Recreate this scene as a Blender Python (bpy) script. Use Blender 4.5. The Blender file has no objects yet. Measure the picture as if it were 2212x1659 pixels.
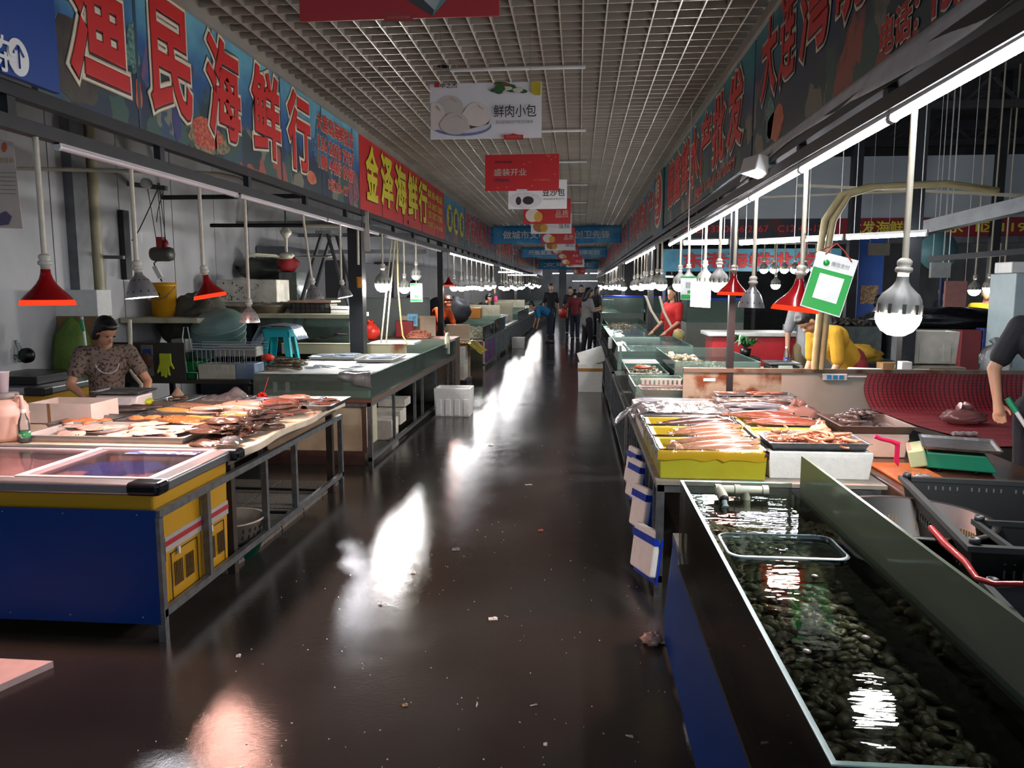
import bpy, math, random
from mathutils import Vector, Matrix, Euler
S = bpy.context.scene
COL = S.collection
R = math.radians
PI = math.pi
random.seed(7)

# ---------------------------------------------------------------- camera
CAMH = 1.65
FPX = 1650.0
cd = bpy.data.cameras.new('camera')
cam = bpy.data.objects.new('camera', cd)
COL.objects.link(cam)
cd.sensor_width = 36
cd.lens = FPX / 2212 * 36
cd.clip_start = .05
cd.clip_end = 300
PITCH, YAW = R(7.0994), R(4.9497)
cam.location = (0, 0, CAMH)
cam.rotation_euler = (PI / 2 - PITCH, 0, YAW)
S.camera = cam

# ---------------------------------------------------------------- world: dim daylight that reaches in through the open entrance behind
w = bpy.data.worlds.new('world')
S.world = w
w.use_nodes = True
w.node_tree.nodes['Background'].inputs[0].default_value = (.75, .85, 1, 1)
w.node_tree.nodes['Background'].inputs[1].default_value = .7

# ---------------------------------------------------------------- exposure and sampling quality
S.view_settings.view_transform = 'Standard'
S.view_settings.look = 'None'
S.view_settings.gamma = 1
S.view_settings.exposure = .25
S.view_settings.use_curve_mapping = False
cy = S.cycles
cy.use_denoising = True
cy.max_bounces = 6
cy.diffuse_bounces = 3
cy.glossy_bounces = 3
cy.transmission_bounces = 4
cy.transparent_max_bounces = 16
cy.caustics_reflective = False
cy.caustics_refractive = False
cy.sample_clamp_indirect = 2.0
cy.use_light_tree = True
LED_POWER, TUBE_POWER, HEAT_POWER = 330.0, 70.0, 460.0   # how bright the pendant bulbs, tube lights and red lamps glow


def at(px, py, X=None, Y=None, Z=None):
    """the point of the place seen at pixel (px, py) on the plane x=X, y=Y or z=Z"""
    a = (px - 1106.) / FPX
    b = (829.5 - py) / FPX
    fw = math.cos(PITCH) + b * math.sin(PITCH)
    up = b * math.cos(PITCH) - math.sin(PITCH)
    x = a * math.cos(YAW) - fw * math.sin(YAW)
    y = a * math.sin(YAW) + fw * math.cos(YAW)
    t = X / x if X is not None else Y / y if Y is not None else (Z - CAMH) / up
    return Vector((x * t, y * t, CAMH + up * t))


# ---------------------------------------------------------------- materials
def lin(c):
    if isinstance(c, str):
        c = [int(c[i:i + 2], 16) / 255 for i in (0, 2, 4)]
        c = [x / 12.92 if x <= .04045 else ((x + .055) / 1.055) ** 2.4 for x in c]
    return (c[0], c[1], c[2], 1)


MATS = {}


def nodes_of(name):
    m = bpy.data.materials.new(name)
    m.use_nodes = True
    nt = m.node_tree
    nt.nodes.clear()
    return m, nt, nt.nodes.new('ShaderNodeOutputMaterial')


def M(name, col, r=.5, metal=0, var=.15, sc=12, bump=0, bsc=None, col2=None, thr=None, emit=0, spec=.5, coat=0, sss=0, stretch=None):
    """procedural principled material: base colour broken up by noise towards col2 (or darker), optional bump"""
    if name in MATS:
        return MATS[name]
    m, nt, out = nodes_of(name)
    N, Lk = nt.nodes.new, nt.links.new
    p = N('ShaderNodeBsdfPrincipled')
    Lk(p.outputs[0], out.inputs[0])
    c = lin(col)
    p.inputs['Roughness'].default_value = r
    p.inputs['Metallic'].default_value = metal
    p.inputs['Specular IOR Level'].default_value = spec
    if coat:
        p.inputs['Coat Weight'].default_value = coat
        p.inputs['Coat Roughness'].default_value = .08
    if sss:
        p.inputs['Subsurface Weight'].default_value = sss
        p.inputs['Subsurface Radius'].default_value = (.02, .01, .005)
    tc = N('ShaderNodeTexCoord')
    src = tc.outputs['Object']
    if stretch:
        mp = N('ShaderNodeMapping')
        mp.inputs['Scale'].default_value = stretch
        Lk(src, mp.inputs[0])
        src = mp.outputs[0]
    nz = N('ShaderNodeTexNoise')
    nz.inputs['Scale'].default_value = sc
    nz.inputs['Detail'].default_value = 5
    Lk(src, nz.inputs['Vector'])
    if var or col2:
        rp = N('ShaderNodeValToRGB')
        lo, hi = thr or (.35, .7)
        rp.color_ramp.elements[0].position = lo
        rp.color_ramp.elements[1].position = hi
        d = lin(col2) if col2 else tuple(x * (1 - var) for x in c[:3]) + (1,)
        rp.color_ramp.elements[0].color = c
        rp.color_ramp.elements[1].color = d
        Lk(nz.outputs['Fac'], rp.inputs[0])
        Lk(rp.outputs[0], p.inputs['Base Color'])
    else:
        p.inputs['Base Color'].default_value = c
    if bump:
        b = N('ShaderNodeBump')
        b.inputs['Strength'].default_value = min(1, bump)
        b.inputs['Distance'].default_value = .02
        if bsc:
            n2 = N('ShaderNodeTexNoise')
            n2.inputs['Scale'].default_value = bsc
            n2.inputs['Detail'].default_value = 4
            Lk(src, n2.inputs['Vector'])
            Lk(n2.outputs['Fac'], b.inputs['Height'])
        else:
            Lk(nz.outputs['Fac'], b.inputs['Height'])
        Lk(b.outputs[0], p.inputs['Normal'])
    if emit:
        p.inputs['Emission Color'].default_value = c
        p.inputs['Emission Strength'].default_value = emit
    MATS[name] = m
    return m


def glow(name, col, strength):
    if name in MATS:
        return MATS[name]
    m, nt, out = nodes_of(name)
    e = nt.nodes.new('ShaderNodeEmission')
    e.inputs[0].default_value = lin(col)
    e.inputs[1].default_value = strength
    nt.links.new(e.outputs[0], out.inputs[0])
    MATS[name] = m
    return m


def glassy(name, tint, refl=1.0, rough=.03, haze=0.0, hazecol=(.8, .8, .8), ior=1.5, bump=0, bsc=30, stretch=None, bdist=.01):
    """thin clear sheet (glass, film, water skin): see-through with a Fresnel reflection and optional milky haze"""
    if name in MATS:
        return MATS[name]
    m, nt, out = nodes_of(name)
    N, Lk = nt.nodes.new, nt.links.new
    tr = N('ShaderNodeBsdfTransparent')
    tr.inputs[0].default_value = lin(tint)
    gl = N('ShaderNodeBsdfGlossy')
    gl.inputs['Roughness'].default_value = rough
    fr = N('ShaderNodeFresnel')
    fr.inputs[0].default_value = ior
    mx = N('ShaderNodeMixShader')
    sc_ = N('ShaderNodeMath')
    sc_.operation = 'MULTIPLY'
    sc_.inputs[1].default_value = refl
    Lk(fr.outputs[0], sc_.inputs[0])
    Lk(sc_.outputs[0], mx.inputs[0])
    base = tr.outputs[0]
    if haze:
        df = N('ShaderNodeBsdfDiffuse')
        df.inputs[0].default_value = lin(hazecol)
        tl = N('ShaderNodeBsdfTranslucent')
        tl.inputs[0].default_value = lin(hazecol)
        ad = N('ShaderNodeMixShader')
        ad.inputs[0].default_value = .4
        Lk(df.outputs[0], ad.inputs[1])
        Lk(tl.outputs[0], ad.inputs[2])
        mh = N('ShaderNodeMixShader')
        mh.inputs[0].default_value = haze
        Lk(base, mh.inputs[1])
        Lk(ad.outputs[0], mh.inputs[2])
        base = mh.outputs[0]
    Lk(base, mx.inputs[1])
    Lk(gl.outputs[0], mx.inputs[2])
    Lk(mx.outputs[0], out.inputs[0])
    if bump:
        tc = N('ShaderNodeTexCoord')
        mp = N('ShaderNodeMapping')
        mp.inputs['Scale'].default_value = stretch or (1, 1, 1)
        Lk(tc.outputs['Object'], mp.inputs[0])
        nz = N('ShaderNodeTexNoise')
        nz.inputs['Scale'].default_value = bsc
        nz.inputs['Detail'].default_value = 3
        Lk(mp.outputs[0], nz.inputs['Vector'])
        b = N('ShaderNodeBump')
        b.inputs['Strength'].default_value = bump
        b.inputs['Distance'].default_value = bdist
        Lk(nz.outputs['Fac'], b.inputs['Height'])
        Lk(b.outputs[0], gl.inputs['Normal'])
        Lk(b.outputs[0], fr.inputs['Normal'])
    MATS[name] = m
    return m


KIDS = {}


# ---------------------------------------------------------------- mesh builder
class MB:
    def __init__(s):
        s.v, s.f, s.mi, s.sm = [], [], [], []

    def add(s, vs, fs, mi=0, smooth=False, T=None):
        o = len(s.v)
        s.v += [tuple(T @ Vector(v)) if T else tuple(v) for v in vs]
        s.f += [tuple(i + o for i in f) for f in fs]
        s.mi += [mi] * len(fs)
        s.sm += [smooth] * len(fs)
        return s

    def box(s, x0, x1, y0, y1, z0, z1, mi=0, T=None):
        return s.add([(x, y, z) for z in (z0, z1) for y in (y0, y1) for x in (x0, x1)],
                     [(0, 2, 3, 1), (4, 5, 7, 6), (0, 1, 5, 4), (2, 6, 7, 3), (0, 4, 6, 2), (1, 3, 7, 5)], mi, False, T)

    def bx(s, c, d, rot=(0, 0, 0), mi=0):
        T = Matrix.Translation(c) @ Euler(rot).to_matrix().to_4x4()
        return s.box(-d[0] / 2, d[0] / 2, -d[1] / 2, d[1] / 2, -d[2] / 2, d[2] / 2, mi, T)

    def bar(s, a, b, wd, hg=None, mi=0):
        """square bar from a to b"""
        a, b = Vector(a), Vector(b)
        d = b - a
        q = d.to_track_quat('X', 'Z')
        T = Matrix.Translation(a) @ q.to_matrix().to_4x4()
        h = (hg or wd) / 2
        return s.box(0, d.length, -wd / 2, wd / 2, -h, h, mi, T)

    def tube(s, a, b, r0, r1=None, n=10, mi=0, smooth=True):
        return s.path([a, b], r0, n, mi, r1, smooth)

    def path(s, pts, r, n=8, mi=0, r1=None, smooth=True):
        pts = [Vector(p) for p in pts]
        vs, fs = [], []
        up = None
        k = len(pts)
        for i, p in enumerate(pts):
            d = (pts[min(i + 1, k - 1)] - pts[max(i - 1, 0)])
            d = d.normalized() if d.length > 1e-9 else Vector((0, 0, 1))
            if up is None:
                up = Vector((0, 0, 1)) if abs(d.z) < .9 else Vector((1, 0, 0))
            sd = d.cross(up).normalized()
            up = sd.cross(d).normalized()
            if isinstance(r, (list, tuple)):
                rr = r[i]
            else:
                rr = r if r1 is None else r + (r1 - r) * i / (k - 1)
            for j in range(n):
                a = 2 * PI * j / n
                vs.append(p + sd * (rr * math.cos(a)) + up * (rr * math.sin(a)))
        for i in range(k - 1):
            for j in range(n):
                a, b = i * n + j, i * n + (j + 1) % n
                fs.append((a, a + n, b + n, b))
        s.add(vs, fs, mi, smooth)
        s.add(vs[:n], [tuple(range(n))], mi)
        s.add(vs[-n:], [tuple(range(n - 1, -1, -1))], mi)
        return s

    def lathe(s, prof, n=16, T=None, mi=0, smooth=True, caps=True):
        vs, fs = [], []
        for r, z in prof:
            for j in range(n):
                a = 2 * PI * j / n
                vs.append((r * math.cos(a), r * math.sin(a), z))
        for i in range(len(prof) - 1):
            for j in range(n):
                a, b = i * n + j, i * n + (j + 1) % n
                fs.append((a, b, b + n, a + n))
        if caps:
            fs.append(tuple(range(n - 1, -1, -1)))
            fs.append(tuple(range((len(prof) - 1) * n, len(prof) * n)))
        return s.add(vs, fs, mi, smooth, T)

    def ell(s, c, rad, rot=(0, 0, 0), nu=12, nv=8, mi=0):
        if not isinstance(rad, (tuple, list, Vector)):
            rad = (rad,) * 3
        T = Matrix.Translation(c) @ Euler(rot).to_matrix().to_4x4() @ Matrix.Diagonal((rad[0], rad[1], rad[2], 1))
        vs = [(0, 0, -1)]
        for i in range(1, nv):
            t = PI * i / nv
            for j in range(nu):
                a = 2 * PI * j / nu
                vs.append((math.sin(t) * math.cos(a), math.sin(t) * math.sin(a), -math.cos(t)))
        vs.append((0, 0, 1))
        fs = [(0, 1 + (j + 1) % nu, 1 + j) for j in range(nu)]
        for i in range(nv - 2):
            for j in range(nu):
                a, b = 1 + i * nu + j, 1 + i * nu + (j + 1) % nu
                fs.append((a, b, b + nu, a + nu))
        e = len(vs) - 1
        o = 1 + (nv - 2) * nu
        fs += [(e, o + j, o + (j + 1) % nu) for j in range(nu)]
        return s.add(vs, fs, mi, True, T)

    def grid(s, fn, nu, nv, mi=0, smooth=True, thick=0):
        vs = [tuple(fn(i / nu, j / nv)) for j in range(nv + 1) for i in range(nu + 1)]
        fs = [(j * (nu + 1) + i, j * (nu + 1) + i + 1, (j + 1) * (nu + 1) + i + 1, (j + 1) * (nu + 1) + i) for j in range(nv) for i in range(nu)]
        return s.add(vs, fs, mi, smooth)

    def prism(s, poly, a, b, axis='z', mi=0, T=None):
        """extrude a 2-D polygon along an axis"""
        def P(u, v, t):
            return {'z': (u, v, t), 'y': (u, t, v), 'x': (t, u, v)}[axis]
        n = len(poly)
        vs = [P(u, v, a) for u, v in poly] + [P(u, v, b) for u, v in poly]
        fs = [tuple(range(n - 1, -1, -1)), tuple(range(n, 2 * n))] + [(i, (i + 1) % n, (i + 1) % n + n, i + n) for i in range(n)]
        return s.add(vs, fs, mi, False, T)

    def tray(s, x0, x1, y0, y1, z0, z1, t=.006, flare=.02, lip=.012, mi=0, T=None):
        """open-topped pan with sloping walls and a rolled lip"""
        f = flare
        rings = [(x0 + f, x1 - f, y0 + f, y1 - f, z0), (x0, x1, y0, y1, z1), (x0 - lip, x1 + lip, y0 - lip, y1 + lip, z1),
                 (x0 - lip, x1 + lip, y0 - lip, y1 + lip, z1 + t), (x0 + t, x1 - t, y0 + t, y1 - t, z1 + t), (x0 + f + t, x1 - f - t, y0 + f + t, y1 - f - t, z0 + t)]
        vs = []
        for a, b, c, d, z in rings:
            vs += [(a, c, z), (b, c, z), (b, d, z), (a, d, z)]
        fs = [(3, 2, 1, 0)]
        for k in range(len(rings) - 1):
            for i in range(4):
                j = (i + 1) % 4
                fs.append((k * 4 + i, k * 4 + j, k * 4 + 4 + j, k * 4 + 4 + i))
        k = (len(rings) - 1) * 4
        fs.append((k, k + 1, k + 2, k + 3))
        return s.add(vs, fs, mi, False, T)

    def build(s, name, mat, parent=None, local=False, bevel=0, seg=2, sub=0, solid=0, loc=None, remesh=0, smooth_it=0):
        me = bpy.data.meshes.new(name)
        vs = s.v
        off = Vector((0, 0, 0))
        if not local:
            if parent is not None:
                p = parent
                while p is not None:
                    off += p.location
                    p = p.parent
            elif loc is not None:
                off = Vector(loc)
            else:
                xs, ys, zs = zip(*vs)
                off = Vector(((min(xs) + max(xs)) / 2, (min(ys) + max(ys)) / 2, min(zs)))
            vs = [(v[0] - off.x, v[1] - off.y, v[2] - off.z) for v in vs]
        me.from_pydata(vs, [], s.f)
        for m in (mat if isinstance(mat, (list, tuple)) else [mat]):
            me.materials.append(m)
        for p, i, q in zip(me.polygons, s.mi, s.sm):
            p.material_index = i
            p.use_smooth = q
        me.update()
        o = bpy.data.objects.new(name, me)
        COL.objects.link(o)
        if parent is not None:
            o.parent = parent
            KIDS.setdefault(parent.name, []).append(o)
        elif not local:
            o.location = off
        if remesh:
            md = o.modifiers.new('remesh', 'REMESH')
            md.mode = 'VOXEL'
            md.voxel_size = remesh
            md.use_smooth_shade = True
        if smooth_it:
            md = o.modifiers.new('smooth', 'SMOOTH')
            md.factor = .5
            md.iterations = smooth_it
        if sub:
            md = o.modifiers.new('sub', 'SUBSURF')
            md.levels = md.render_levels = sub
        if solid:
            md = o.modifiers.new('solid', 'SOLIDIFY')
            md.thickness = solid
        if bevel:
            md = o.modifiers.new('bevel', 'BEVEL')
            md.width = bevel
            md.segments = seg
            md.limit_method = 'ANGLE'
        return o


def bake(o):
    """turn an object's modifiers into plain mesh"""
    dg = bpy.context.evaluated_depsgraph_get()
    me = bpy.data.meshes.new_from_object(o.evaluated_get(dg))
    o.modifiers.clear()
    o.data = me
    return o


def tag(o, label, cat, group=None, kind=None):
    o['label'] = label
    o['category'] = cat
    if group:
        o['group'] = group
    if kind:
        o['kind'] = kind
    return o


def thing(name, label, cat, loc=(0, 0, 0), rz=0, group=None, rot=None):
    o = bpy.data.objects.new(name, None)
    o.empty_display_size = .05
    COL.objects.link(o)
    o.location = loc
    o.rotation_euler = rot or (0, 0, rz)
    return tag(o, label, cat, group)


def struct(o):
    o['kind'] = 'structure'
    return o


def plab(o, label):
    o['label'] = label
    return o


def dup(src, loc=None, rot=None, label=None, group=None, scale=None, parent=None):
    c = src.copy()
    COL.objects.link(c)
    if parent is not None:
        c.parent = parent
        KIDS.setdefault(parent.name, []).append(c)
    if loc is not None:
        c.location = loc
    if rot is not None:
        c.rotation_euler = rot
    if scale is not None:
        c.scale = scale if isinstance(scale, (tuple, list)) else (scale,) * 3
    if label:
        c['label'] = label
    if group:
        c['group'] = group
    for ch in list(KIDS.get(src.name, ())):
        dup(ch, parent=c)
    return c


def text(name, body, size, mat, parent, origin, right, upv=(0, 0, 1), bold=0, w=None, h=None, align='LEFT', line=1.0, sx=1.0, spacing=1.0, lift=0.0, local=False):
    """flat printed lettering; origin is its lower-left (or centre) corner, right/up the writing directions; w,h stretch it to a size"""
    d = bpy.data.curves.new(name, 'FONT')
    d.body = body
    d.size = 1
    d.align_x = 'LEFT'
    d.space_line = line
    d.space_character = spacing
    d.resolution_u = 3
    d.bevel_depth = 0
    o = bpy.data.objects.new(name, d)
    COL.objects.link(o)
    dg = bpy.context.evaluated_depsgraph_get()
    dg.update()
    # measure the thin glyphs so thick and thin copies line up
    me0 = o.evaluated_get(dg).to_mesh()
    xs = [v.co.x for v in me0.vertices]
    ys = [v.co.y for v in me0.vertices]
    x0, x1, y0, y1 = min(xs), max(xs), min(ys), max(ys)
    o.evaluated_get(dg).to_mesh_clear()
    if bold:
        d.bevel_depth = bold
        d.bevel_resolution = 1
        dg.update()
    me = bpy.data.meshes.new_from_object(o.evaluated_get(dg))
    bpy.data.objects.remove(o)
    kx = w / (x1 - x0) if w else size * sx
    ky = h / (y1 - y0) if h else size
    if w and not h:
        ky = kx / sx
    if h and not w:
        kx = ky * sx
    ox, oy = x0, y0
    if align == 'CENTER':
        ox, oy = (x0 + x1) / 2, (y0 + y1) / 2
    r = Vector(right).normalized()
    u = Vector(upv).normalized()
    nrm = r.cross(u)
    og = Vector(origin)
    if not local:
        p = parent
        while p is not None:
            og = og - p.location
            p = p.parent
    for v in me.vertices:
        c = v.co.copy()
        v.co = og + r * ((c.x - ox) * kx) + u * ((c.y - oy) * ky) + nrm * (lift + max(-.5, min(.5, c.z / (bold or 1))) * .001)
    me.materials.clear()
    me.materials.append(mat)
    me.update()
    ob = bpy.data.objects.new(name, me)
    COL.objects.link(ob)
    ob.parent = parent
    if parent is not None:
        KIDS.setdefault(parent.name, []).append(ob)
    return ob
# ================================================================ THE HALL
XL, XR = -2.45, 1.2          # planes of the two rows of shop signs
CEIL = 3.42
FARY = 58.0


def mat_floor():
    m, nt, out = nodes_of('wet_concrete')
    N, Lk = nt.nodes.new, nt.links.new
    p = N('ShaderNodeBsdfPrincipled')
    Lk(p.outputs[0], out.inputs[0])
    tc = N('ShaderNodeTexCoord')
    big = N('ShaderNodeTexNoise')
    big.inputs['Scale'].default_value = .7
    big.inputs['Detail'].default_value = 6
    Lk(tc.outputs['Object'], big.inputs['Vector'])
    r1 = N('ShaderNodeValToRGB')
    r1.color_ramp.elements[0].position, r1.color_ramp.elements[1].position = .35, .7
    r1.color_ramp.elements[0].color = (.02, .0175, .015, 1)
    r1.color_ramp.elements[1].color = (.036, .034, .031, 1)
    Lk(big.outputs['Fac'], r1.inputs[0])
    Lk(r1.outputs[0], p.inputs['Base Color'])
    r2 = N('ShaderNodeValToRGB')          # puddles are mirror-smooth, the rest a rough wet film
    r2.color_ramp.elements[0].position, r2.color_ramp.elements[1].position = .42, .62
    r2.color_ramp.elements[0].color = (.03, .03, .03, 1)
    r2.color_ramp.elements[1].color = (.15, .15, .15, 1)
    Lk(big.outputs['Fac'], r2.inputs[0])
    Lk(r2.outputs[0], p.inputs['Roughness'])
    n1 = N('ShaderNodeTexNoise')
    n1.inputs['Scale'].default_value = 55
    n1.inputs['Detail'].default_value = 6
    n1.inputs['Roughness'].default_value = .7
    Lk(tc.outputs['Object'], n1.inputs['Vector'])
    n2 = N('ShaderNodeTexNoise')
    n2.inputs['Scale'].default_value = 3
    Lk(tc.outputs['Object'], n2.inputs['Vector'])
    b1 = N('ShaderNodeBump')
    b1.inputs['Strength'].default_value = .12
    b1.inputs['Distance'].default_value = .006
    Lk(n1.outputs['Fac'], b1.inputs['Height'])
    b2 = N('ShaderNodeBump')
    b2.inputs['Strength'].default_value = .12
    b2.inputs['Distance'].default_value = .02
    Lk(n2.outputs['Fac'], b2.inputs['Height'])
    Lk(b1.outputs[0], b2.inputs['Normal'])
    Lk(b2.outputs[0], p.inputs['Normal'])
    p.inputs['IOR'].default_value = 1.4
    p.inputs['Specular IOR Level'].default_value = .55
    return m


FLOOR = mat_floor()
GRID = M('white_aluminium_grid', 'b9b2a6', r=.38, metal=.35, var=.2, sc=3)
PANEL = M('grey_white_panel', 'bfc0c2', r=.55, var=.25, sc=1.5, bump=.05)
DARKROOF = M('dark_roof_sheet', '4a4a4c', r=.7, var=.4, sc=2)
CONC = M('grey_hall_wall', 'a6a9ab', r=.8, var=.3, sc=1)
BLACKST = M('dark_painted_steel', '26282b', r=.45, metal=.3, var=.3, sc=8)
GREYST = M('grey_painted_steel', '6d7072', r=.5, metal=.3, var=.3, sc=8)
STEEL = M('worn_stainless_steel', '9aa0a2', r=.3, metal=.9, var=.35, sc=25, bump=.08, bsc=60)
ZINC = M('dull_zinc_steel', '7e8283', r=.42, metal=.8, var=.4, sc=20)
PVC = M('cream_plastic_pipe', 'cfc6b0', r=.4, var=.15, sc=9)
WHITEPL = M('white_plastic', 'd9d9d6', r=.35, var=.08)
BLACKPL = M('black_plastic', '0d0e10', r=.35, var=.3)
CABLE = M('black_cable_rubber', '141416', r=.5, var=.2)
WOODW = M('worn_white_board', 'd9cdb4', r=.55, var=.3, sc=7, bump=.1)
FOAM = M('white_foam', 'e3e3de', r=.75, var=.1, sc=30, bump=.15, bsc=120)
FOAMD = M('dirty_white_foam', 'd6d2c4', r=.8, var=.35, sc=6, bump=.15, bsc=100)
CARD = M('brown_cardboard', '8d6b48', r=.8, var=.2, sc=8)
RUSTED = M('rusty_zinc_sheet', '9b9a88', r=.6, metal=.25, sc=4.2, col2='6b3a17', thr=(.47, .58), bump=.2, bsc=30)
CREAMBD = M('grimy_cream_board', 'b9b39c', r=.6, sc=5, col2='8b8468', thr=(.45, .8))
GLASS = glassy('aquarium_glass', 'eaf4f0', refl=1.0, haze=.2, hazecol=(.42, .55, .49))
GLASS2 = glassy('clam_tank_glass', 'dfe9e2', refl=1.0, haze=.05, hazecol=(.3, .33, .28))
GLASSE = M('green_glass_edge', '6f9c90', r=.15, var=.2, sc=10)
WATER = glassy('tank_water', 'cdd4c6', refl=1.1, ior=1.33, rough=.02, bump=.15, bsc=7, stretch=(1, 3, 1))
WATERB = glassy('bright_tank_water', 'bfdfe6', refl=1.2, ior=1.33, rough=.03, haze=.35, hazecol=(.75, .9, .95), bump=.3, bsc=8)
FILM = glassy('clear_plastic_film', 'f4f4f4', refl=1.3, rough=.12, haze=.28, hazecol=(.85, .86, .88), bump=.8, bsc=25)
BLUEPL = M('royal_blue_plastic', '1236a8', r=.4, var=.2)

b = MB()
b.box(-6, 16, -6, FARY + 1, -.12, 0)
struct(b.build('floor', FLOOR))
b = MB()                                             # sandwich panel wall with open seams
y = -4.0
while y < FARY:
    b.box(-5.1, -5.0, y + .006, y + 1.09, 0, 4.9)
    y += 1.1
b.box(-5.16, -5.05, -4, FARY, 0, 4.9)
struct(b.build('wall_left', PANEL))
b = MB()
b.box(15, 15.1, -4, FARY, 0, 4.9)
struct(b.build('wall_right', CONC))
b = MB()
b.box(-5.16, 15.1, FARY, FARY + .1, 0, 4.9)
struct(b.build('wall_far', CONC))
b = MB()
for i in range(21):                                  # corrugated roof sheets on purlins
    x = -5.2 + i * 1
    b.box(x, x + .98, -4, FARY, 4.9, 4.95)
for y in range(-2, 58, 3):
    b.box(-5.1, 15, y, y + .1, 4.72, 4.9)
struct(b.build('roof_slab', DARKROOF))

b = MB()                                             # open egg-crate ceiling between the two rows of signs
GX = .1525
nx = int((XR - XL) / GX)
for i in range(nx + 1):
    x = XL + .02 + i * GX
    b.box(x - .005, x + .005, .5, 56, CEIL, CEIL + .07)
k = 0
yy = .5
while yy < 56:
    b.box(XL + .02, XR - .02, yy - .004, yy + .004, CEIL + .004, CEIL + .066)
    yy += GX if yy < 26 else GX * 2
b.box(XL - .02, XL + .03, .5, 56, CEIL - .06, CEIL + .01)
b.box(XR - .03, XR + .02, .5, 56, CEIL - .06, CEIL + .01)
struct(b.build('ceiling', GRID))
b = MB()
b.box(XL - .3, XR + .3, .4, 56, CEIL + .42, CEIL + .45)
struct(b.build('ceiling_void_sheet', M('pale_void_sheet', '8e8a82', r=.8, var=.3, sc=2)))

# hanger rods under the grid, each above one of the advertising boards
for i, (px0, px1, py) in enumerate([(965, 1265, 144), (1130, 1266, 281), (1208, 1268, 349), (1225, 1269, 399), (1200, 1267, 437), (1215, 1266, 462)]):
    q = at(px1, py, Z=CEIL - .02)
    p = Vector((-1.05, q.y, q.z))
    b = MB()
    b.tube(p, q, .016, n=8)
    b.tube((q.x - .05, q.y, q.z), (q.x - .05, q.y, CEIL + .02), .004, n=5)
    b.tube((p.x + .05, q.y, q.z), (p.x + .05, q.y, CEIL + .02), .004, n=5)
    o = b.build('hanger_rod', WHITEPL)
    tag(o, 'white rod slung under the grid ceiling, %s from the entrance' % ['first', 'second', 'third', 'fourth', 'fifth', 'sixth'][i], 'rod', 'rods under the ceiling')
b = MB()
b.path([at(968, 146, Z=CEIL - .02), at(950, 143, Z=CEIL), at(943, 137, Z=CEIL + .05)], .017, 8)
tag(b.build('cable_end', CABLE), 'black cable end curling up into the ceiling at a white rod', 'cable')


# ladder trusses that carry the signs, and their steel posts
def truss(x, y0, y1, zt, zb, name_label, step=1.0):
    t = thing('sign_truss', name_label, 'truss', (x, y0, zb))
    b = MB()
    b.box(x - .03, x + .03, y0, y1, zt - .03, zt + .03)
    b.build('top_chord', BLACKST, t)
    b = MB()
    b.box(x - .03, x + .03, y0, y1, zb - .03, zb + .03)
    b.build('bottom_chord', BLACKST, t)
    y = y0 + .4
    while y < y1:
        b = MB()
        b.box(x - .02, x + .02, y - .025, y + .025, zb + .03, zt - .03)
        b.build('strut', BLACKST, t)
        y += step
    return t


seg = [(1.6, 8.5), (8.5, 14), (14, 22.6), (22.6, 31), (31, 40), (40, 52)]
ORD = ['first', 'second', 'third', 'fourth', 'fifth', 'sixth', 'seventh', 'eighth', 'ninth', 'tenth', 'eleventh', 'twelfth']
for i, (a, c) in enumerate(seg):
    truss(XL, a, c - .02, 2.5, 2.36, 'dark steel ladder truss below the left row of signs, %s stretch from the entrance' % ORD[i], 1.2 if i < 2 else .9)
    truss(XR, a, c - .02, 2.45, 2.36, 'dark steel ladder truss below the right row of signs, %s stretch from the entrance' % ORD[i], 1.2 if i < 2 else .9)


def post(x, y, z1, label, wd=.06, m=None, z0=0, group=None):
    b = MB()
    b.box(x - wd / 2, x + wd / 2, y - wd / 2, y + wd / 2, z0, z1)
    o = b.build('steel_post', m or BLACKST)
    return tag(o, label, 'post', group)


post(-2.56, 8.75, 2.36, 'thick dark steel post left of the aisle, beside the hanging paper sheets', .16)
post(1.29, 6.62, 2.36, 'slim dark post rising from the rusty partition on the right', .055, z0=0)
post(2.86, 6.95, 4.9, 'thick black post behind the large near bulb', .11)
for i, y in enumerate([14.1, 22.7, 31.1, 40.1]):
    post(XL - .1, y, 3.42, 'dark post under the left signs, %s row back' % ORD[i], .1)
    post(XR + .1, y, 3.42, 'dark post under the right signs, %s row back' % ORD[i], .1)
b = MB()
b.box(-1.35, -.85, 53, 53.5, 0, 3.4)
struct(b.build('column_far', CONC))
# ================================================================ LAMPS
LEDGLOW = glow('led_diffuser_glow', (1, .97, .93), LED_POWER)
FARGLOW = glow('far_led_glow', (1, .97, .95), LED_POWER * .12)
FARTUBE = glow('far_tube_glow', (.93, .93, 1), TUBE_POWER * .35)
SPOTGLOW = glow('spot_led_glow', (.98, .97, 1), LED_POWER * .75)
HEATGLOW = glow('heat_bulb_glow', (1, .52, .42), HEAT_POWER)
RIMGLOW = glow('red_rim_glow', (1, .05, .015), 1.1)
DIMGLOW = M('unlit_diffuser', 'd8d8d8', r=.3, var=.05)
TUBEGLOW = glow('tube_glow', (.93, .93, 1), TUBE_POWER)
TUBEOFF = M('unlit_tube', 'd6c9cd', r=.25, var=.05)
LAMPGREY = M('lamp_body_grey', 'a8a8a1', r=.5, metal=.1, var=.15, stretch=(1, 1, .1), sc=60)
SOCKET = M('lamp_socket', 'd3cdbf', r=.35, var=.1)
REDSH = M('red_lamp_shade', '9d1014', r=.18, var=.2, sc=5, coat=.5)
CHROME = M('chrome_reflector', 'bdbdbd', r=.28, metal=.7, var=.3, sc=6)


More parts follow.
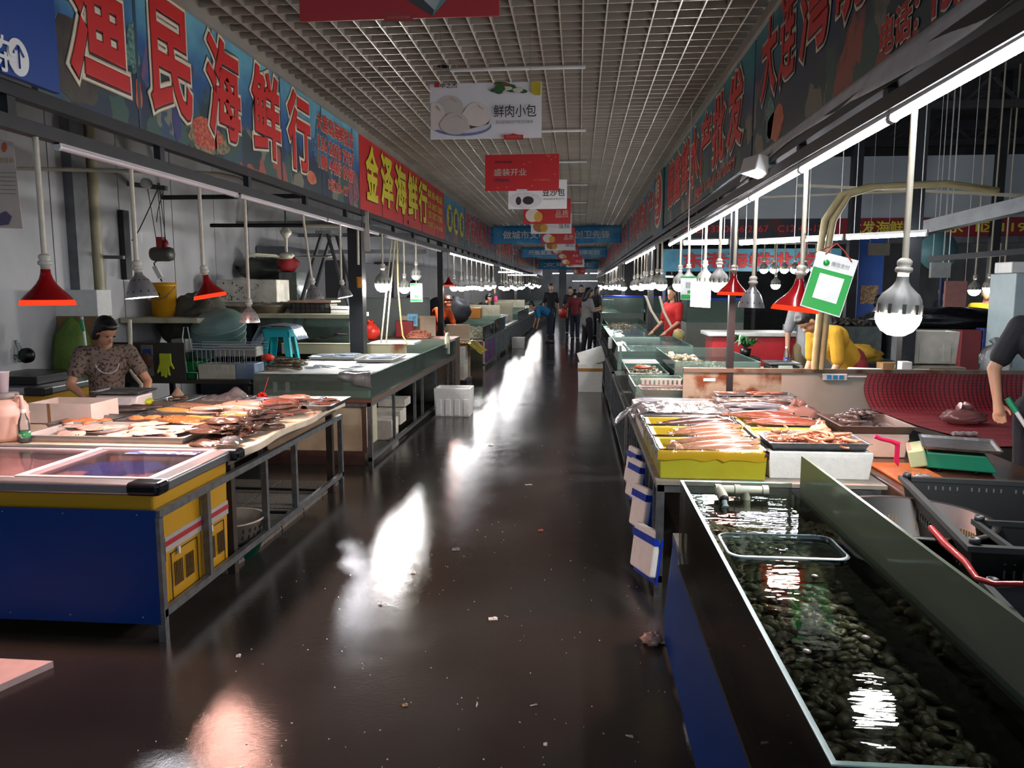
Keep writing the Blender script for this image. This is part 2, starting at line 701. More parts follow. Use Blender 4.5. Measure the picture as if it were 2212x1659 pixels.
def socket(t, z0, s=1):
    b = MB()
    T = Matrix.Translation((0, 0, z0)) @ Matrix.Scale(s, 4)
    b.lathe([(.019, 0), (.02, .018), (.029, .022), (.031, .03), (.029, .038), (.021, .042), (.026, .05), (.026, .062), (.018, .07), (.009, .074)], 14, T)
    return b.build('socket', SOCKET, t, local=True)


def pole(t, z0):
    b = MB()
    b.tube((0, 0, 0), (0, 0, 1), .0125, n=8)
    p = b.build('pole', PVC, t, local=True)
    p.location = (0, 0, z0)
    return p


def led_proto(lit=True, gl=None):
    t = thing('led_bulb_lamp', 'x', 'lamp')
    b = MB()
    n = 40
    prof = [(.0, .052), (.076, .052), (.0775, .06), (.0775, .085), (.074, .11), (.064, .13), (.045, .147), (.03, .163), (.0225, .176), (.02, .195)]
    vs, fs = [], []
    for r, z in prof:
        for j in range(n):
            a = 2 * PI * j / n
            k = 1 - (.1 if j % 4 in (0,) and .06 <= z <= .15 else 0)
            vs.append((r * k * math.cos(a), r * k * math.sin(a), z))
    for i in range(len(prof) - 1):
        for j in range(n):
            fs.append((i * n + j, i * n + (j + 1) % n, (i + 1) * n + (j + 1) % n, (i + 1) * n + j))
    b.add(vs, fs, 0, True)
    for j in range(10):                              # dark cooling slots between the fins
        a = 2 * PI * j / 10 + .16
        b.bx((.0765 * math.cos(a), .0765 * math.sin(a), .075), (.006, .012, .036), (0, 0, a), 1)
    b.build('bulb_body', [LAMPGREY, M('cooling_slot', '55544f', r=.6)], t, local=True)
    b = MB()
    b.lathe([(.001, -.026), (.03, -.022), (.055, -.006), (.072, .018), (.0785, .04), (.0785, .052), (.001, .0525)], 20)
    b.build('diffuser', (gl or LEDGLOW) if lit else DIMGLOW, t, local=True)
    socket(t, .19)
    pole(t, .26)
    return t


def heat_proto():
    t = thing('red_shade_lamp', 'x', 'lamp')
    b = MB()
    prof = [(.109, .025), (.088, .05), (.062, .075), (.042, .098), (.03, .12), (.022, .145), (.02, .165), (.012, .166)]
    b.lathe(prof, 28, caps=False)
    b.lathe([(r - .003, z - .001) for r, z in prof], 28, caps=False)
    b.build('shade', REDSH, t, local=True)
    b = MB()
    b.lathe([(.1165, .0), (.116, .006), (.109, .025), (.106, .025), (.113, .004)], 28, caps=False)
    b.build('rim', RIMGLOW, t, local=True)
    b = MB()
    b.lathe([(.001, .022), (.06, .024), (.082, .034), (.06, .07), (.001, .071)], 16)
    b.build('bulb', HEATGLOW, t, local=True)
    socket(t, .163)
    pole(t, .235)
    return t


def refl_proto(lit=True):
    t = thing('reflector_lamp', 'x', 'lamp')
    b = MB()
    prof = [(.086, .0), (.084, .012), (.078, .03), (.068, .06), (.054, .09), (.036, .112), (.024, .124), (.02, .14), (.001, .141)]
    b.lathe(prof, 28, caps=False)
    for j in range(12):
        a = 2 * PI * j / 12
        b.bar((.078 * math.cos(a), .078 * math.sin(a), .026), (.046 * math.cos(a), .046 * math.sin(a), .1), .008, .004, 1)
    b.build('shade', [CHROME, M('slot_shadow_grey', '3d3d3c', r=.5)], t, local=True)
    b = MB()
    b.lathe([(.001, .002), (.08, .002), (.082, .008), (.001, .012)], 20)
    b.build('diffuser', SPOTGLOW if lit else DIMGLOW, t, local=True)
    socket(t, .135)
    pole(t, .207)
    return t


PROTO = {}
for k_, fn_ in (('led', led_proto), ('far', lambda: led_proto(True, FARGLOW)), ('heat', heat_proto), ('refl', refl_proto), ('off', lambda: refl_proto(False)), ('ledoff', lambda: led_proto(False))):
    PROTO[k_] = fn_()
USED = set()
HEADTOP = {'led': .26, 'far': .26, 'ledoff': .26, 'heat': .235, 'refl': .207, 'off': .207}


def lamp(kind, x, y, z, label, group=None, top=2.35, s=1.0, tilt=(0, 0), slant=0):
    src = PROTO[kind]
    if kind in USED:
        t = dup(src, label=label)
        if group:
            t['group'] = group
        elif 'group' in t:
            del t['group']
    else:
        USED.add(kind)
        t = src
        t['label'] = label
        if group:
            t['group'] = group
    t.location = (x, y, z)
    t.rotation_euler = (0, slant, 0)
    t.scale = (s, s, s)
    e = Euler((tilt[0], tilt[1], 0))
    hp = Vector((0, 0, HEADTOP[kind]))
    for c in KIDS[t.name]:
        if c.name.startswith('pole'):
            c.scale = (1 / s, 1 / s, max(.02, (top - z) / math.cos(slant) / s - HEADTOP[kind]))
        else:
            c.rotation_euler = e
            c.location = hp - e.to_matrix() @ hp
    return t


ZB = -2.42
lamp('heat', -2.45, 3.36, 1.575, 'red-shaded lamp over the chest freezer at the far left')
lamp('refl', -2.45, 4.10, 1.60, 'lit silver reflector lamp between the two red lamps on the left', tilt=(.0, -.1))
lamp('heat', -2.45, 4.86, 1.59, 'tilted red-shaded lamp in front of the yellow pail', tilt=(.05, -.17), s=.9)
lamp('off', -2.45, 5.54, 1.40, 'low hanging unlit silver reflector lamp in front of the stacked basins', s=.86)
lamp('off', -2.365, 6.73, 1.555, 'silver reflector lamp on a slanting pole beside the ladder', slant=-.11, s=.95)
lamp('refl', -2.45, 7.8, 1.56, 'lit silver reflector lamp above the white tank cover sheet', tilt=(.0, -.2), s=.9)
lamp('led', -2.45, 9.5, 1.64, 'large lit bulb left of the two hanging white hoses', s=1.25)
lamp('led', -2.45, 10.7, 1.61, 'lit ribbed bulb just left of the green payment card on the left', s=1.0)
lamp('ledoff', -2.45, 11.5, 1.8, 'unlit bulb behind the green payment card on the left')
lamp('heat', -2.45, 14.4, 1.7, 'red-shaded lamp beside the first bright bulb cluster on the left')
GL1 = 'glaring bulb in the row above the orange-shirted seller'
for i in range(9):
    lamp('far', -2.45 + random.uniform(-.02, .02), 15.1 + i * .86, 1.66 + random.uniform(-.04, .03), GL1, 'bulbs over the orange-shirted seller', s=1.12)
GL2 = 'distant glaring bulb in the second left cluster, beyond the orange-shirted seller'
for i in range(13):
    lamp('far', -2.45 + random.uniform(-.02, .02), 24.3 + i * .8, 1.68 + random.uniform(-.07, .05), GL2, 'bulbs over the distant left stalls', s=1.15)
GL3 = 'tiny farthest bulb over the left stalls near the crowd'
for i in range(10):
    lamp('far', -2.45 + random.uniform(-.02, .02), 36.5 + i * 1.3, 1.75 + random.uniform(-.1, .15), GL3, 'farthest bulbs on the left', s=1.15)

lamp('led', 1.2, 2.97, 1.50, 'big lit ribbed bulb hanging nearest, over the right glass tank', top=2.3, tilt=(0, .06))
lamp('heat', 1.22, 4.36, 1.525, 'red-shaded lamp half hidden by the tilted green payment card', top=2.3, s=1.08, tilt=(0, .12))
lamp('off', 1.2, 5.44, 1.52, 'silver reflector lamp between the two right red lamps', top=2.3, s=1.05, tilt=(0, .04))
lamp('heat', 1.2, 6.1, 1.6, 'red-shaded lamp behind the slim dark post on the right', top=2.28, tilt=(0, .04))
lamp('led', 1.2, 6.75, 1.645, 'lit bulb right of the blank white hanging sheet', top=2.26)
lamp('led', 1.2, 7.5, 1.66, 'lit bulb behind the blank white hanging sheet', top=2.26)
lamp('ledoff', 1.2, 8.6, 1.66, 'unlit bulb above the green card beside the red-shirted seller', top=2.24)
lamp('led', 1.2, 9.3, 1.645, 'lit round bulb left of the green card beside the red-shirted seller', top=2.24, s=1.1)
GR1 = 'glaring bulb in the row over the blue water tanks, left of the red-shirted seller'
for i in range(8):
    lamp('far', 1.2 + random.uniform(-.02, .02), 11.4 + i * .75, 1.655 + random.uniform(-.03, .03), GR1, 'bulbs over the blue water tanks', s=1.1)
GR2 = 'distant glaring bulb over the right stalls beyond the blue water tanks'
for i in range(11):
    lamp('far', 1.2 + random.uniform(-.02, .02), 20.6 + i * .9, 1.67 + random.uniform(-.05, .05), GR2, 'bulbs over the distant right stalls', s=1.15)
GR3 = 'tiny farthest bulb over the right stalls near the crowd'
for i in range(8):
    lamp('far', 1.2 + random.uniform(-.02, .02), 33 + i * 1.7, 1.7 + random.uniform(-.1, .15), GR3, 'farthest bulbs on the right', s=1.15)
# neighbouring aisle
for px, py, yy, k in [(2104, 635, 11, 'led'), (2135, 630, 11.6, 'led'), (2166, 630, 12.2, 'led'), (1848, 632, 12.5, 'led'), (1675, 622, 13.5, 'led')]:
    q = at(px, py, Y=yy)
    lamp('far', q.x, q.y, q.z, 'small lit bulb of the neighbouring aisle at the right', 'bulbs of the neighbouring aisle', top=4.9)
q = at(2155, 618, Y=13.2)
lamp('heat', q.x, q.y, q.z, 'small red-shaded lamp above the couple in black and yellow', top=4.9)
q = at(1845, 620, Y=13.6)
lamp('heat', q.x, q.y, q.z, 'small red-shaded lamp behind the tilted payment card', top=4.9)
b = MB()
b.box(3.3, 5.6, 14.97, 15.03, 2.58, 2.64)
for x in (3.3, 5.54):
    b.box(x, x + .06, 14.97, 15.03, 0, 2.58)
tag(b.build('lamp_rail', BLACKST), 'dark rail frame carrying the bulb row across the right stalls', 'rail')
for i in range(7):
    q = at(1650 + i * 22, 588, Y=15)
    lamp('far', q.x, q.y, q.z, 'bright bulb in the row under the blue sign across the right stalls', 'bulbs across the right stalls', top=2.6)


# ---------------------------------------------------------------- tube lights
def tube_light(a, c, lit, label, group=None, hang=0):
    a, c = Vector(a), Vector(c)
    t = thing('tube_light', label, 'tube light', (a + c) / 2, group=group)
    d = (c - a).normalized()
    up = Vector((0, 0, 1))
    b = MB()
    b.bar(a + up * .022, c + up * .022, .034, .024)
    b.build('housing', WHITEPL, t)
    b = MB()
    b.tube(a + d * .012, c - d * .012, .0165, n=10)
    b.build('tube', (FARTUBE if 11 < a.y < 54 else TUBEGLOW) if lit else TUBEOFF, t)
    if hang:
        for q in (a.lerp(c, .1), a.lerp(c, .9)):
            b = MB()
            b.tube(q + up * .03, (q.x, q.y, hang), .004, n=5)
            b.build('hanging_wire', WHITEPL, t)
    b = MB()
    b.tube(a, a + d * .014, .02, n=10)
    b.build('end_cap', WHITEPL, t)
    b = MB()
    b.tube(c - d * .014, c, .02, n=10)
    b.build('end_cap', WHITEPL, t)
    return t


y = 1.96
for i in range(7):
    tube_light((XR, y, 2.315 - .012 * i), (XR, y + 1.2, 2.303 - .012 * i), True, 'lit tube light under the right truss, %s from the camera' % ['nearest', 'second', 'third', 'fourth', 'fifth', 'sixth', 'seventh'][i])
    y += 1.215
y = 3.5
for i in range(5):
    tube_light((XL, y, 2.315), (XL, y + 1.9, 2.315), False, 'unlit tube light under the left truss, %s' % ['over the freezer', 'in front of the white pipe', 'above the slanting lamp pole', 'above the large round bulb', 'before the lit tubes begin'][i])
    y += 1.95 if i != 2 else 2.3
for i in range(6):
    tube_light((XL, 14.5 + i * 1.25, 2.32), (XL, 15.7 + i * 1.25, 2.32), True, 'lit tube light in the left row above the orange-shirted seller', 'lit tubes on the left')
    tube_light((XL, 24 + i * 1.6, 2.32), (XL, 25.4 + i * 1.6, 2.32), True, 'lit tube light far down the left row of stalls', 'far lit tubes on the left')
    tube_light((XR, 12.3 + i * 1.3, 2.3), (XR, 13.5 + i * 1.3, 2.3), True, 'lit tube light over the blue water tanks on the right', 'lit tubes over the blue tanks')
    tube_light((XR, 24 + i * 1.7, 2.32), (XR, 25.4 + i * 1.7, 2.32), True, 'lit tube light far down the right row of stalls', 'far lit tubes on the right')
for (pa, ya), (pb, yb), lb in [(((1477, 526), 8.0), ((1574, 524), 7.73), 'first'), (((1598, 526), 7.66), ((1730, 519), 7.3), 'second'), (((1737, 518), 7.28), ((1822, 514), 7.05), 'third'), (((1828, 514), 7.03), ((2004, 505), 6.6), 'fourth')]:
    tube_light(at(*pa, Y=ya), at(*pb, Y=yb), True, 'lit tube light crossing behind the right sellers, %s from the left' % lb, hang=4.9)
tube_light(at(1236, 607, Y=50), at(1291, 607, Y=50), True, 'lit tube light across the far end of the aisle', hang=3.42)
for k in range(4):  # extra tubes added only to brighten the dark far wall
    tube_light((-1.9 + k * .9, 55.5, 2.75), (-1.2 + k * .9, 55.5, 2.75), True, 'tiny tube light in the row added to brighten the far wall', 'tubes added to brighten the far wall', hang=3.42)
tube_light(at(1076, 588, Y=22), at(1112, 588, Y=22), True, 'short lit tube light crossing the left stalls, upper one', hang=4.9)
tube_light(at(1096, 594, Y=30), at(1160, 594, Y=30), True, 'lit tube light crossing the far left stalls, lower one', hang=4.9)
tube_light(at(1418, 597, Y=18), at(1455, 598, Y=18), True, 'short lit tube light crossing behind the red-shirted seller', hang=4.9)
# ================================================================ SIGNS AND BANNERS
def mat_ocean(name, top, mid, low, sc=1.3):
    """printed sea scene: pale water above, dark reef with coloured coral below"""
    m, nt, out = nodes_of(name)
    N, Lk = nt.nodes.new, nt.links.new
    p = N('ShaderNodeBsdfPrincipled')
    p.inputs['Roughness'].default_value = .45
    Lk(p.outputs[0], out.inputs[0])
    tc = N('ShaderNodeTexCoord')
    sp = N('ShaderNodeSeparateXYZ')
    Lk(tc.outputs['Generated'], sp.inputs[0])
    nz = N('ShaderNodeTexNoise')
    nz.inputs['Scale'].default_value = sc * 2.2
    nz.inputs['Detail'].default_value = 7
    Lk(tc.outputs['Object'], nz.inputs['Vector'])
    ad = N('ShaderNodeMath')
    ad.operation = 'MULTIPLY_ADD'
    Lk(nz.outputs['Fac'], ad.inputs[0])
    ad.inputs[1].default_value = .9
    ad.inputs[2].default_value = -.45
    a2 = N('ShaderNodeMath')
    a2.operation = 'ADD'
    Lk(ad.outputs[0], a2.inputs[0])
    Lk(sp.outputs['Z'], a2.inputs[1])
    rp = N('ShaderNodeValToRGB')
    rp.color_ramp.elements[0].position = .1
    rp.color_ramp.elements[0].color = lin(low)
    rp.color_ramp.elements[1].position = .95
    rp.color_ramp.elements[1].color = lin(top)
    e = rp.color_ramp.elements.new(.5)
    e.color = lin(mid)
    Lk(a2.outputs[0], rp.inputs[0])
    v = N('ShaderNodeTexVoronoi')
    v.inputs['Scale'].default_value = sc * 3
    vm = N('ShaderNodeVectorMath')
    vm.operation = 'MULTIPLY_ADD'
    vm.inputs[1].default_value = (.9 / sc,) * 3
    Lk(nz.outputs['Color'], vm.inputs[0])
    Lk(tc.outputs['Object'], vm.inputs[2])
    Lk(vm.outputs[0], v.inputs['Vector'])
    cr = N('ShaderNodeValToRGB')
    cr.color_ramp.interpolation = 'CONSTANT'
    for i, (pos, c) in enumerate([(0, '3c5a52'), (.3, '26364a'), (.5, 'a0574a'), (.62, '2c3f45'), (.8, '7c7a6a'), (.9, '31506a')]):
        if i < 2:
            cr.color_ramp.elements[i].position = pos
            cr.color_ramp.elements[i].color = lin(c)
        else:
            cr.color_ramp.elements.new(pos).color = lin(c)
    sx = N('ShaderNodeSeparateColor')
    Lk(v.outputs['Color'], sx.inputs[0])
    Lk(sx.outputs[0], cr.inputs[0])
    n2 = N('ShaderNodeTexNoise')
    n2.inputs['Scale'].default_value = sc * 5
    n2.inputs['Detail'].default_value = 6
    Lk(tc.outputs['Object'], n2.inputs['Vector'])
    mlt = N('ShaderNodeMath')
    mlt.operation = 'SUBTRACT'
    Lk(n2.outputs['Fac'], mlt.inputs[0])
    Lk(a2.outputs[0], mlt.inputs[1])
    mr = N('ShaderNodeMapRange')
    mr.inputs[1].default_value = -.02
    mr.inputs[2].default_value = .22
    Lk(mlt.outputs[0], mr.inputs[0])
    mx = N('ShaderNodeMixRGB')
    Lk(mr.outputs[0], mx.inputs[0])
    Lk(rp.outputs[0], mx.inputs[1])
    Lk(cr.outputs[0], mx.inputs[2])
    Lk(mx.outputs[0], p.inputs['Base Color'])
    return m


INKRED = M('print_red', 'cf2b2b', r=.45, var=.06)
INKCREAM = M('print_cream', 'e9dcc0', r=.5, var=.05)
INKSHADOW = M('print_maroon', '4a1414', r=.5, var=.05)
INKYELLOW = M('print_yellow', 'e2d233', r=.45, var=.06)
INKBLACK = M('print_black', '16161a', r=.5, var=.1)
INKWHITE = M('print_white', 'ececea', r=.5, var=.03)
INKGREY = M('print_grey', '6a6a6c', r=.5, var=.05)
SIGNRED = M('sign_red_sheet', 'c92a2a', r=.45, var=.12, sc=.8)
SIGNBLUE = M('sign_blue_sheet', '0d418f', r=.45, var=.1, sc=1)
OCEAN1 = mat_ocean('ocean_print_bright', '6fb4c6', '2f5f96', '1d2c48')
OCEAN2 = mat_ocean('ocean_print_teal', '5fa3b8', '2e6d9c', '345a72', 1.7)
OCEAN3 = mat_ocean('ocean_print_dark', '2f8088', '23335a', '2a2f33', 1.1)
CORAL = M('print_coral_red', 'b3382c', r=.5, sc=45, col2='d07a5a', thr=(.45, .6))
CORALB = M('print_coral_tan', 'a08a62', r=.5, sc=30, col2='5d5a44', thr=(.4, .6))
FISHORANGE = M('print_orange_fish', 'c4573c', r=.5, sc=10, col2='d98b5c')


def side(x, right):
    """lettering directions on the left (x<0) or right row of signs"""
    return ((0, -1, 0) if right else (0, 1, 0))


def board(name, label, x, y0, y1, z0, z1, mat, seams=(), right=False, framem=None):
    t = thing(name, label, 'sign', (x, (y0 + y1) / 2, z0))
    d = .03 if right else -.03
    b = MB()
    b.box(min(x, x + d), max(x, x + d), y0, y1, z0, z1)
    b.build('board', mat, t)
    if seams:
        b = MB()
        e = -.003 if right else .003
        for s in seams:
            b.box(min(x, x + e), max(x, x + e), s - .012, s + .012, z0, z1)
        b.build('seam_strip', framem or M('seam_grey_blue', '3a4a5c', r=.5), t)
    return t


def blob(t, name, x, cy, cz, ry, rz, mat, right=False, n=26, rough=.18, seed=1, lift=.002):
    """irregular printed patch on a sign face"""
    rnd = random.Random(seed)
    b = MB()
    e = -lift if right else lift
    ph = [rnd.uniform(0, 6.28) for _ in range(4)]
    poly = []
    for i in range(n):
        a = 2 * PI * i / n
        k = 1 + rough * (math.sin(3 * a + ph[0]) * .5 + math.sin(5 * a + ph[1]) * .35 + math.sin(9 * a + ph[2]) * .25)
        poly.append((cy + ry * k * math.cos(a), cz + rz * k * math.sin(a)))
    b.prism(poly, min(x, x + e), max(x, x + e), 'x')
    return b.build(name, mat, t)


def big_char(t, ch, x, y0, y1, z0, z1, right, fill=INKRED, edge=INKCREAM, shadow=INKSHADOW, bold=.028, outer=.075):
    rt = side(x, right)
    n = Vector((-1 if right else 1, 0, 0))
    cyy, cz = (y0 + y1) / 2, (z0 + z1) / 2
    w_, h_ = (y1 - y0), (z1 - z0)
    if edge:
        text('character_outline', ch, 1, edge, t, Vector((x, cyy, cz)) + n * .004, rt, bold=outer, w=w_, h=h_, align='CENTER')
    if shadow:
        text('character_shadow', ch, 1, shadow, t, Vector((x, cyy + (-.006 if right else .006), cz - .012)) + n * .007, rt, bold=bold, w=w_, h=h_, align='CENTER')
    text('character', ch, 1, fill, t, Vector((x, cyy, cz)) + n * .01, rt, bold=bold, w=w_, h=h_, align='CENTER')


def line(t, s, x, y0, y1, z0, z1, right, fill=INKRED, edge=INKCREAM, bold=.02, outer=.06):
    rt = side(x, right)
    n = Vector((-1 if right else 1, 0, 0))
    c = Vector((x, (y0 + y1) / 2, (z0 + z1) / 2))
    if edge:
        text('lettering_outline', s, 1, edge, t, c + n * .004, rt, bold=outer, w=y1 - y0, h=z1 - z0, align='CENTER')
    text('lettering', s, 1, fill, t, c + n * .008, rt, bold=bold, w=y1 - y0, h=z1 - z0, align='CENTER')


SB, ST = 2.53, 3.43
# blue direction board, nearest left
t = board('direction_sign', 'blue direction sign with a white round arrow, at the top left corner', XL + .12, 2.0, 3.38, 2.52, 3.45, SIGNBLUE)
text('lettering', '杂', 1, INKWHITE, t, at(12, 117, X=XL + .127), (0, 1, 0), bold=.012, w=.13, h=.14, align='CENTER')
c = at(38, 124, X=XL + .12)
b = MB()
b.prism([(c.y + .062 * math.cos(i * PI / 14), c.z + .075 * math.sin(i * PI / 14)) for i in range(28)], c.x, c.x + .004, 'x')
b.build('round_badge', INKWHITE, t)
b = MB()
b.bar((c.x + .006, c.y, c.z - .045), (c.x + .006, c.y, c.z + .045), .002, .010)
b.bar((c.x + .006, c.y, c.z + .047), (c.x + .006, c.y - .03, c.z + .008), .002, .010)
b.bar((c.x + .006, c.y, c.z + .047), (c.x + .006, c.y + .03, c.z + .008), .002, .010)
b.build('arrow', SIGNBLUE, t)

# first big sign
t = board('shop_sign', 'ocean-print shop sign with five huge red characters edged in cream', XL, 3.4, 8.56, SB, ST, OCEAN1, (4.22, 5.12, 6.29, 7.3, 8.3))
for ch, p0, p1 in [('渔', 141, 286), ('民', 318, 417), ('海', 441, 520), ('鲜', 538, 604), ('行', 615, 668)]:
    a, c = at(p0, 200, X=XL).y, at(p1, 200, X=XL).y
    big_char(t, ch, XL, a + .045, c - .045, 2.7, 3.32, False)
for s, z0, z1, p0, p1 in [('大鹿岛海鲜批发', 3.14, 3.30, 682, 763), ('136 2078 7957', 2.96, 3.08, 684, 763), ('188 4405 0987', 2.79, 2.91, 684, 763), ('D区126-127', 2.62, 2.72, 704, 750)]:
    line(t, s, XL, at(p0, 300, X=XL).y + .03, at(p1, 300, X=XL).y - .03, z0, z1, False)
blob(t, 'coral_print', XL, 5.02, 2.63, .28, .10, CORALB, seed=3)
blob(t, 'coral_print', XL, 5.0, 2.66, .2, .1, CORAL, seed=4, lift=.003)
blob(t, 'reef_print', XL, 3.66, 2.75, .22, .2, M('print_reef_brown', '33282a', r=.5, sc=9, col2='4d4a3e'), seed=6)
blob(t, 'reef_print', XL, 3.62, 3.2, .2, .2, M('print_reef_brown', '33282a'), seed=8)
blob(t, 'fish_print', XL, 4.22, 2.72, .03, .09, FISHORANGE, seed=9)
blob(t, 'coral_print', XL, 4.18, 2.95, .06, .13, M('print_teal_coral', '6d9c8c', r=.5, sc=40, col2='37615e', thr=(.4, .6)), seed=10, rough=.4)
blob(t, 'fish_print', XL, 7.0, 2.66, .12, .06, FISHORANGE, seed=11, rough=.1)
blob(t, 'anemone_print', XL, 7.3, 3.0, .25, .22, M('print_sea_plant', '54788a', r=.5, sc=26, col2='2b4a68', thr=(.4, .6)), seed=12, rough=.3)
blob(t, 'anemone_print', XL, 8.3, 2.75, .2, .22, M('print_pink_coral', 'a5605a', r=.5, sc=26, col2='5b4a60', thr=(.4, .6)), seed=13, rough=.3)
blob(t, 'dark_fish_print', XL, 4.62, 2.67, .05, .12, M('print_violet_fish', '3a3f78', r=.5), seed=14, rough=.1)

# second sign, red with yellow characters
t = board('shop_sign', 'plain red shop sign with five yellow characters', XL, 8.57, 14.0, SB - .02, ST + .03, SIGNRED, (9.55, 10.7, 12.0, 13.2), framem=M('seam_dark_red', '7d1c1e', r=.5))
for ch, p0, p1 in [('金', 787, 816), ('泽', 819, 848), ('海', 850, 876), ('鲜', 878, 900), ('行', 901, 921)]:
    a, c = at(p0, 350, X=XL).y, at(p1, 350, X=XL).y
    big_char(t, ch, XL, a + .05, c - .05, 2.7, 3.3, False, INKYELLOW, None, M('print_dark_edge', '3b2a12', r=.5), .035)
for s, z0, z1 in [('联系电话', 3.13, 3.25), ('131 0427 6503', 2.96, 3.06), ('135 7672 7505', 2.81, 2.91), ('D区129-130', 2.66, 2.74)]:
    line(t, s, XL, 12.45, 13.75, z0, z1, False, INKYELLOW, None, .015)

# third sign: blue with yellow round dots and red lettering, then more of the row
t = board('shop_sign', 'blue shop sign starting with three yellow round ornaments', XL, 14.02, 22.5, SB, ST + .05, OCEAN2, (16.5, 18.6, 20.6))
for yy in (14.6, 15.35, 16.1):
    b = MB()
    b.prism([(yy + .3 * math.cos(i * PI / 10), 2.98 + .26 * math.sin(i * PI / 10)) for i in range(20)], XL, XL + .004, 'x')
    b.build('round_ornament', INKYELLOW, t)
    line(t, '源盛海'[[14.6, 15.35, 16.1].index(yy)], XL + .004, yy - .16, yy + .16, 2.82, 3.14, False, SIGNBLUE, None)
for i, ch in enumerate('鲜活海鲜批发'):
    big_char(t, ch, XL, 16.7 + i * .74, 17.3 + i * .74, 2.72, 3.32, False, bold=.03, outer=.07)
b = MB()
b.box(XL, XL + .004, 21.3, 22.3, 2.72, 3.35)
b.build('blue_panel', SIGNBLUE, t)
for s, z0 in (('电话', 3.16), ('139 0415', 2.97), ('5586', 2.78)):
    line(t, s, XL + .004, 21.4, 22.2, z0, z0 + .12, False, INKRED, INKCREAM)
t = board('shop_sign', 'ocean-print sign with pale panels, behind the first blue cloth banner on the left', XL, 22.6, 31, SB, ST + .05, OCEAN2, (25, 28))
for i, ch in enumerate('东港海鲜水产行'):
    big_char(t, ch, XL, 22.9 + i * 1.1, 23.8 + i * 1.1, 2.7, 3.3, False, outer=.08)
t = board('shop_sign', 'far ocean-print sign under the second blue cloth banner on the left', XL, 31.1, 40, SB, ST + .05, OCEAN2)
for i, ch in enumerate('鸭绿江水产'):
    big_char(t, ch, XL, 31.5 + i * 1.6, 32.8 + i * 1.6, 2.7, 3.3, False, outer=.08)
t = board('shop_sign', 'farthest sign of the left row', XL, 40.1, 52, SB, ST + .05, OCEAN2)
for i, ch in enumerate('海鲜批发'):
    big_char(t, ch, XL, 41 + i * 2.5, 43 + i * 2.5, 2.7, 3.3, False, outer=.08)

# right row
t = board('shop_sign', 'dim ocean-print sign with slanting red characters, nearest on the right', XR, 1.2, 5.62, SB, ST + .02, OCEAN3, (), True)
for ch, a, c in [('大', 5.42, 5.0), ('连', 4.96, 4.58), ('湾', 4.52, 3.98), ('晓', 3.92, 3.5), ('花', 3.42, 2.94), ('海', 2.84, 2.4)]:
    big_char(t, ch, XR, c + .03, a - .03, 2.88, 3.36, True)
line(t, '电话：', XR, 2.98, 3.32, 2.57, 2.71, True)
line(t, '139 9615', XR, 2.2, 2.86, 2.57, 2.71, True)
blob(t, 'coral_print', XR, 5.0, 2.66, .2, .1, FISHORANGE, True, seed=21)
blob(t, 'coral_print', XR, 2.62, 2.66, .16, .12, CORAL, True, seed=22)
blob(t, 'reef_print', XR, 5.15, 2.72, .1, .14, M('print_teal_coral', '6d9c8c'), True, seed=23)
b = MB()                                            # loose pale lower hem hanging free of the sign
b.grid(lambda u, v: (XR - .012 - .03 * v + .012 * math.sin(u * 17) * v, 2.0 + 3.75 * u, SB + .015 - .085 * v - .05 * v * max(0, math.sin(u * 7.5))), 60, 4)
plab(b.build('loose_hem', M('pale_canvas_hem', 'd6d6d8', r=.7, var=.2), t, solid=.003), 'pale grey loose hem along the lower edge')
t = board('shop_sign', 'dim ocean-print sign with red characters, second on the right', XR, 5.66, 11.2, SB, ST + .02, OCEAN3, (8.4,), True)
for i, ch in enumerate('德鑫鲜水产批发'):
    big_char(t, ch, XR, 10.75 - .7 * i - .56, 10.75 - .7 * i, 2.75, 3.3, True)
line(t, '电话 138 4156 0077', XR, 6.2, 8.2, 2.58, 2.68, True)
t = board('oval_sign', 'red oval projecting sign with white characters on the right', XR - .02, 11.25, 12.6, 2.45, 3.5, M('teal_backing', '1d5560', r=.5), (), True)
b = MB()
b.prism([(11.9 + .55 * math.cos(i * PI / 16), 2.98 + .42 * math.sin(i * PI / 16)) for i in range(32)], XR - .026, XR - .02, 'x')
b.build('cream_rim', INKCREAM, t)
b = MB()
b.prism([(11.9 + .5 * math.cos(i * PI / 16), 2.98 + .37 * math.sin(i * PI / 16)) for i in range(32)], XR - .03, XR - .026, 'x')
b.build('red_oval', SIGNRED, t)
line(t, '明', XR - .03, 11.65, 12.15, 3.0, 3.25, True, INKCREAM, None)
line(t, '之', XR - .03, 11.65, 12.15, 2.7, 2.95, True, INKCREAM, None)
for i, (a, c, s, lb) in enumerate([(12.7, 19, '丹东海鲜水产', 'dim ocean-print sign beyond the red oval sign on the right'), (19.1, 27, '永顺水产批发', 'far ocean-print sign on the right beside the first blue banner'), (27.1, 36, '小岛海鲜', 'far ocean-print sign on the right beside the second blue banner'), (36.1, 50, '贝类批发', 'farthest sign of the right row')]):
    t = board('shop_sign', lb, XR, a, c, SB, ST + .02, [OCEAN2, OCEAN3][i % 2], (), True)
    st = (c - a) / (len(s) + .5)
    for k, ch in enumerate(s):
        big_char(t, ch, XR, c - .4 - st * (k + .8), c - .4 - st * k, 2.72, 3.3, True, outer=.08)


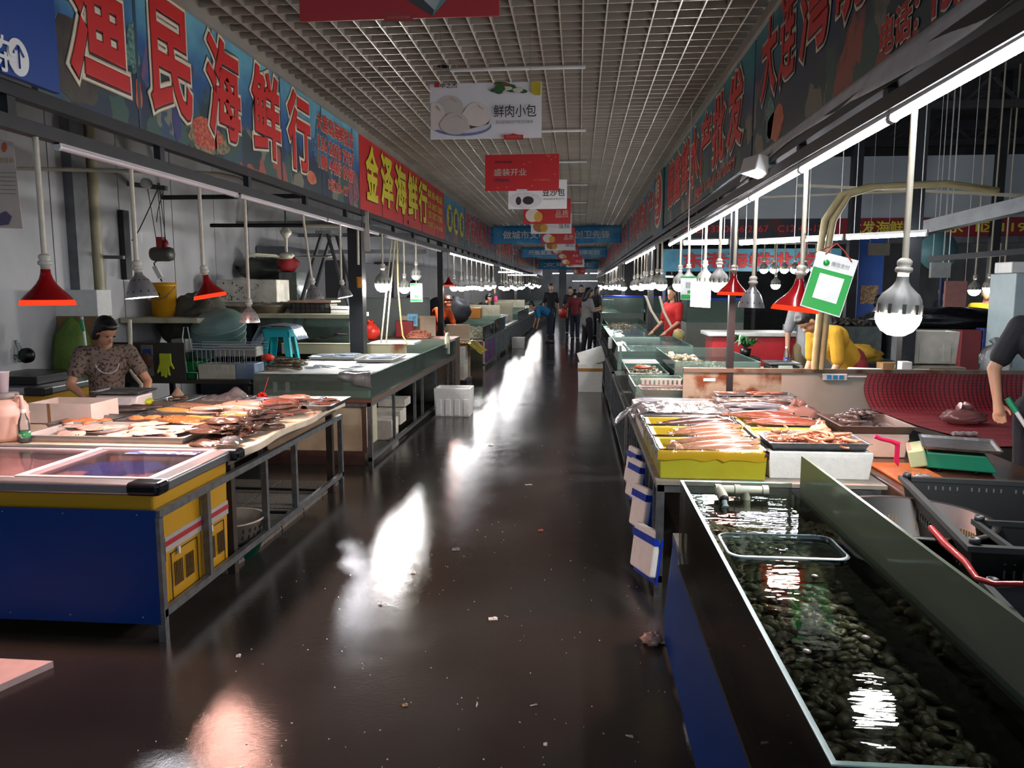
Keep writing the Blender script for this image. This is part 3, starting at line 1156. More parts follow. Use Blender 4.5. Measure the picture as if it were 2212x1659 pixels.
# ---------------------------------------------------------------- hanging advertising boards
def hanging(y, x0, x1, z0, z1, mat, label, rz=0.0):
    t = thing('hanging_board', label, 'hanging sign', ((x0 + x1) / 2, y, z0))
    b = MB()
    b.box(x0, x1, y, y + .008, z0, z1)
    b.build('board', mat, t)
    for x in (x0 + .08, x1 - .08):
        b = MB()
        b.tube((x, y + .004, z1 - .01), (x, y + .004, CEIL + .01), .002, n=5)
        b.build('hanging_wire', M('thin_steel_wire', '8a8a8a', r=.4, metal=.8), t)
    return t


BR = M('banner_red', 'b51d22', r=.4, var=.12, sc=3)
BW = M('banner_white', 'dcdcde', r=.4, var=.05)


class Face:
    """maps pixel corners of a board in the photo to print positions on it"""
    def __init__(s, t, y):
        s.t, s.y, s.k = t, y, 0

    def P(s, px, py, lift=.001):
        p = at(px, py, Y=s.y)
        return Vector((p.x, s.y - lift, p.z))

    def poly(s, name, pts, mat, label=None):
        s.k += 1
        l = .0012 + .0007 * s.k
        q = [s.P(*p, lift=l) for p in pts]
        b = MB()
        b.add(q, [tuple(range(len(q)))])
        o = b.build(name, mat, s.t)
        if label:
            o['label'] = label
        return o

    def ell(s, name, cx, cy_, rx, ry, mat, n=22, a0=0, a1=2 * PI, wob=0):
        return s.poly(name, [(cx + rx * (1 + wob * math.sin(5 * a)) * math.cos(a), cy_ + ry * (1 + wob * math.sin(7 * a)) * math.sin(a)) for a in [a0 + (a1 - a0) * i / n for i in range(n)]], mat)

    def txt(s, name, body, x0, y0, x1, y1, mat, bold=.0):
        s.k += 1
        a, c = s.P(x0, y1, .0012 + .0007 * s.k), s.P(x1, y0, .0012 + .0007 * s.k)
        text(name, body, 1, mat, s.t, (a + c) / 2, (1, 0, 0), bold=bold, w=c.x - a.x, h=c.z - a.z, align='CENTER')


def bounds(px0, px1, py0, py1, y):
    a, c = at(px0, py1, Y=y), at(px1, py0, Y=y)
    return a.x, c.x, a.z, c.z


y = 3.1
x0, x1, z0, z1 = bounds(648, 1078, -190, 47, y)
t = hanging(y, x0, x1, z0, min(z1, 3.22), BR, 'dark red advertising board cut off by the top edge, nearest in the aisle')
f = Face(t, y)
f.poly('photo_print', [(860, -20), (965, 0), (935, 35), (880, 0)], M('print_white_box', 'b9bcb8', r=.5))
f.poly('photo_print', [(880, 0), (935, 35), (938, 22), (905, -10)], M('print_box_edge', '3f4140', r=.5))
f.poly('photo_print', [(938, 25), (935, 35), (965, 0), (955, -5)], M('print_box_side', '74908f', r=.5))
f.poly('emblem_outline', [(830, 47), (830, 31), (845, 31), (861, 27), (877, 31), (892, 31), (892, 47)], M('print_dull_red', 'a8302c', r=.5))
f.txt('lettering', 'ZHONGZHIJIE', 837, 35, 886, 43, M('print_pale_red', 'd07a6c', r=.5))

y = 5.5
x0, x1, z0, z1 = bounds(930, 1170, 176, 301, y)
t = hanging(y, x0, x1, z0, z1, BW, 'white advertising board with a plate of steamed buns')
f = Face(t, y)
BUN = M('print_bun', 'd8d0c4', r=.5, var=.06)
BUN2 = M('print_bun_cool', 'c3bdb4', r=.5, var=.06)
f.ell('plate_print', 996, 272, 66, 22, M('print_plate_rim', '6c7aa8', r=.5), a0=-.9, a1=3.9)
f.ell('plate_print', 996, 268, 64, 20, M('print_plate', 'cfcdd2', r=.5), a0=-.9, a1=3.9)
f.poly('tabletop_print', [(931, 268), (931, 276), (1018, 278), (1055, 268), (1060, 256), (1000, 262)], M('print_brown', '5c3a30', r=.5))
for cx_, cy_, rx, ry, m_ in [(972, 232, 34, 26, BUN2), (940, 252, 26, 30, BUN), (1030, 248, 32, 26, BUN), (984, 268, 34, 24, BUN2)]:
    pts = [(cx_ + rx * math.cos(a) * (1 if math.sin(a) > 0 else .85), max(min(cy_ + ry * math.sin(a), 298), 178)) for a in [i * 2 * PI / 20 for i in range(20)]]
    pts = [(max(p[0], 931), p[1]) for p in pts]
    f.poly('bun_print', pts, m_)
    for k in range(5):
        a = -PI / 2 + (k - 2) * .42
        f.poly('bun_crease', [(cx_ + 2, cy_ - ry * .85), (cx_ + rx * .6 * math.cos(a) + 1, cy_ + ry * .55 * math.sin(a) - 2), (cx_ + rx * .6 * math.cos(a) - 1, cy_ + ry * .55 * math.sin(a))], M('print_bun_crease', 'a89f92', r=.5))
for i in range(14):
    rr = random.Random(i)
    f.ell('garnish_print', 1062 + rr.random() * 72, 180 + rr.random() * 20, 9 + 5 * rr.random(), 4 + 3 * rr.random(), M('print_leaf', '2c5a2c', r=.5) if i % 3 else M('print_tomato', 'a8382c', r=.5) if i % 2 else M('print_onion', 'c9c9b6', r=.5), n=10)
f.poly('yellow_patch', [(1149, 179), (1169, 180), (1168, 208), (1156, 208), (1147, 200)], M('print_pale_yellow', 'b5a414', r=.5))
f.poly('emblem_print', [(940, 181), (951, 181), (951, 191), (940, 191)], M('print_badge_red', 'b02a26', r=.5))
f.txt('lettering', '中之杰', 953, 182, 989, 193, INKBLACK, .02)
f.txt('lettering', '鲜肉小包', 1068, 227, 1159, 256, INKBLACK, .004)
f.txt('small_lettering', '爱运超值鲜肉不断空间美食', 1072, 261, 1152, 270, INKGREY)
f.poly('red_tag', [(1089, 304), (1089, 293), (1100, 293), (1110, 290), (1120, 293), (1131, 293), (1131, 304)], M('print_badge_red', 'b02a26'))
f.txt('tag_lettering', 'ZHONGZHIJIE', 1094, 295, 1127, 301, M('print_pale_red', 'd07a6c'))

y = 8.4
x0, x1, z0, z1 = bounds(1048, 1208, 332, 413, y)
t = hanging(y, x0, x1, z0, z1, BR, 'red advertising board with an opening announcement')
f = Face(t, y)
f.txt('lettering', 'ZHONGZHIJIE', 1069, 348, 1106, 354, M('print_dark_ink', '3a1a2a', r=.5), .03)
f.txt('lettering', '盛装开业', 1067, 364, 1137, 380, M('print_silver', 'b9b3a4', r=.5), .012)
f.txt('lettering', 'OPENING', 1067, 386, 1101, 393, M('print_plum', '53203a', r=.5), .03)
f.txt('small_lettering', '扫一扫 惠更有好礼', 1152, 386, 1190, 391, M('print_pale_red', 'd07a6c'))
for k in range(12):
    rr = random.Random(k + 50)
    cx_, cy_ = 1060 + rr.random() * 140, 336 + rr.random() * 74
    f.poly('confetti_print', [(cx_, cy_), (cx_ + 4, cy_ - 2), (cx_ + 5, cy_)], M('print_confetti', 'd98a6a', r=.5))
f.poly('confetti_print', [(1176, 333), (1190, 336), (1186, 341)], M('print_amber', 'b5622a', r=.5))
f.poly('white_tag', [(1116, 414), (1116, 409), (1139, 409), (1139, 414)], M('print_plate', 'cfcdd2'))

y = 10.6
x0, x1, z0, z1 = bounds(1098, 1225, 388, 452, y)
t = hanging(y, x0, x1, z0, z1, BW, 'white advertising board with bean-paste buns, behind the red opening board')
f = Face(t, y)
f.ell('plate_print', 1134, 433, 36, 18, M('print_plate', 'cfcdd2'))
f.ell('filling_print', 1120, 434, 6, 9, M('print_bean', '2a1a20', r=.5))
f.ell('filling_print', 1141, 433, 12, 9, M('print_bean', '2a1a20'))
f.txt('lettering', '豆沙包', 1172, 407, 1220, 424, INKBLACK, .01)
f.txt('small_lettering', '传统美味老字号', 1173, 428, 1219, 432, INKGREY)
for y, p0, p1, q0, q1, red, lb, s in [(13.0, 1130, 1233, 429, 484, 1, 'red advertising board with a yellow pastry, third red one back', '品质'), (15.4, 1147, 1235, 460, 505, 0, 'pale advertising board with a cake, behind the pastry board', '蛋糕'),
                                   (18.2, 1169, 1242, 491, 527, 1, 'red advertising board with a pastry just in front of the first blue banner', '品质'), (20.6, 1177, 1243, 510, 541, 0, 'white advertising board just behind the blue banner edge', '面包'),
                                   (23.5, 1191, 1249, 527, 549, 1, 'small red advertising board, first beyond the blue banner', '开业'), (26.5, 1205, 1252, 541, 560, 1, 'small dark red advertising board, second beyond the blue banner', '美食'),
                                   (29.5, 1212, 1258, 553, 572, 1, 'small red advertising board, third beyond the blue banner', '开业'), (33.0, 1224, 1262, 560, 577, 0, 'tiny white advertising board above the crowd', '包子'),
                                   (36.5, 1238, 1264, 577, 592, 1, 'tiny red advertising board farthest above the crowd', '好')]:
    x0, x1, z0, z1 = bounds(p0, p1, q0, q1, y)
    t = hanging(y, x0, x1, z0, z1, BR if red else BW, lb)
    f = Face(t, y)
    w_, h_ = p1 - p0, q1 - q0
    f.txt('lettering', s, p0 + .68 * w_, q0 + .45 * h_, p0 + .95 * w_, q0 + .75 * h_, M('print_pale_rose', 'cfa9a0', r=.5) if red else INKGREY, .008)
    f.ell('pastry_print', p0 + .2 * w_, q0 + .66 * h_, .15 * w_, .26 * h_, M('print_bun', 'd8d0c4') if red else M('print_cake', 'a8702f', r=.5))
    f.ell('pastry_print', p0 + .32 * w_, q0 + .72 * h_, .09 * w_, .2 * h_, M('print_amber2', 'cf9a3a', r=.5))
    f.ell('pastry_print', p0 + .42 * w_, q0 + .2 * h_, .2 * w_, .16 * h_, M('print_chocolate', '4a2a22', r=.5))

# ---------------------------------------------------------------- cloth banners across the aisle
CLOTH = M('blue_banner_cloth', '2f7fb5', r=.7, sc=1.2, col2='6fb4d6', thr=(.5, .75))
for y, x0, x1, z0, z1, s, lb in [(21.2, -2.4, 1.15, 2.88, 3.35, '做城市文明市民当创卫先锋', 'first blue cloth banner across the aisle with large white characters'), (32, -2.4, 1.15, 2.94, 3.35, '开展爱国卫生清洁美丽家园', 'second blue cloth banner across the aisle with smaller white characters'), (46, -2.4, 1.15, 2.8, 3.35, '文明卫生', 'third blue cloth banner, faint and farthest')]:
    t = thing('cloth_banner', lb, 'banner', ((x0 + x1) / 2, y, z0))
    b = MB()
    b.grid(lambda u, v: (x0 + (x1 - x0) * u, y + .03 * math.sin(u * 14), z0 + (z1 - z0) * v + .015 * math.sin(u * 9)), 50, 4)
    b.build('cloth', CLOTH, t, solid=.004)
    text('lettering', s, 1, M('print_cloth_white', 'cfd8d6', r=.7), t, Vector(((x0 + x1) / 2, y - .045, (z0 + z1) / 2)), (1, 0, 0), bold=.02, w=(x1 - x0) * .82, h=(z1 - z0) * .45, align='CENTER')
# ================================================================ SHARED SMALL BUILDERS
def V(px, py, Y):
    return at(px, py, Y=Y)


def noise3(p, s, seed=0):
    from mathutils import noise
    return noise.noise(Vector(p) * s + Vector((seed * 7.3, seed * 3.1, seed * 1.7)))


def crumple(b, c, rad, seed=1, amp=.25, fr=3.0, nu=20, nv=14, flat=None, mi=0):
    """a lumpy closed shape: bags, heaps, wet sacks"""
    c = Vector(c)
    vs = [None]
    pts = []
    for i in range(nv + 1):
        t = PI * i / nv
        for j in range(nu):
            a = 2 * PI * j / nu
            d = Vector((math.sin(t) * math.cos(a), math.sin(t) * math.sin(a), -math.cos(t)))
            k = 1 + amp * noise3(d, fr, seed) + amp * .5 * noise3(d, fr * 2.7, seed + 3)
            p = Vector((d.x * rad[0] * k, d.y * rad[1] * k, d.z * rad[2] * k))
            if flat is not None:
                p.z = max(p.z, -flat * rad[2])
            pts.append(c + p)
    fs = []
    for i in range(nv):
        for j in range(nu):
            a, d = i * nu + j, i * nu + (j + 1) % nu
            fs.append((a, d, d + nu, a + nu))
    b.add(pts, fs, mi, True)
    return b


def bag(name, label, cat, c, rad, mat, seed=1, knot=True, amp=.22, flat=.75, group=None, fr=3.0):
    t = thing(name, label, cat, (c[0], c[1], c[2]), group=group)
    b = MB()
    zc = c[2] + rad[2] * flat
    crumple(b, (c[0], c[1], zc), rad, seed, amp, fr, flat=flat)
    b.build('bag_body', mat, t)
    if knot:
        b = MB()
        top = zc + rad[2] * .85
        b.path([(c[0], c[1], top), (c[0] + .01, c[1], top + rad[2] * .15), (c[0] + rad[0] * .2, c[1] + .01, top + rad[2] * .4)], [rad[0] * .28, rad[0] * .12, rad[0] * .3], 8)
        b.path([(c[0], c[1], top + rad[2] * .1), (c[0] - rad[0] * .25, c[1], top + rad[2] * .38)], [rad[0] * .12, rad[0] * .25], 8)
        b.build('knot', mat, t)
    return t


def foam_box(label, x0, x1, y0, y1, z0, z1, mat=None, t=.028, group=None, name='foam_box', ribs=0, cat='box'):
    th = thing(name, label, cat, ((x0 + x1) / 2, (y0 + y1) / 2, z0), group=group)
    b = MB()
    b.tray(x0, x1, y0, y1, z0, z1 - t, t, .012, 0.0)
    b.build('box_body', mat or FOAM, th, bevel=.006)
    if ribs:
        for k in range(ribs):
            x = x0 + (x1 - x0) * (k + .5) / ribs
            r = MB()
            r.box(x - .035, x + .035, y0 - .002, y0 + .008, z0 + .02, z0 + (z1 - z0) * .62)
            r.build('moulded_panel', mat or FOAM, th, bevel=.003)
    return th


def solid_box(name, label, cat, x0, x1, y0, y1, z0, z1, mat, bevel=.006, group=None):
    b = MB()
    b.box(x0, x1, y0, y1, z0, z1)
    return tag(b.build(name, mat, bevel=bevel), label, cat, group)


def basin(name, label, cat, c, r, h, mat, group=None, n=28, taper=.8, wall=.006, lip=.012, slots=0, slotmat=None):
    t = thing(name, label, cat, c, group=group)
    b = MB()
    b.lathe([(.001, 0), (r * taper, 0), (r, h), (r + lip, h + .001), (r + lip, h + .01), (r - wall, h + .008), (r * taper - wall, wall), (.001, wall)], n, Matrix.Translation(c), caps=False)
    b.build('basin_body', mat, t)
    if slots:
        for lv in (.35, .68):
            b = MB()
            for j in range(slots):
                a = 2 * PI * j / slots
                rr = r * (taper + (1 - taper) * lv) + .002
                b.bx((c[0] + rr * math.cos(a), c[1] + rr * math.sin(a), c[2] + h * lv), (.004, .01, h * .2), (0, 0, a))
            b.build('slot_row', slotmat or INKBLACK, t)
    return t


def bottle(label, c, h=.21, r=.031, cap='d8d2cc', lab='1f7a4d', group=None):
    t = thing('water_bottle', label, 'bottle', c, group=group)
    T = Matrix.Translation(c)
    b = MB()
    b.lathe([(.001, 0), (r * .9, .003), (r, .012), (r, h * .3), (r * .93, h * .33), (r, h * .36), (r, h * .55), (r * .85, h * .68), (r * .5, h * .82), (r * .42, h * .9), (r * .42, h * .93)], 18, T)
    b.build('bottle_body', glassy('clear_bottle_plastic', 'e6ecea', refl=1.3, rough=.05, haze=.12), t)
    b = MB()
    b.lathe([(r * .47, h * .9), (r * .48, h), (.001, h + .001)], 14, T, caps=False)
    b.build('cap', M('bottle_cap_' + cap, cap, r=.4), t)
    b = MB()
    b.lathe([(r * 1.01, h * .16), (r * 1.02, h * .36)], 18, T, caps=False)
    b.build('paper_label', M('bottle_label_' + lab, lab, r=.5, sc=40, col2='c9d8cf', thr=(.55, .62)), t)
    return t


# ---------------------------------------------------------------- fish
def mat_fish(name, back, belly, spots=None, r=.22):
    m, nt, out = nodes_of(name)
    N, Lk = nt.nodes.new, nt.links.new
    p = N('ShaderNodeBsdfPrincipled')
    p.inputs['Roughness'].default_value = r
    p.inputs['Coat Weight'].default_value = .5
    p.inputs['Coat Roughness'].default_value = .1
    Lk(p.outputs[0], out.inputs[0])
    tc = N('ShaderNodeTexCoord')
    sp = N('ShaderNodeSeparateXYZ')
    Lk(tc.outputs['Generated'], sp.inputs[0])
    nz = N('ShaderNodeTexNoise')
    nz.inputs['Scale'].default_value = 30
    nz.inputs['Detail'].default_value = 4
    Lk(tc.outputs['Object'], nz.inputs['Vector'])
    ma = N('ShaderNodeMath')
    ma.operation = 'MULTIPLY_ADD'
    Lk(nz.outputs['Fac'], ma.inputs[0])
    ma.inputs[1].default_value = .35
    ma.inputs[2].default_value = -.17
    ad = N('ShaderNodeMath')
    ad.operation = 'ADD'
    Lk(ma.outputs[0], ad.inputs[0])
    Lk(sp.outputs['Z'], ad.inputs[1])
    rp = N('ShaderNodeValToRGB')
    rp.color_ramp.elements[0].position = .25
    rp.color_ramp.elements[0].color = lin(belly)
    rp.color_ramp.elements[1].position = .72
    rp.color_ramp.elements[1].color = lin(back)
    Lk(ad.outputs[0], rp.inputs[0])
    last = rp.outputs[0]
    if spots:
        v = N('ShaderNodeTexNoise')
        v.inputs['Scale'].default_value = 60
        Lk(tc.outputs['Object'], v.inputs['Vector'])
        r2 = N('ShaderNodeValToRGB')
        r2.color_ramp.elements[0].position, r2.color_ramp.elements[1].position = .56, .62
        Lk(v.outputs['Fac'], r2.inputs[0])
        mx = N('ShaderNodeMixRGB')
        Lk(r2.outputs[0], mx.inputs[0])
        Lk(last, mx.inputs[1])
        mx.inputs[2].default_value = lin(spots)
        last = mx.outputs[0]
    Lk(last, p.inputs['Base Color'])
    b = N('ShaderNodeBump')
    b.inputs['Strength'].default_value = .15
    b.inputs['Distance'].default_value = .004
    Lk(nz.outputs['Fac'], b.inputs['Height'])
    Lk(b.outputs[0], p.inputs['Normal'])
    MATS[name] = m
    return m


FM = {
    'pale': mat_fish('fish_pale_pink', 'c98f7c', 'e9d6c6'),
    'gold': mat_fish('fish_golden', 'b08a45', 'e8d6a4'),
    'rust': mat_fish('fish_rust', '7d4a3c', 'c9a493'),
    'brown': mat_fish('fish_dark_brown', '4b3a33', '9a8071'),
    'goby': mat_fish('fish_goby', '453a2e', '8e8468', '2d261f'),
    'silver': mat_fish('fish_silver', '8b97a3', 'e8ecee', r=.15),
    'mullet': mat_fish('fish_mullet', '80634f', 'd8bfa0'),
    'dark': mat_fish('fish_dark_grey', '3a3432', '80746c'),
}
EYE = M('fish_eye', '0c0c0e', r=.1)
PROF = {'plain': [(0, .04), (.05, .3), (.14, .66), (.28, .95), (.42, 1), (.58, .86), (.74, .52), (.87, .24), (.93, .2)],
        'slim': [(0, .1), (.04, .45), (.12, .8), (.25, 1), (.45, .95), (.65, .75), (.82, .42), (.93, .22)],
        'head': [(0, .35), (.04, .75), (.14, 1), (.26, .95), (.42, .75), (.62, .52), (.8, .34), (.93, .22)]}


def fish_proto(kind, L, H, W, prof='plain', bend=0.0):
    """a fish lying on its flank: nose at -x, back towards +y, resting on z=0"""
    t = thing('fish', 'x', 'fish')
    n = 10
    vs, fs = [], []
    pr = PROF[prof]
    def spine(u):
        return bend * L * (u * (u - 1)) * 2
    for u, h in pr:
        for j in range(n):
            a = 2 * PI * j / n
            k = 1 - .18 * (math.sin(a) < -.5)
            vs.append((L * (u - .5), W / 2 + W / 2 * h ** .8 * math.cos(a), spine(u) + H / 2 * h * math.sin(a) * k))
    for i in range(len(pr) - 1):
        for j in range(n):
            fs.append((i * n + j, i * n + (j + 1) % n, (i + 1) * n + (j + 1) % n, (i + 1) * n + j))
    fs.append(tuple(range(n - 1, -1, -1)))
    fs.append(tuple(range((len(pr) - 1) * n, len(pr) * n)))
    def lay(m):
        m.v = [(x, z, y) for x, y, z in m.v]          # swap so that the flank faces up
        m.f = [tuple(reversed(f)) for f in m.f]
        return m
    b = MB()
    b.add(vs, fs, 0, True)
    body = lay(b).build('fish_body', FM[kind], t, local=True)
    s1 = spine(.95)
    b = MB()
    b.prism([(L * .40, s1 - H * .1), (L * .5, s1 - H * .42), (L * .475, s1), (L * .5, s1 + H * .42), (L * .40, s1 + H * .1)], W * .44, W * .56, 'y')
    lay(b).build('tail_fin', FM[kind], t, local=True)
    b = MB()
    b.prism([(-L * .2, spine(.3) + H * .44), (-L * .12, spine(.38) + H * .66), (L * .12, spine(.62) + H * .55), (L * .22, spine(.72) + H * .25)], W * .44, W * .56, 'y')
    lay(b).build('dorsal_fin', FM[kind], t, local=True)
    b = MB()
    b.ell((-L * .40, W * .86, spine(.1) + H * .1), (H * .07, W * .08, H * .07), nu=8, nv=6)
    lay(b).build('eye', EYE, t, local=True)
    return t


def flatfish_proto(name, mat, L, Wd, T=.02, wing=False):
    t = thing(name, 'x', 'fish')
    n, m = 18, 6
    b = MB()
    vs, fs = [], []
    for i in range(m + 1):
        k = i / m
        for j in range(n):
            a = 2 * PI * j / n
            rx, ry = L * .5 * k, Wd * .5 * k
            if wing:
                rx *= 1 - .25 * math.cos(2 * a)
            z = T * (1 - k ** 2.2) + .003 + .012 * k * math.sin(3 * a + 1)
            vs.append((rx * math.cos(a), ry * math.sin(a), max(.001, z)))
    for i in range(m):
        for j in range(n):
            fs.append((i * n + j, (i + 1) * n + j, (i + 1) * n + (j + 1) % n, i * n + (j + 1) % n))
    o = len(vs)
    vs += [(v[0], v[1], 0) for v in vs[-n:]]
    for j in range(n):
        fs.append((m * n + j, o + j, o + (j + 1) % n, m * n + (j + 1) % n))
    b.add(vs, fs, 0, True)
    b.build('fish_body', mat, t, local=True)
    b = MB()
    b.prism([(L * .45, -.012), (L * .62, -Wd * .16), (L * .62, Wd * .16), (L * .45, .012)], .002, .008, 'z')
    b.build('tail_fin', mat, t, local=True)
    b = MB()
    b.ell((-L * .38, .012, T * .5), .006, nu=6, nv=5)
    b.ell((-L * .38, -.012, T * .5), .006, nu=6, nv=5)
    b.build('eye_pair', EYE, t, local=True)
    return t


FP = {}


def fish(key, maker, x, y, z, ang, label, group, s=1.0, tilt=(0, 0)):
    """place one fish; the first of a key is the modelled one, the others are copies"""
    if key not in FP:
        FP[key] = t = maker()
        t['label'], t['group'] = label, group
    else:
        t = dup(FP[key], label=label, group=group)
    t.location = (x, y, z)
    t.rotation_euler = (tilt[0], tilt[1], ang)
    t.scale = (s, s, s)
    return t


MK = {
    'pale': lambda: fish_proto('pale', .34, .095, .05),
    'gold': lambda: fish_proto('gold', .36, .09, .05, bend=.05),
    'rust': lambda: fish_proto('rust', .26, .085, .045),
    'brown': lambda: fish_proto('brown', .25, .075, .045, 'head', .06),
    'goby': lambda: fish_proto('goby', .24, .055, .042, 'head', .04),
    'silver': lambda: fish_proto('silver', .13, .026, .014, 'slim'),
    'ribbon': lambda: fish_proto('silver', .62, .055, .022, 'slim', .03),
    'silverbig': lambda: fish_proto('silver', .34, .075, .04),
    'mullet': lambda: fish_proto('mullet', .46, .085, .06, 'slim', .05),
    'palebig': lambda: fish_proto('pale', .46, .12, .075),
    'dark': lambda: fish_proto('dark', .2, .05, .035, 'head', .05),
    'ray': lambda: flatfish_proto('flatfish', M('flatfish_pale_skin', 'd9b3a4', r=.25, sc=9, col2='a8786a', thr=(.5, .75), coat=.4), .36, .24),
    'raybrown': lambda: flatfish_proto('flatfish', M('flatfish_brown_skin', '6f4d3c', r=.25, sc=14, col2='48332b', coat=.4), .26, .16, .022),
    'rayspot': lambda: flatfish_proto('flatfish', M('flatfish_spotted_skin', '8a5a30', r=.22, sc=60, col2='caa070', thr=(.58, .66), coat=.4), .44, .22, .035),
}


def scatter(key, n, x0, x1, y0, y1, z, label, group, ang=0, jit=.3, s=(.9, 1.1), layers=1, dz=.02, seed=0, tilt=.12, heap=False):
    rnd = random.Random(seed * 31 + 5)
    cx_, cy_ = (x0 + x1) / 2, (y0 + y1) / 2
    for i in range(n):
        k = i * layers // n
        sh = 1 - .28 * k if heap else 1
        x = cx_ + (rnd.uniform(x0, x1) - cx_) * sh
        y = cy_ + (rnd.uniform(y0, y1) - cy_) * sh
        fish(key, MK[key], x, y, z + k * dz + rnd.uniform(0, .004), ang + rnd.uniform(-jit, jit) + (PI if rnd.random() < .3 else 0), label, group, rnd.uniform(*s), (rnd.uniform(-tilt, tilt), rnd.uniform(-tilt, tilt) * .4))


def pan(label, x0, x1, y0, y1, z, h=.045, mat=None, group=None, rz=0, name='metal_tray'):
    b = MB()
    b.tray(x0, x1, y0, y1, z, z + h, .003, .018, .012)
    o = b.build(name, mat or STEEL, bevel=.002)
    o.rotation_euler.z = rz
    return tag(o, label, 'tray', group)


# ================================================================ LEFT FRONT: FREEZER AND FISH TABLE
YEL = M('freezer_yellow', 'b98e18', r=.35, var=.12, sc=2)
BLUEB = M('blue_sheet_board', '03347a', r=.4, var=.15, sc=2, spec=.2)
ALU = M('brushed_aluminium', 'a6a9ac', r=.28, metal=.85, var=.15, sc=30, stretch=(1, 8, 8))
FX0, FX1, FY0, FY1 = -3.6, -1.96, 3.30, 4.05
t = thing('chest_freezer', 'yellow chest freezer with sliding glass lids and a blue board across its front', 'freezer', (FX0 / 2 + FX1 / 2, 3.68, .1))
b = MB()                                                # insulated tub
b.tray(FX0, FX1, FY0, FY1, .1, .70, .03, .01, 0)
b.build('body', YEL, t, bevel=.012)
b = MB()
b.tray(FX0 + .045, FX1 - .045, FY0 + .045, FY1 - .045, .34, .715, .004, .004, 0)
b.build('liner', M('freezer_liner_white', 'd8d8d6', r=.4, var=.05), t)
for (x0, x1, y0, y1) in [(FX0 - .03, FX1 + .05, FY0 - .04, FY0 + .05), (FX0 - .03, FX1 + .05, FY1 - .04, FY1 + .03), (FX1 - .04, FX1 + .05, FY0 + .05, FY1 - .04), (FX0 - .03, FX0 + .05, FY0 + .05, FY1 - .04)]:
    b = MB()
    b.box(x0, x1, y0, y1, .705, .762)
    b.build('rim', ALU, t, bevel=.012, seg=3)
for cx_, cy_ in ((FX1 - .04, FY0 + .01), (FX1 + .0, FY1 - .005)):
    b = MB()
    b.box(cx_ - .07, cx_ + .095, cy_ - .055, cy_ + .05, .702, .766)
    plab(b.build('corner_cap', M('dark_chrome_cap', '23262b', r=.18, metal=.6), t, bevel=.02, seg=3), 'dark shiny corner cap')
XM = -2.66
LIDG = glassy('frosted_lid_glass', 'ecdcdf', refl=.6, rough=.05, haze=.02, hazecol=(.9, .8, .82))
for x0, x1, z in ((FX0 + .04, XM + .05, .742), (XM - .02, FX1 - .03, .752)):
    l = MB()
    l.box(x0 + .03, x1 - .03, FY0 + .07, FY1 - .06, z, z + .005)
    lid = l.build('glass_lid', LIDG, t)
    for q in ((x0, x0 + .035, FY0 + .05, FY1 - .04), (x1 - .035, x1, FY0 + .05, FY1 - .04), (x0 + .035, x1 - .035, FY0 + .05, FY0 + .075), (x0 + .035, x1 - .035, FY1 - .065, FY1 - .04)):
        b = MB()
        b.box(*q, z - .006, z + .014)
        b.build('lid_frame', M('lid_frame_plastic', 'cfcfd2', r=.3, metal=.3), lid, bevel=.003)
b = MB()                                                # silver band with a red stripe along the side
b.box(FX1 - .001, FX1 + .006, FY0 + .03, FY1 - .02, .395, .47)
band = b.build('silver_band', M('silver_band', 'b9b7b3', r=.35, metal=.3), t)
b = MB()
b.box(FX1 + .005, FX1 + .009, FY0 + .05, FY1 - .02, .425, .45)
b.build('red_stripe', M('stripe_red', 'a02427', r=.4), band)
b = MB()
b.box(FX1 - .001, FX1 + .02, FY0 - .002, FY0 + .05, .36, .48)
b.build('corner_clip', BLACKPL, t, bevel=.005)
for y0, y1 in ((3.42, 3.68), (3.76, 3.98)):
    b = MB()
    for (a0, a1, c0, c1) in ((y0, y1, .372, .376), (y0, y0 + .004, .14, .376), (y1 - .004, y1, .14, .376), (y0, y1, .14, .144)):
        b.box(FX1 - .001, FX1 + .003, a0, a1, c0, c1)
    g = b.build('vent_panel_outline', INKBLACK, t)
    for grp in (0, 1):
        b = MB()
        for k in range(6):
            yy = y0 + .03 + grp * .11 + k * .014
            if yy < y1 - .01:
                b.box(FX1 - .001, FX1 + .003, yy, yy + .004, .2, .32)
        b.build('vent_slots', INKBLACK, t)
    b = MB()
    b.box(FX1, FX1 + .012, y0 + .06, y0 + .075, .355, .39)
    b.build('latch', WHITEPL, t)
b = MB()
b.box(FX1 - .5, FX1 - .1, FY1 - .16, FY1 - .09, .7585, .7595)
plab(b.build('sticker', M('freezer_sticker', 'b9b9c6', r=.4, sc=18, col2='3c4a86', thr=(.5, .54)), t), 'pale printed sticker on the glass lid')
# contents
b = MB()
crumple(b, (-2.38, 3.68, .712), (.25, .22, .021), 5, .25, 4)
tag(b.build('blue_bag', M('blue_bag_film', '2a66e8', r=.25, var=.4, sc=14, bump=.6, bsc=30)), 'crumpled blue plastic bag under the right glass lid of the freezer', 'bag')
rnd = random.Random(3)
for i, (x, y) in enumerate([(-2.55, 3.56), (-2.28, 3.56), (-3.0, 3.62), (-3.28, 3.8), (-3.1, 3.8), (-2.85, 3.78)]):
    b = MB()
    crumple(b, (x, y, .69), (.25, .17, .036), i + 20, .3, 4)
    tag(b.build('frozen_bag', M('frozen_pack_film', 'd8c9c6', r=.3, var=.25, sc=12, bump=.7, bsc=25)), 'frosty pack of frozen food under the freezer glass lids', 'frozen food', 'frozen packs in the chest freezer')

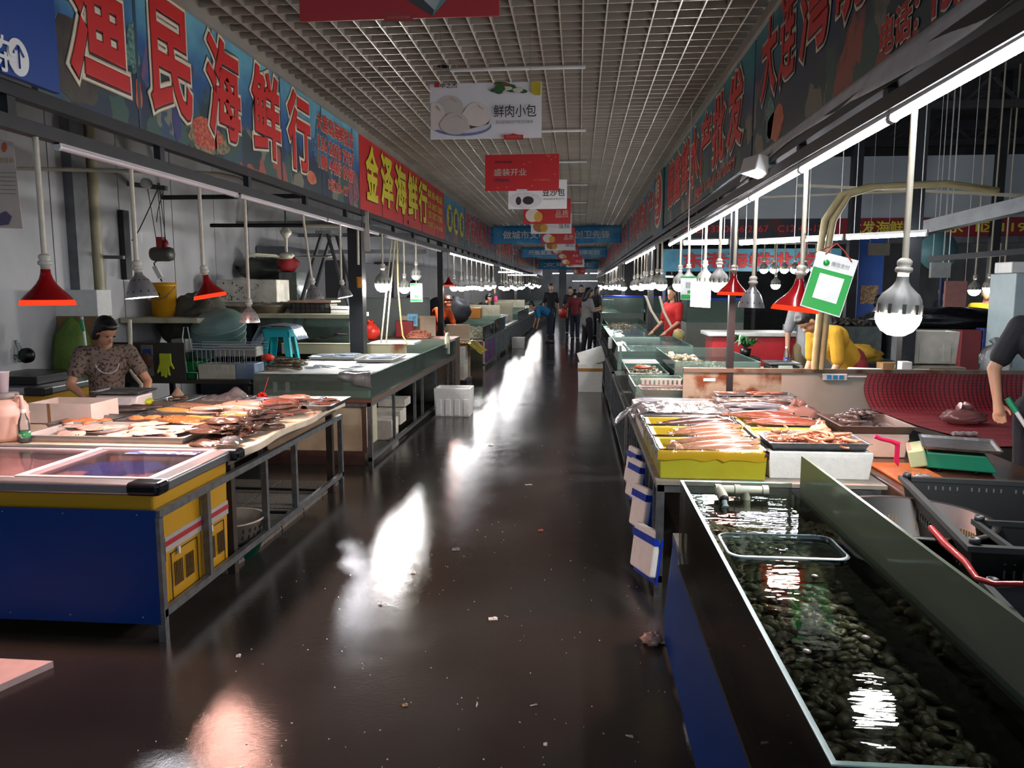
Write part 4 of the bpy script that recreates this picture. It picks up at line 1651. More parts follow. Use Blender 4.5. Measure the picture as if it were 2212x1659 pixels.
# steel frame along the aisle with the blue board on its short side
t = thing('steel_guard_frame', 'steel guard rail frame in front of the freezer and the fish table', 'frame', (-1.93, 4.6, 0))
for z in (.615, .135):
    b = MB()
    b.box(-1.945, -1.915, 3.27, 6.03, z - .018, z + .018)
    b.build('rail', ZINC, t)
for y in (3.28, 3.74, 4.49, 4.99, 6.01):
    b = MB()
    z0 = 0 if y in (3.28, 6.01) else .15
    b.box(-1.95, -1.915, y - .017, y + .017, z0, .6)
    b.build('post', ZINC, t)
b = MB()
b.box(-3.7, -1.935, 3.262, 3.272, .085, .635)
bd = b.build('blue_board', BLUEB, t)
for x in (-2.02, -2.38, -2.68):
    for z in (.12, .615):
        b = MB()
        b.ell((x, 3.26, z), .005, nu=6, nv=4)
        b.build('rivet', STEEL, bd)
for x in (-3.6, -2.0):
    for y in (4.15, 5.95):
        b = MB()
        b.box(x - .025, x + .025, y - .025, y + .025, 0, .654)
        b.build('leg', M('rusty_dark_leg', '3b322b', r=.6, metal=.3, var=.4), t)
for y in (4.4, 5.0, 5.6):
    b = MB()
    b.box(-3.6, -2.0, y - .01, y + .01, .1, .12)
    b.build('under_bar', BLACKST, t)

# fish table top: warped white board
b = MB()
poly = []
N_ = 24
for i in range(N_ + 1):
    y = 4.07 + (6.04 - 4.07) * i / N_
    poly.append((-1.9 + .018 * math.sin(i * .55) + (.0 if i > 3 else -.02 * (3 - i) / 3), y))
poly += [(-3.75, 6.04), (-3.75, 4.07)]
b.prism(poly, .695, .742)
o = b.build('fish_table_top', WOODW, bevel=.008)
tag(o, 'worn white board of the left fish table', 'table top')
b = MB()
b.box(-3.74, -1.97, 4.09, 6.02, .655, .694)
tag(b.build('table_batten', M('dark_wet_timber', '4a4038', r=.6, var=.4, sc=9, bump=.2)), 'dark wet timber layer under the white fish table board', 'board')

TZ = .743
TR = [('long tray of conch and dark shells at the far edge of the left fish table', -3.3, -3.08, 5.6, 5.98), ('tray holding a white plastic bag on the left fish table', -3.04, -2.64, 5.62, 5.98), ('tray of tiny silver fish by the red flower ornament', -2.62, -2.3, 5.5, 5.98),
      ('tray of pale cleaned fish near the aisle corner of the left fish table', -2.28, -2.06, 5.5, 5.98), ('outermost tray at the aisle corner of the left fish table', -2.03, -1.84, 5.5, 5.98),
      ('tray with two dark fish before the seated seller', -3.42, -3.06, 5.0, 5.38), ('tray of golden and pink fish in the middle of the left fish table', -3.02, -2.28, 5.08, 5.44), ('tray of orange fish roe left of the middle', -3.42, -3.1, 4.58, 4.94),
      ('tray of orange fillets in the middle of the left fish table', -3.05, -2.5, 4.76, 5.02), ('low tray of flat pale fish nearest the freezer', -3.3, -2.3, 4.22, 4.68)]
for lb, x0, x1, y0, y1 in TR:
    pan(lb, x0, x1, y0, y1, TZ, .04, M('pale_tray', 'c4c2be', r=.4, metal=.3) if y0 < 4.5 else None)
scatter('goby', 5, -3.24, -3.14, 5.7, 5.9, TZ + .012, 'dark shell-like catch lying in the conch tray', 'dark catch in the conch tray', ang=.3, jit=1.2, s=(.5, .7), seed=1)
b = MB()
b.lathe([(.001, 0), (.04, .012), (.05, .03), (.036, .045), (.03, .055), (.02, .07), (.012, .08), (.001, .1)], 12, Matrix.Translation((-3.22, 5.86, TZ + .03)))
tag(b.build('conch_shell', M('conch_tan', '8d7763', r=.5, sc=30, bump=.4)), 'pointed conch shell standing in the far tray', 'shell')
b = MB()
b.grid(lambda u, v: (-3.03 + .42 * u, 5.63 + .34 * v, TZ + .015 + .05 * math.sin(PI * u) * math.sin(PI * v) + .05 * abs(noise3((u * 3, v * 3, 0), 2, 4)) + (.07 * max(0, 1 - ((u - .7) ** 2 + (v - .8) ** 2) * 20))), 22, 18)
tag(b.build('plastic_bag', FILM, solid=.002), 'white translucent plastic bag spread over a tray', 'bag')
scatter('silver', 26, -2.56, -2.36, 5.58, 5.9, TZ + .01, 'tiny silver fish in the tray by the red ornament', 'tiny silver fish on the left table', ang=.4, jit=.9, layers=4, dz=.012, seed=2)
b = MB()
b.path([V(567, 853, 5.95), V(572, 842, 5.95), V(580, 815, 6.0)], .003, 5)
st = b.build('flower_ornament', M('ornament_red', 'b81a14', r=.4))
tag(st, 'red flower ornament with a dark stalk beside the left tank', 'ornament')
b = MB()
for k in range(7):
    a = k * 2 * PI / 7
    p = V(566, 855, 5.95)
    b.ell((p.x + .025 * math.cos(a), p.y, p.z + .018 * math.sin(a)), (.02, .012, .016), nu=8, nv=6)
b.build('petal_cluster', M('ornament_red', 'b81a14'), st)
scatter('pale', 7, -2.24, -2.1, 5.58, 5.9, TZ + .012, 'pale cleaned fish in the tray near the aisle corner', 'pale fish at the aisle corner', ang=.2, jit=.4, s=(.6, .75), layers=3, dz=.025, seed=3)
scatter('rust', 8, -2.0, -1.88, 5.56, 5.9, TZ + .012, 'small reddish fish in the outermost tray', 'reddish fish in the outermost tray', ang=.3, jit=.5, s=(.45, .6), layers=3, dz=.02, seed=4)
for i in range(2):
    fish('dark', MK['dark'], -3.22 + i * .06, 5.2 + i * .12, TZ + .02, .15, 'dark fish lying in the tray before the seated seller', 'dark fish before the seller', 1.3)
fish('gold', MK['gold'], -2.84, 5.16, TZ + .02, -.1, 'olive-gold fish at the left end of the middle tray', None, 1.0)
fish('gold', MK['gold'], -2.62, 5.18, TZ + .02, .12, 'olive-gold fish second from the left end of the middle tray', None, .95)
fish('mullet', MK['mullet'], -2.8, 5.36, TZ + .02, -.08, 'long slender fish along the back of the middle tray', None, .9)
fish('palebig', MK['palebig'], -2.45, 5.38, TZ + .04, .15, 'plump pale fish behind the middle tray, left of the bright pair', None, .7)
fish('palebig', MK['palebig'], -2.28, 5.24, TZ + .05, .1, 'plump bright fish on top of the middle heap', None, .85)
fish('palebig', MK['palebig'], -2.35, 5.08, TZ + .05, -.1, 'plump bright fish in front of the middle heap', None, .8)
scatter('pale', 12, -2.6, -2.15, 4.98, 5.2, TZ + .015, 'pinkish-white fish in the bright middle heap', 'pinkish-white fish in the middle heap', ang=.1, jit=.35, s=(.65, .85), layers=3, dz=.025, seed=5)
scatter('gold', 10, -2.6, -2.2, 4.78, 4.98, TZ + .012, 'yellowish fish in the row before the middle heap', 'yellowish fish before the middle heap', ang=.1, jit=.5, s=(.5, .65), layers=2, dz=.025, seed=6)
for i in range(9):
    b = MB()
    crumple(b, (0, 0, 0), (.065, .045, .022), i, .25, 3)
    o = b.build('roe_sac' if i < 4 else 'fillet', M('orange_roe', 'd9905c', r=.3, sc=25, col2='b56a3e', coat=.3), local=True)
    x, y = (-3.34 + .07 * i, 4.72 + .04 * (i % 2)) if i < 4 else (-2.98 + .095 * (i - 4), 4.88 + .03 * (i % 2))
    o.location = (x, y, TZ + .03)
    o.rotation_euler.z = i * .7
    tag(o, 'orange roe sac in the left tray' if i < 4 else 'orange fillet in the middle tray', 'roe' if i < 4 else 'fillet', 'orange roe sacs' if i < 4 else 'orange fillets')
fish('rayspot', MK['rayspot'], -2.56, 4.72, TZ + .05, .1, 'large spotted brown flatfish lying on the pale flatfish', None, .85, (0, .1))
scatter('ray', 15, -3.15, -2.35, 4.28, 4.62, TZ + .012, 'pale pinkish flatfish in the low tray nearest the freezer', 'pale flatfish nearest the freezer', ang=.2, jit=.8, s=(.55, .8), layers=3, dz=.018, seed=7)
scatter('raybrown', 24, -2.3, -1.97, 4.18, 4.62, TZ + .004, 'brown flatfish in the untidy heap by the freezer corner', 'brown flatfish by the freezer corner', ang=-.5, jit=.9, s=(.7, 1.0), layers=5, dz=.026, seed=8, heap=True)
scatter('rust', 20, -2.22, -1.98, 4.85, 5.4, TZ + .004, 'reddish-brown fish in the heap at the aisle edge', 'reddish-brown fish at the aisle edge', ang=.5, jit=.5, s=(.8, 1.0), layers=4, dz=.032, seed=9, heap=True)
scatter('brown', 20, -2.12, -1.96, 4.55, 4.9, TZ + .004, 'dark brown fish in the heap at the aisle edge', 'dark brown fish at the aisle edge', ang=.9, jit=1.0, s=(.65, .9), layers=4, dz=.032, seed=10, heap=True)
fish('goby', MK['goby'], -1.99, 4.12, TZ + .004, .2, 'lone dark fish on the board beside the freezer corner cap', None, .7)
b = MB()
crumple(b, (-2.0, 4.2, TZ + .03), (.06, .05, .03), 33, .4, 4)
tag(b.build('plastic_scrap', FILM), 'crumpled clear plastic scrap beside the freezer corner', 'plastic scrap')

# keg, bottle, cartons and scale behind the freezer
kx, ky = -3.44, 4.28
t = thing('plastic_keg', 'pale pink plastic keg with a loop handle at the left edge', 'keg', (kx, ky, TZ))
T = Matrix.Translation((kx, ky, TZ))
KEG = M('keg_pink_plastic', 'd8b7a8', r=.4, var=.08, sss=.1)
b = MB()
b.lathe([(.001, 0), (.115, .004), (.12, .03), (.118, .15), (.122, .16), (.118, .17), (.118, .2), (.1, .232), (.062, .25), (.06, .27), (.001, .272)], 28, T)
b.build('keg_body', KEG, t)
b = MB()
b.lathe([(.07, .255), (.074, .262), (.074, .285), (.001, .288)], 20, T)
b.build('lid', M('keg_grey_lid', '8b8784', r=.5), t)
b = MB()
b.path([(kx + .085, ky - .02, TZ + .24), (kx + .1, ky - .03, TZ + .275), (kx + .125, ky - .03, TZ + .27), (kx + .13, ky - .03, TZ + .22), (kx + .117, ky - .02, TZ + .19)], .012, 8)
b.build('handle', KEG, t)
t = thing('drinking_cup', 'pale plastic cup standing on the pink keg at the left edge', 'cup', (kx - .015, ky, TZ + .289))
b = MB()
b.lathe([(.001, 0), (.032, 0), (.045, .12), (.048, .121), (.048, .126), (.042, .122), (.03, .004), (.001, .004)], 20, Matrix.Translation((kx - .015, ky, TZ + .289)), caps=False)
b.build('cup_body', M('cup_plastic', 'dcd3da', r=.35), t)
bottle('clear water bottle with a green label and pinkish cap beside the keg', (-3.27, 4.2, TZ), .2, .032)
t = thing('carton', 'open white carton with brown edges behind the keg', 'box', (-3.52, 4.95, TZ))
for (x0, x1, y0, y1) in ((-3.7, -3.25, 4.8, 4.806), (-3.7, -3.25, 5.1, 5.106), (-3.256, -3.25, 4.806, 5.1), (-3.7, -3.694, 4.806, 5.1)):
    b = MB()
    b.box(x0, x1, y0, y1, TZ, TZ + .14)
    b.build('side_panel', M('carton_white', 'd8cbc0', r=.7, var=.1), t)
b = MB()
b.box(-3.7, -3.25, 4.8, 5.1, TZ, TZ + .005)
b.build('bottom', M('carton_white', 'd8cbc0'), t)
b = MB()
b.box(-3.56, -3.54, 4.797, 4.8, TZ, TZ + .14)
b.build('brown_edge', CARD, t)
sx, sy = -3.5, 5.55
t = thing('weighing_scale', 'white electronic scale with a sloping display before the seated seller', 'scale', (sx, sy, TZ), rz=0)
b = MB()
b.prism([(sy - .13, TZ + .012), (sy + .14, TZ + .012), (sy + .14, TZ + .1), (sy - .06, TZ + .1)], sx - .17, sx + .17, 'x')
b.build('housing', WHITEPL, t, bevel=.012)
b = MB()
b.box(sx - .15, sx + .15, sy - .1, sy + .12, TZ, TZ + .015)
b.build('foot_base', BLACKPL, t)
b = MB()
b.bx((sx, sy - .1, TZ + .058), (.27, .004, .055), (-.67, 0, 0))
b.build('display', M('display_white', 'c9d3d6', r=.15), t)
b = MB()
b.tray(sx - .19, sx + .19, sy - .1, sy + .17, TZ + .115, TZ + .128, .004, .006, .004)
b.build('pan', STEEL, t)
b = MB()
b.tube((sx, sy + .03, TZ + .09), (sx, sy + .03, TZ + .116), .03)
b.build('pan_post', STEEL, t)

# second freezer behind at the left edge and its things
t = thing('chest_freezer', 'second yellow chest freezer partly seen behind the carton at the left edge', 'freezer', (-4.6, 6.2, .0))
b = MB()
b.box(-4.97, -4.3, 5.75, 6.6, .05, .8)
b.build('body', YEL, t, bevel=.01)
b = MB()
b.box(-4.98, -4.26, 5.71, 6.62, .8, .86)
b.build('rim', ALU, t, bevel=.012)
b = MB()
b.box(-4.42, -4.25, 5.7, 5.82, .797, .865)
b.build('corner_cap', BLACKPL, t, bevel=.012)
bottle('clear empty bottle on the rear freezer, left of the pair', V(28, 783, 6.4), .2, .033, 'cfd6d2', '2a6a55')
bottle('clear empty bottle on the rear freezer, right of the pair', V(41, 783, 6.4), .2, .033, 'cfd6d2', '35604f')
p = V(60, 775, 6.3)
b = MB()
b.lathe([(.001, 0), (.05, 0), (.056, .006), (.056, .012), (.001, .014)], 20, Matrix.Translation(p + Vector((0, 0, .03))) @ Matrix.Rotation(-PI / 2, 4, 'X'))
t = b.build('work_light', M('work_light_face', 'c9ccd0', r=.15, metal=.6))
tag(t, 'round work light with a pale face beside the empty bottles', 'lamp')
b = MB()
b.lathe([(.066, -.03), (.066, .01), (.058, .012)], 20, Matrix.Translation(p + Vector((0, 0, .03))) @ Matrix.Rotation(-PI / 2, 4, 'X'))
b.build('casing', BLACKPL, t)
solid_box('dark_box', 'dark flat case lying on the rear freezer at the left edge', 'case', -4.98, -4.45, 5.9, 6.5, .861, .93, BLACKPL)

# the wall corner: boxes, mop, green sack
solid_box('cardboard_box', 'brown cardboard box under the white foam block, left wall corner', 'box', *[V(130, 700, 7)[0], V(218, 700, 7)[0]], 6.95, 7.18, .0, V(130, 683, 7)[2], CARD)
solid_box('foam_block', 'white foam box on the brown cardboard box in the left corner', 'box', V(128, 700, 7)[0], V(220, 700, 7)[0], 6.95, 7.18, V(128, 683, 7)[2] + .001, V(128, 626, 7)[2], FOAM)
b = MB()
crumple(b, V(164, 790, 6.95), (.2, .18, .46), 9, .2, 3)
tag(b.build('green_sack', M('green_sack_cloth', '5d7a2c', r=.7, var=.3, sc=6, bump=.4, bsc=20)), 'heap of green plastic sacking beside the seated seller', 'sack')
t = thing('mop', 'mop with a green and white handle leaning by the seated seller', 'mop', V(214, 968, 6.62))
b = MB()
b.tube(V(214, 968, 6.62), V(181, 716, 6.75), .012)
b.build('shaft', WHITEPL, t)
b = MB()
b.tube(V(181, 716, 6.75), V(176, 691, 6.76), .016)
b.build('grip', M('mop_green', '178a60', r=.4), t)
b = MB()
b.path([V(176, 691, 6.76), V(174, 684, 6.76), V(178, 684, 6.76), V(179, 690, 6.76)], .006, 6)
b.build('hanging_loop', WHITEPL, t)
# ================================================================ LEFT WALL AND BACK COUNTER
t = thing('certificate_poster', 'pale certificate sheet with an orange crest hanging at the left edge', 'poster', V(20, 495, 4.6))
c0, c1 = V(-60, 290, 4.6), V(49, 494, 4.6)
b = MB()
b.add([(c0.x, c0.y, c0.z), (c1.x - .02, c0.y, c0.z - .05), (c1.x, c0.y, c1.z), (c0.x, c0.y, c1.z + .01)], [(0, 3, 2, 1)])
b.build('sheet', M('poster_cream', 'cfc4ba', r=.5, var=.08), t, solid=.003)
f = Face(t, c0.y)
f.ell('crest', 9, 318, 6, 11, M('crest_orange', 'd0693c', r=.5), wob=.1)
for k, px in enumerate((4, 14, 25)):
    f.txt('gold_lettering', '营业执'[k], px - 4, 340, px + 4, 352, M('poster_gold', 'b39a58', r=.5))
for k in range(6):
    f.poly('text_line', [(-5, 372 + k * 9), (36, 373 + k * 9), (36, 375 + k * 9), (-5, 374 + k * 9)], M('poster_grey_text', 'a39a98', r=.5))
f.poly('photo_print', [(0, 463), (14, 456), (26, 468), (20, 485), (0, 488)], M('poster_violet', '5a5878', r=.5))
b = MB()
b.tube((c0.x + .22, c0.y, c0.z - .03), (c0.x + .22, c0.y, 2.62), .003, n=5)
b.build('hanging_string', WHITEPL, t)

b = MB()
b.path([(-5, 6.5, V(45, 364, 6.5).z), V(45, 364, 6.5), V(270, 369, 6.5), V(395, 371, 6.5), V(470, 376, 6.5), V(505, 383, 6.5), V(520, 388, 6.5), V(527, 398, 6.5), V(529, 424, 6.5)], .017, 8)
tag(b.build('white_pipe', PVC), 'thin white pipe crossing high in front of the left wall', 'pipe')
b = MB()
b.tube(V(455, 487, 8.6), V(662, 487, 8.6), .022, n=8)
b.tube(V(662, 487, 8.6), V(782, 488, 8.6), .02, n=8, mi=1)
b.tube(V(773, 489, 8.6), V(774, 572, 8.6), .015, n=8, mi=1)
tag(b.build('support_pipe', [BLACKST, PVC]), 'half black half white pipe behind the slanting lamp pole', 'pipe')
b = MB()
b.tube((-4.93, 7.55, .0), (-4.93, 7.55, 3.6), .055, n=12)
tag(b.build('drain_pipe', M('grimy_cream_pipe', 'b3ab8a', r=.5, var=.3, sc=5)), 'thick cream drain pipe up the left wall', 'pipe')
b = MB()
b.box(-5.0, -4.9, 7.2, 7.42, 0, 4.8)
struct(b.build('wall_left_pilaster', GREYST))
b = MB()
b.box(-4.99, -4.93, 8.05, 8.16, 1.75, 2.5)
tag(b.build('dark_channel', BLACKST), 'short black steel channel on the left wall', 'bracket')
t = thing('bar_bracket', 'grey horizontal bar with a stand in front of the left wall', 'bracket', V(225, 680, 7.6))
b = MB()
b.bar(V(112, 553, 7.6), V(268, 556, 7.6), .035)
b.build('bar', GREYST, t)
b = MB()
b.bar(V(222, 556, 7.6), V(222, 760, 7.6), .05)
b.build('stand', GREYST, t)
b = MB()
b.bx(V(308, 395, 8.3) + Vector((0, 0, -.03)), (.55, .05, .05), (0, .12, 0))
t = b.build('pulley_beam', GREYST)
tag(t, 'grey beam carrying a small white pulley and the hoist ropes', 'beam')
p = V(316, 396, 8.2)
b = MB()
b.lathe([(.02, -.03), (.055, -.028), (.055, .028), (.02, .03)], 16, Matrix.Translation(p) @ Matrix.Rotation(PI / 2, 4, 'X'))
b.build('pulley', WHITEPL, t)
t = thing('chain_hoist', 'small red and grey electric hoist hanging on ropes before the left wall', 'hoist', V(350, 575, 8.2))
p = V(350, 545, 8.2)
b = MB()
b.lathe([(.001, -.12), (.07, -.115), (.08, -.08), (.08, .08), (.07, .115), (.001, .12)], 16, Matrix.Translation(p + Vector((0, 0, -.02))) @ Matrix.Rotation(PI / 2, 4, 'Y'))
b.build('motor', M('hoist_grey', '55534f', r=.45, metal=.4), t)
b = MB()
b.bx(p + Vector((0, -.02, .1)), (.07, .06, .13))
b.ell(p + Vector((.06, -.02, .08)), (.03, .03, .06))
b.build('red_hook_block', M('hoist_red', '8c1f22', r=.4), t)
for (a, c_) in (((338, 520), (318, 402)), ((350, 518), (340, 395)), ((358, 520), (343, 395)), ((357, 540), (352, 400))):
    b = MB()
    b.tube(V(*a, 8.2), V(*c_, 8.25), .004, n=5)
    b.build('rope', CABLE, t)
b = MB()
b.path([p + Vector((-.05, 0, -.08)), p + Vector((-.1, 0, -.12)), p + Vector((-.08, 0, -.2)), p + Vector((-.02, 0, -.32))], .008, 6)
b.build('hanging_cable', CABLE, t)
b = MB()
b.bar(V(335, 575, 8.15), V(348, 600, 8.15), .05)
b.build('control_grip', WHITEPL, t)
b = MB()
b.path([V(285, 520, 8.2), V(300, 498, 8.2), V(318, 460, 8.2), V(338, 415, 8.2), V(345, 396, 8.2)], .006, 6)
b.path([V(338, 480, 8.2), V(341, 455, 8.2), V(350, 420, 8.2)], .005, 5)
tag(b.build('slack_cable', CABLE), 'slack black cable looping from the pulley beam', 'cable')
b = MB()
rnd = random.Random(4)
for k in range(6):
    pts = [V(5 + 40 * rnd.random(), 590 + 10 * rnd.random(), 6.7)]
    for s in range(5):
        pts.append(V(rnd.uniform(-5, 60), 600 + s * 24 + rnd.uniform(-8, 8), 6.7))
    b.path(pts, .004, 5)
tag(b.build('cable_tangle', CABLE), 'tangle of thin black cables on the left wall above the bottles', 'cable')
t = thing('switch_box', 'small white switch box with a dark slot on the left wall', 'switch', V(296, 513, 8.5))
b = MB()
b.bx(V(296, 513, 8.5), (.11, .04, .12))
b.build('box_body', WHITEPL, t, bevel=.006)
b = MB()
b.bx(V(301, 513, 8.47), (.016, .01, .085))
b.build('slot', BLACKPL, t)
p = V(628, 420, 9.0)
t = thing('ceiling_fan', 'white ceiling fan with its blades drooping behind the lamp poles', 'fan', (V(619, 552, 9.0).x, 9.0, V(619, 552, 9.0).z))
fx, fz = V(619, 552, 9.0).x, V(619, 552, 9.0).z
b = MB()
b.lathe([(.001, -.04), (.06, -.035), (.095, 0), (.06, .03), (.02, .04)], 20, Matrix.Translation((fx, 9, fz)))
b.build('motor', M('fan_cream', 'd8d3bf', r=.35), t)
b = MB()
b.tube((fx, 9, fz + .03), (fx, 9, fz + .24), .015, .02)
b.lathe([(.02, .2), (.06, .25), (.07, .28), (.03, .33), (.012, .36)], 16, Matrix.Translation((fx, 9, fz)))
b.build('canopy', M('fan_cream', 'd8d3bf'), t)
b = MB()
b.tube((fx, 9, fz + .35), (fx, 9, 2.72), .008, n=6)
b.build('rod', BLACKST, t)
for a in (.05, .05 + 2 * PI / 3, .05 + 4 * PI / 3):
    b = MB()
    T = Matrix.Translation((fx, 9, fz - .01)) @ Matrix.Rotation(a, 4, 'Z') @ Matrix.Rotation(.18, 4, 'X')
    b.prism([(.09, -.03), (.2, -.06), (.52, -.065), (.55, 0), (.52, .065), (.2, .05)], -.004, .004, 'z', 0, T)
    b.build('blade', M('fan_cream', 'd8d3bf'), t)
b = MB()
b.bar((-5, 9.0, 2.74), (-2.5, 9.0, 2.74), .05)
tag(b.build('cross_beam', BLACKST), 'dark cross beam the ceiling fan hangs from', 'beam')
for y, z in ((11.0, 2.6), (12.3, 2.25), (13.5, 2.6)):
    b = MB()
    b.bar((-5, y, z), (-2.45, y, z), .06)
    tag(b.build('cross_beam', GREYST), 'grey cross beam behind the ladder, %s' % ('lowest one' if z < 2.4 else 'nearer one' if y < 12 else 'farther one'), 'beam')
t = thing('step_ladder', 'black A-shaped step ladder behind the slanting lamp pole', 'ladder', V(695, 640, 10.3))
top = V(698, 505, 10.3)
for q in ((660, 625), (742, 640)):
    b = MB()
    b.bar(top + Vector(((-.02 if q[0] < 700 else .06), 0, 0)), V(*q, 10.3) + (V(*q, 10.3) - top) * .9, .07, .03)
    b.build('rail', BLACKST, t)
    b = MB()
    b.bar(top + Vector(((-.02 if q[0] < 700 else .06), .4, 0)), V(*q, 10.3) + (V(*q, 10.3) - top) * .9 + Vector((0, .4, 0)), .07, .03)
    b.build('rail', BLACKST, t)
b = MB()
b.bx(top + Vector((.02, .2, .02)), (.22, .5, .04))
b.build('top_step', GREYST, t)
for nm, lb, px, py0, py1, w_, Y, m in [('paper_sheet', 'grey paper sheet taped to the thick dark post', 790, 455, 543, 17, 8.66, M('paper_grey', 'a9a39c', r=.7)), ('tape_holder', 'orange rag tied to the pole beside the thick post', 776, 598, 622, 12, 8.6, M('orange_rag', 'c07a1c', r=.6, bump=.3))]:
    a, c_ = V(px - w_ / 2, py0, Y), V(px + w_ / 2, py1, Y)
    b = MB()
    b.grid(lambda u, v: (a.x + (c_.x - a.x) * u + (.01 * v), Y - .012 - .006 * math.sin(u * 5), a.z + (c_.z - a.z) * v), 6, 6)
    tag(b.build(nm, m, solid=.003), lb, 'paper' if 'paper' in nm else 'rag')

# back counter with the dark tank
BX0, BX1 = -4.85, -2.85
t = thing('back_tank', 'glass tank with dark fish water under a cream plank, behind the stool', 'fish tank', (-3.5, 9.8, .75))
q0, q1 = -4.1, -2.9
for nm, args in [('glass_pane', (q0, q1, 9.5, 9.508, .85, 1.27)), ('glass_pane', (q1 - .008, q1, 9.508, 10.2, .85, 1.27)), ('glass_pane', (q0, q0 + .008, 9.508, 10.2, .85, 1.27)), ('glass_pane', (q0, q1, 10.2, 10.208, .85, 1.27))]:
    b = MB()
    b.box(*args)
    b.build(nm, GLASS, t)
b = MB()
b.box(q0 + .01, q1 - .01, 9.51, 10.19, .86, 1.17)
b.build('dark_water', M('murky_tank_water', '1b2624', r=.08, var=.3, sc=4), t)
b = MB()
b.box(q0 - .02, q1 + .02, 9.48, 10.22, .0, .85)
b.build('stand', M('dark_stand', '1d1f20', r=.7), t)
b = MB()
b.box(q0, q1, 9.497, 9.5, .85, .875)
b.build('blue_base_strip', BLUEPL, t)
for i in range(6):
    fish('dark', MK['dark'], -3.9 + i * .18, 9.503, 1.0 + .04 * (i % 3), 0, 'dark fish behind the glass of the back tank', 'dark fish in the back tank', .9, (PI / 2, 0)).location.y = 9.4985
b = MB()
b.box(-4.9, -2.86, 9.42, 10.3, 1.28, 1.335)
tag(b.build('cream_plank', CREAMBD, bevel=.006), 'long cream plank over the back tank', 'plank')
b = MB()
b.box(-4.98, -4.1, 7.95, 9.41, 1.28, 1.335)
tag(b.build('cream_ledge', CREAMBD, bevel=.006), 'cream ledge along the left wall carrying the yellow pail', 'ledge')
b = MB()
b.box(-4.9, -4.2, 9.5, 10.2, 0, 1.278)
tag(b.build('back_cabinet', M('dark_blue_cabinet', '1c222c', r=.6)), 'dark cabinet under the left half of the cream plank', 'cabinet')
PZ = 1.336
p = V(356, 688, 8.4)
t = thing('paint_pail', 'yellow plastic pail with a dark round emblem on the cream plank', 'pail', (p.x, p.y, PZ))
b = MB()
b.lathe([(.001, 0), (.125, 0), (.14, .34), (.147, .342), (.147, .36), (.143, .362), (.143, .385), (.001, .387)], 28, Matrix.Translation((p.x, p.y, PZ)))
b.build('pail_body', M('pail_yellow', 'c9901a', r=.45, var=.1), t)
b = MB()
b.path([(p.x - .147, p.y, PZ + .34), (p.x - .1, p.y - .12, PZ + .22), (p.x, p.y - .165, PZ + .18), (p.x + .1, p.y - .12, PZ + .22), (p.x + .147, p.y, PZ + .34)], .005, 6)
b.build('wire_handle', ZINC, t)
b = MB()
ec = Vector((p.x, p.y - .138, PZ + .24))
b.path([ec + Vector((.035 * math.cos(a), 0, .03 * math.sin(a))) for a in [PI * (-.1 + 1.2 * i / 12) for i in range(13)]], .005, 5)
for dx in (-.014, 0, .014):
    b.tube(ec + Vector((dx, 0, -.012)), ec + Vector((dx, 0, .014)), .004, n=5)
b.build('emblem', INKBLACK, t)
b = MB()
p = V(437, 690, 8.9)
basin('plastic_basket', 'black plastic basket behind the tilted red lamp', 'basket', (p.x, p.y, PZ), .2, .2, M('dark_basket', '171614', r=.5))
b = MB()
crumple(b, (p.x + .02, p.y, PZ + .23), (.14, .1, .06), 4, .3)
tag(b.build('bundle', M('dark_red_bundle', '45201f', r=.6)), 'dark reddish bundle lying in the black basket', 'bundle')
a, c_ = V(470, 650, 9.6), V(560, 605, 9.6)
t = thing('foam_box', 'big dirty white foam box with dark spots on the cream plank', 'box', ((a.x + c_.x) / 2, 9.8, PZ + .13))
z0, z1 = V(470, 654, 9.6).z, V(470, 604, 9.6).z
b = MB()
b.box(V(467, 650, 9.6).x, V(598, 650, 9.6).x, 9.62, 10.05, z0, z1)
bd = b.build('box_body', FOAMD, t, bevel=.012)
rnd = random.Random(11)
b = MB()
for k in range(34):
    x = rnd.uniform(V(480, 650, 9.6).x, V(560, 650, 9.6).x)
    b.bx((x, 9.618, rnd.uniform(z0 + .03, z1 - .04)), (.006 + .01 * rnd.random(), .003, .01 + .012 * rnd.random()), (0, rnd.uniform(-.8, .8), 0))
sp = b.build('dark_specks', M('speck_brown', '3d3226', r=.8), bd)
sp['kind'] = 'stuff'
b = MB()
b.box(V(480, 650, 9.6).x, V(560, 650, 9.6).x, 9.66, 10.0, PZ, z0 - .001)
tag(b.build('foam_slab', FOAMD), 'dirty foam slab under the big spotted foam box', 'slab')
for (px, w_, lb) in ((515, .2, 'shallow brown bowl under the spotted foam box'), (560, .3, 'wide shallow tan bowl beside the spotted foam box')):
    p = V(px, 676, 9.55)
    basin('wide_bowl', lb, 'bowl', (p.x, 9.6 if px < 530 else 9.75, PZ), w_, .09, M('tan_bowl', '6f6350', r=.6, var=.3))
p = V(585, 672, 9.7)
b = MB()
crumple(b, (V(575, 655, 9.75).x, 9.75, PZ + .12), (.22, .14, .07), 8, .35)
tag(b.build('grey_cloth', M('grey_rag', '8d8a83', r=.8, bump=.4)), 'grey cloth heaped in the wide tan bowl', 'cloth')
x0, x1 = V(628, 670, 9.6).x, V(712, 670, 9.6).x
t = thing('plastic_crate', 'black latticed crate with wet trays on top, right end of the cream plank', 'crate', ((x0 + x1) / 2, 9.75, PZ))
for k in range(9):
    x = x0 + (x1 - x0) * k / 8
    b = MB()
    b.box(x - .006, x + .006, 9.6, 9.612, PZ, PZ + .13)
    b.build('upright', BLACKPL, t)
for z in (PZ + .004, PZ + .065, PZ + .13):
    b = MB()
    b.box(x0, x1, 9.598, 9.61, z - .004, z + .004)
    b.build('slat', BLACKPL, t)
b = MB()
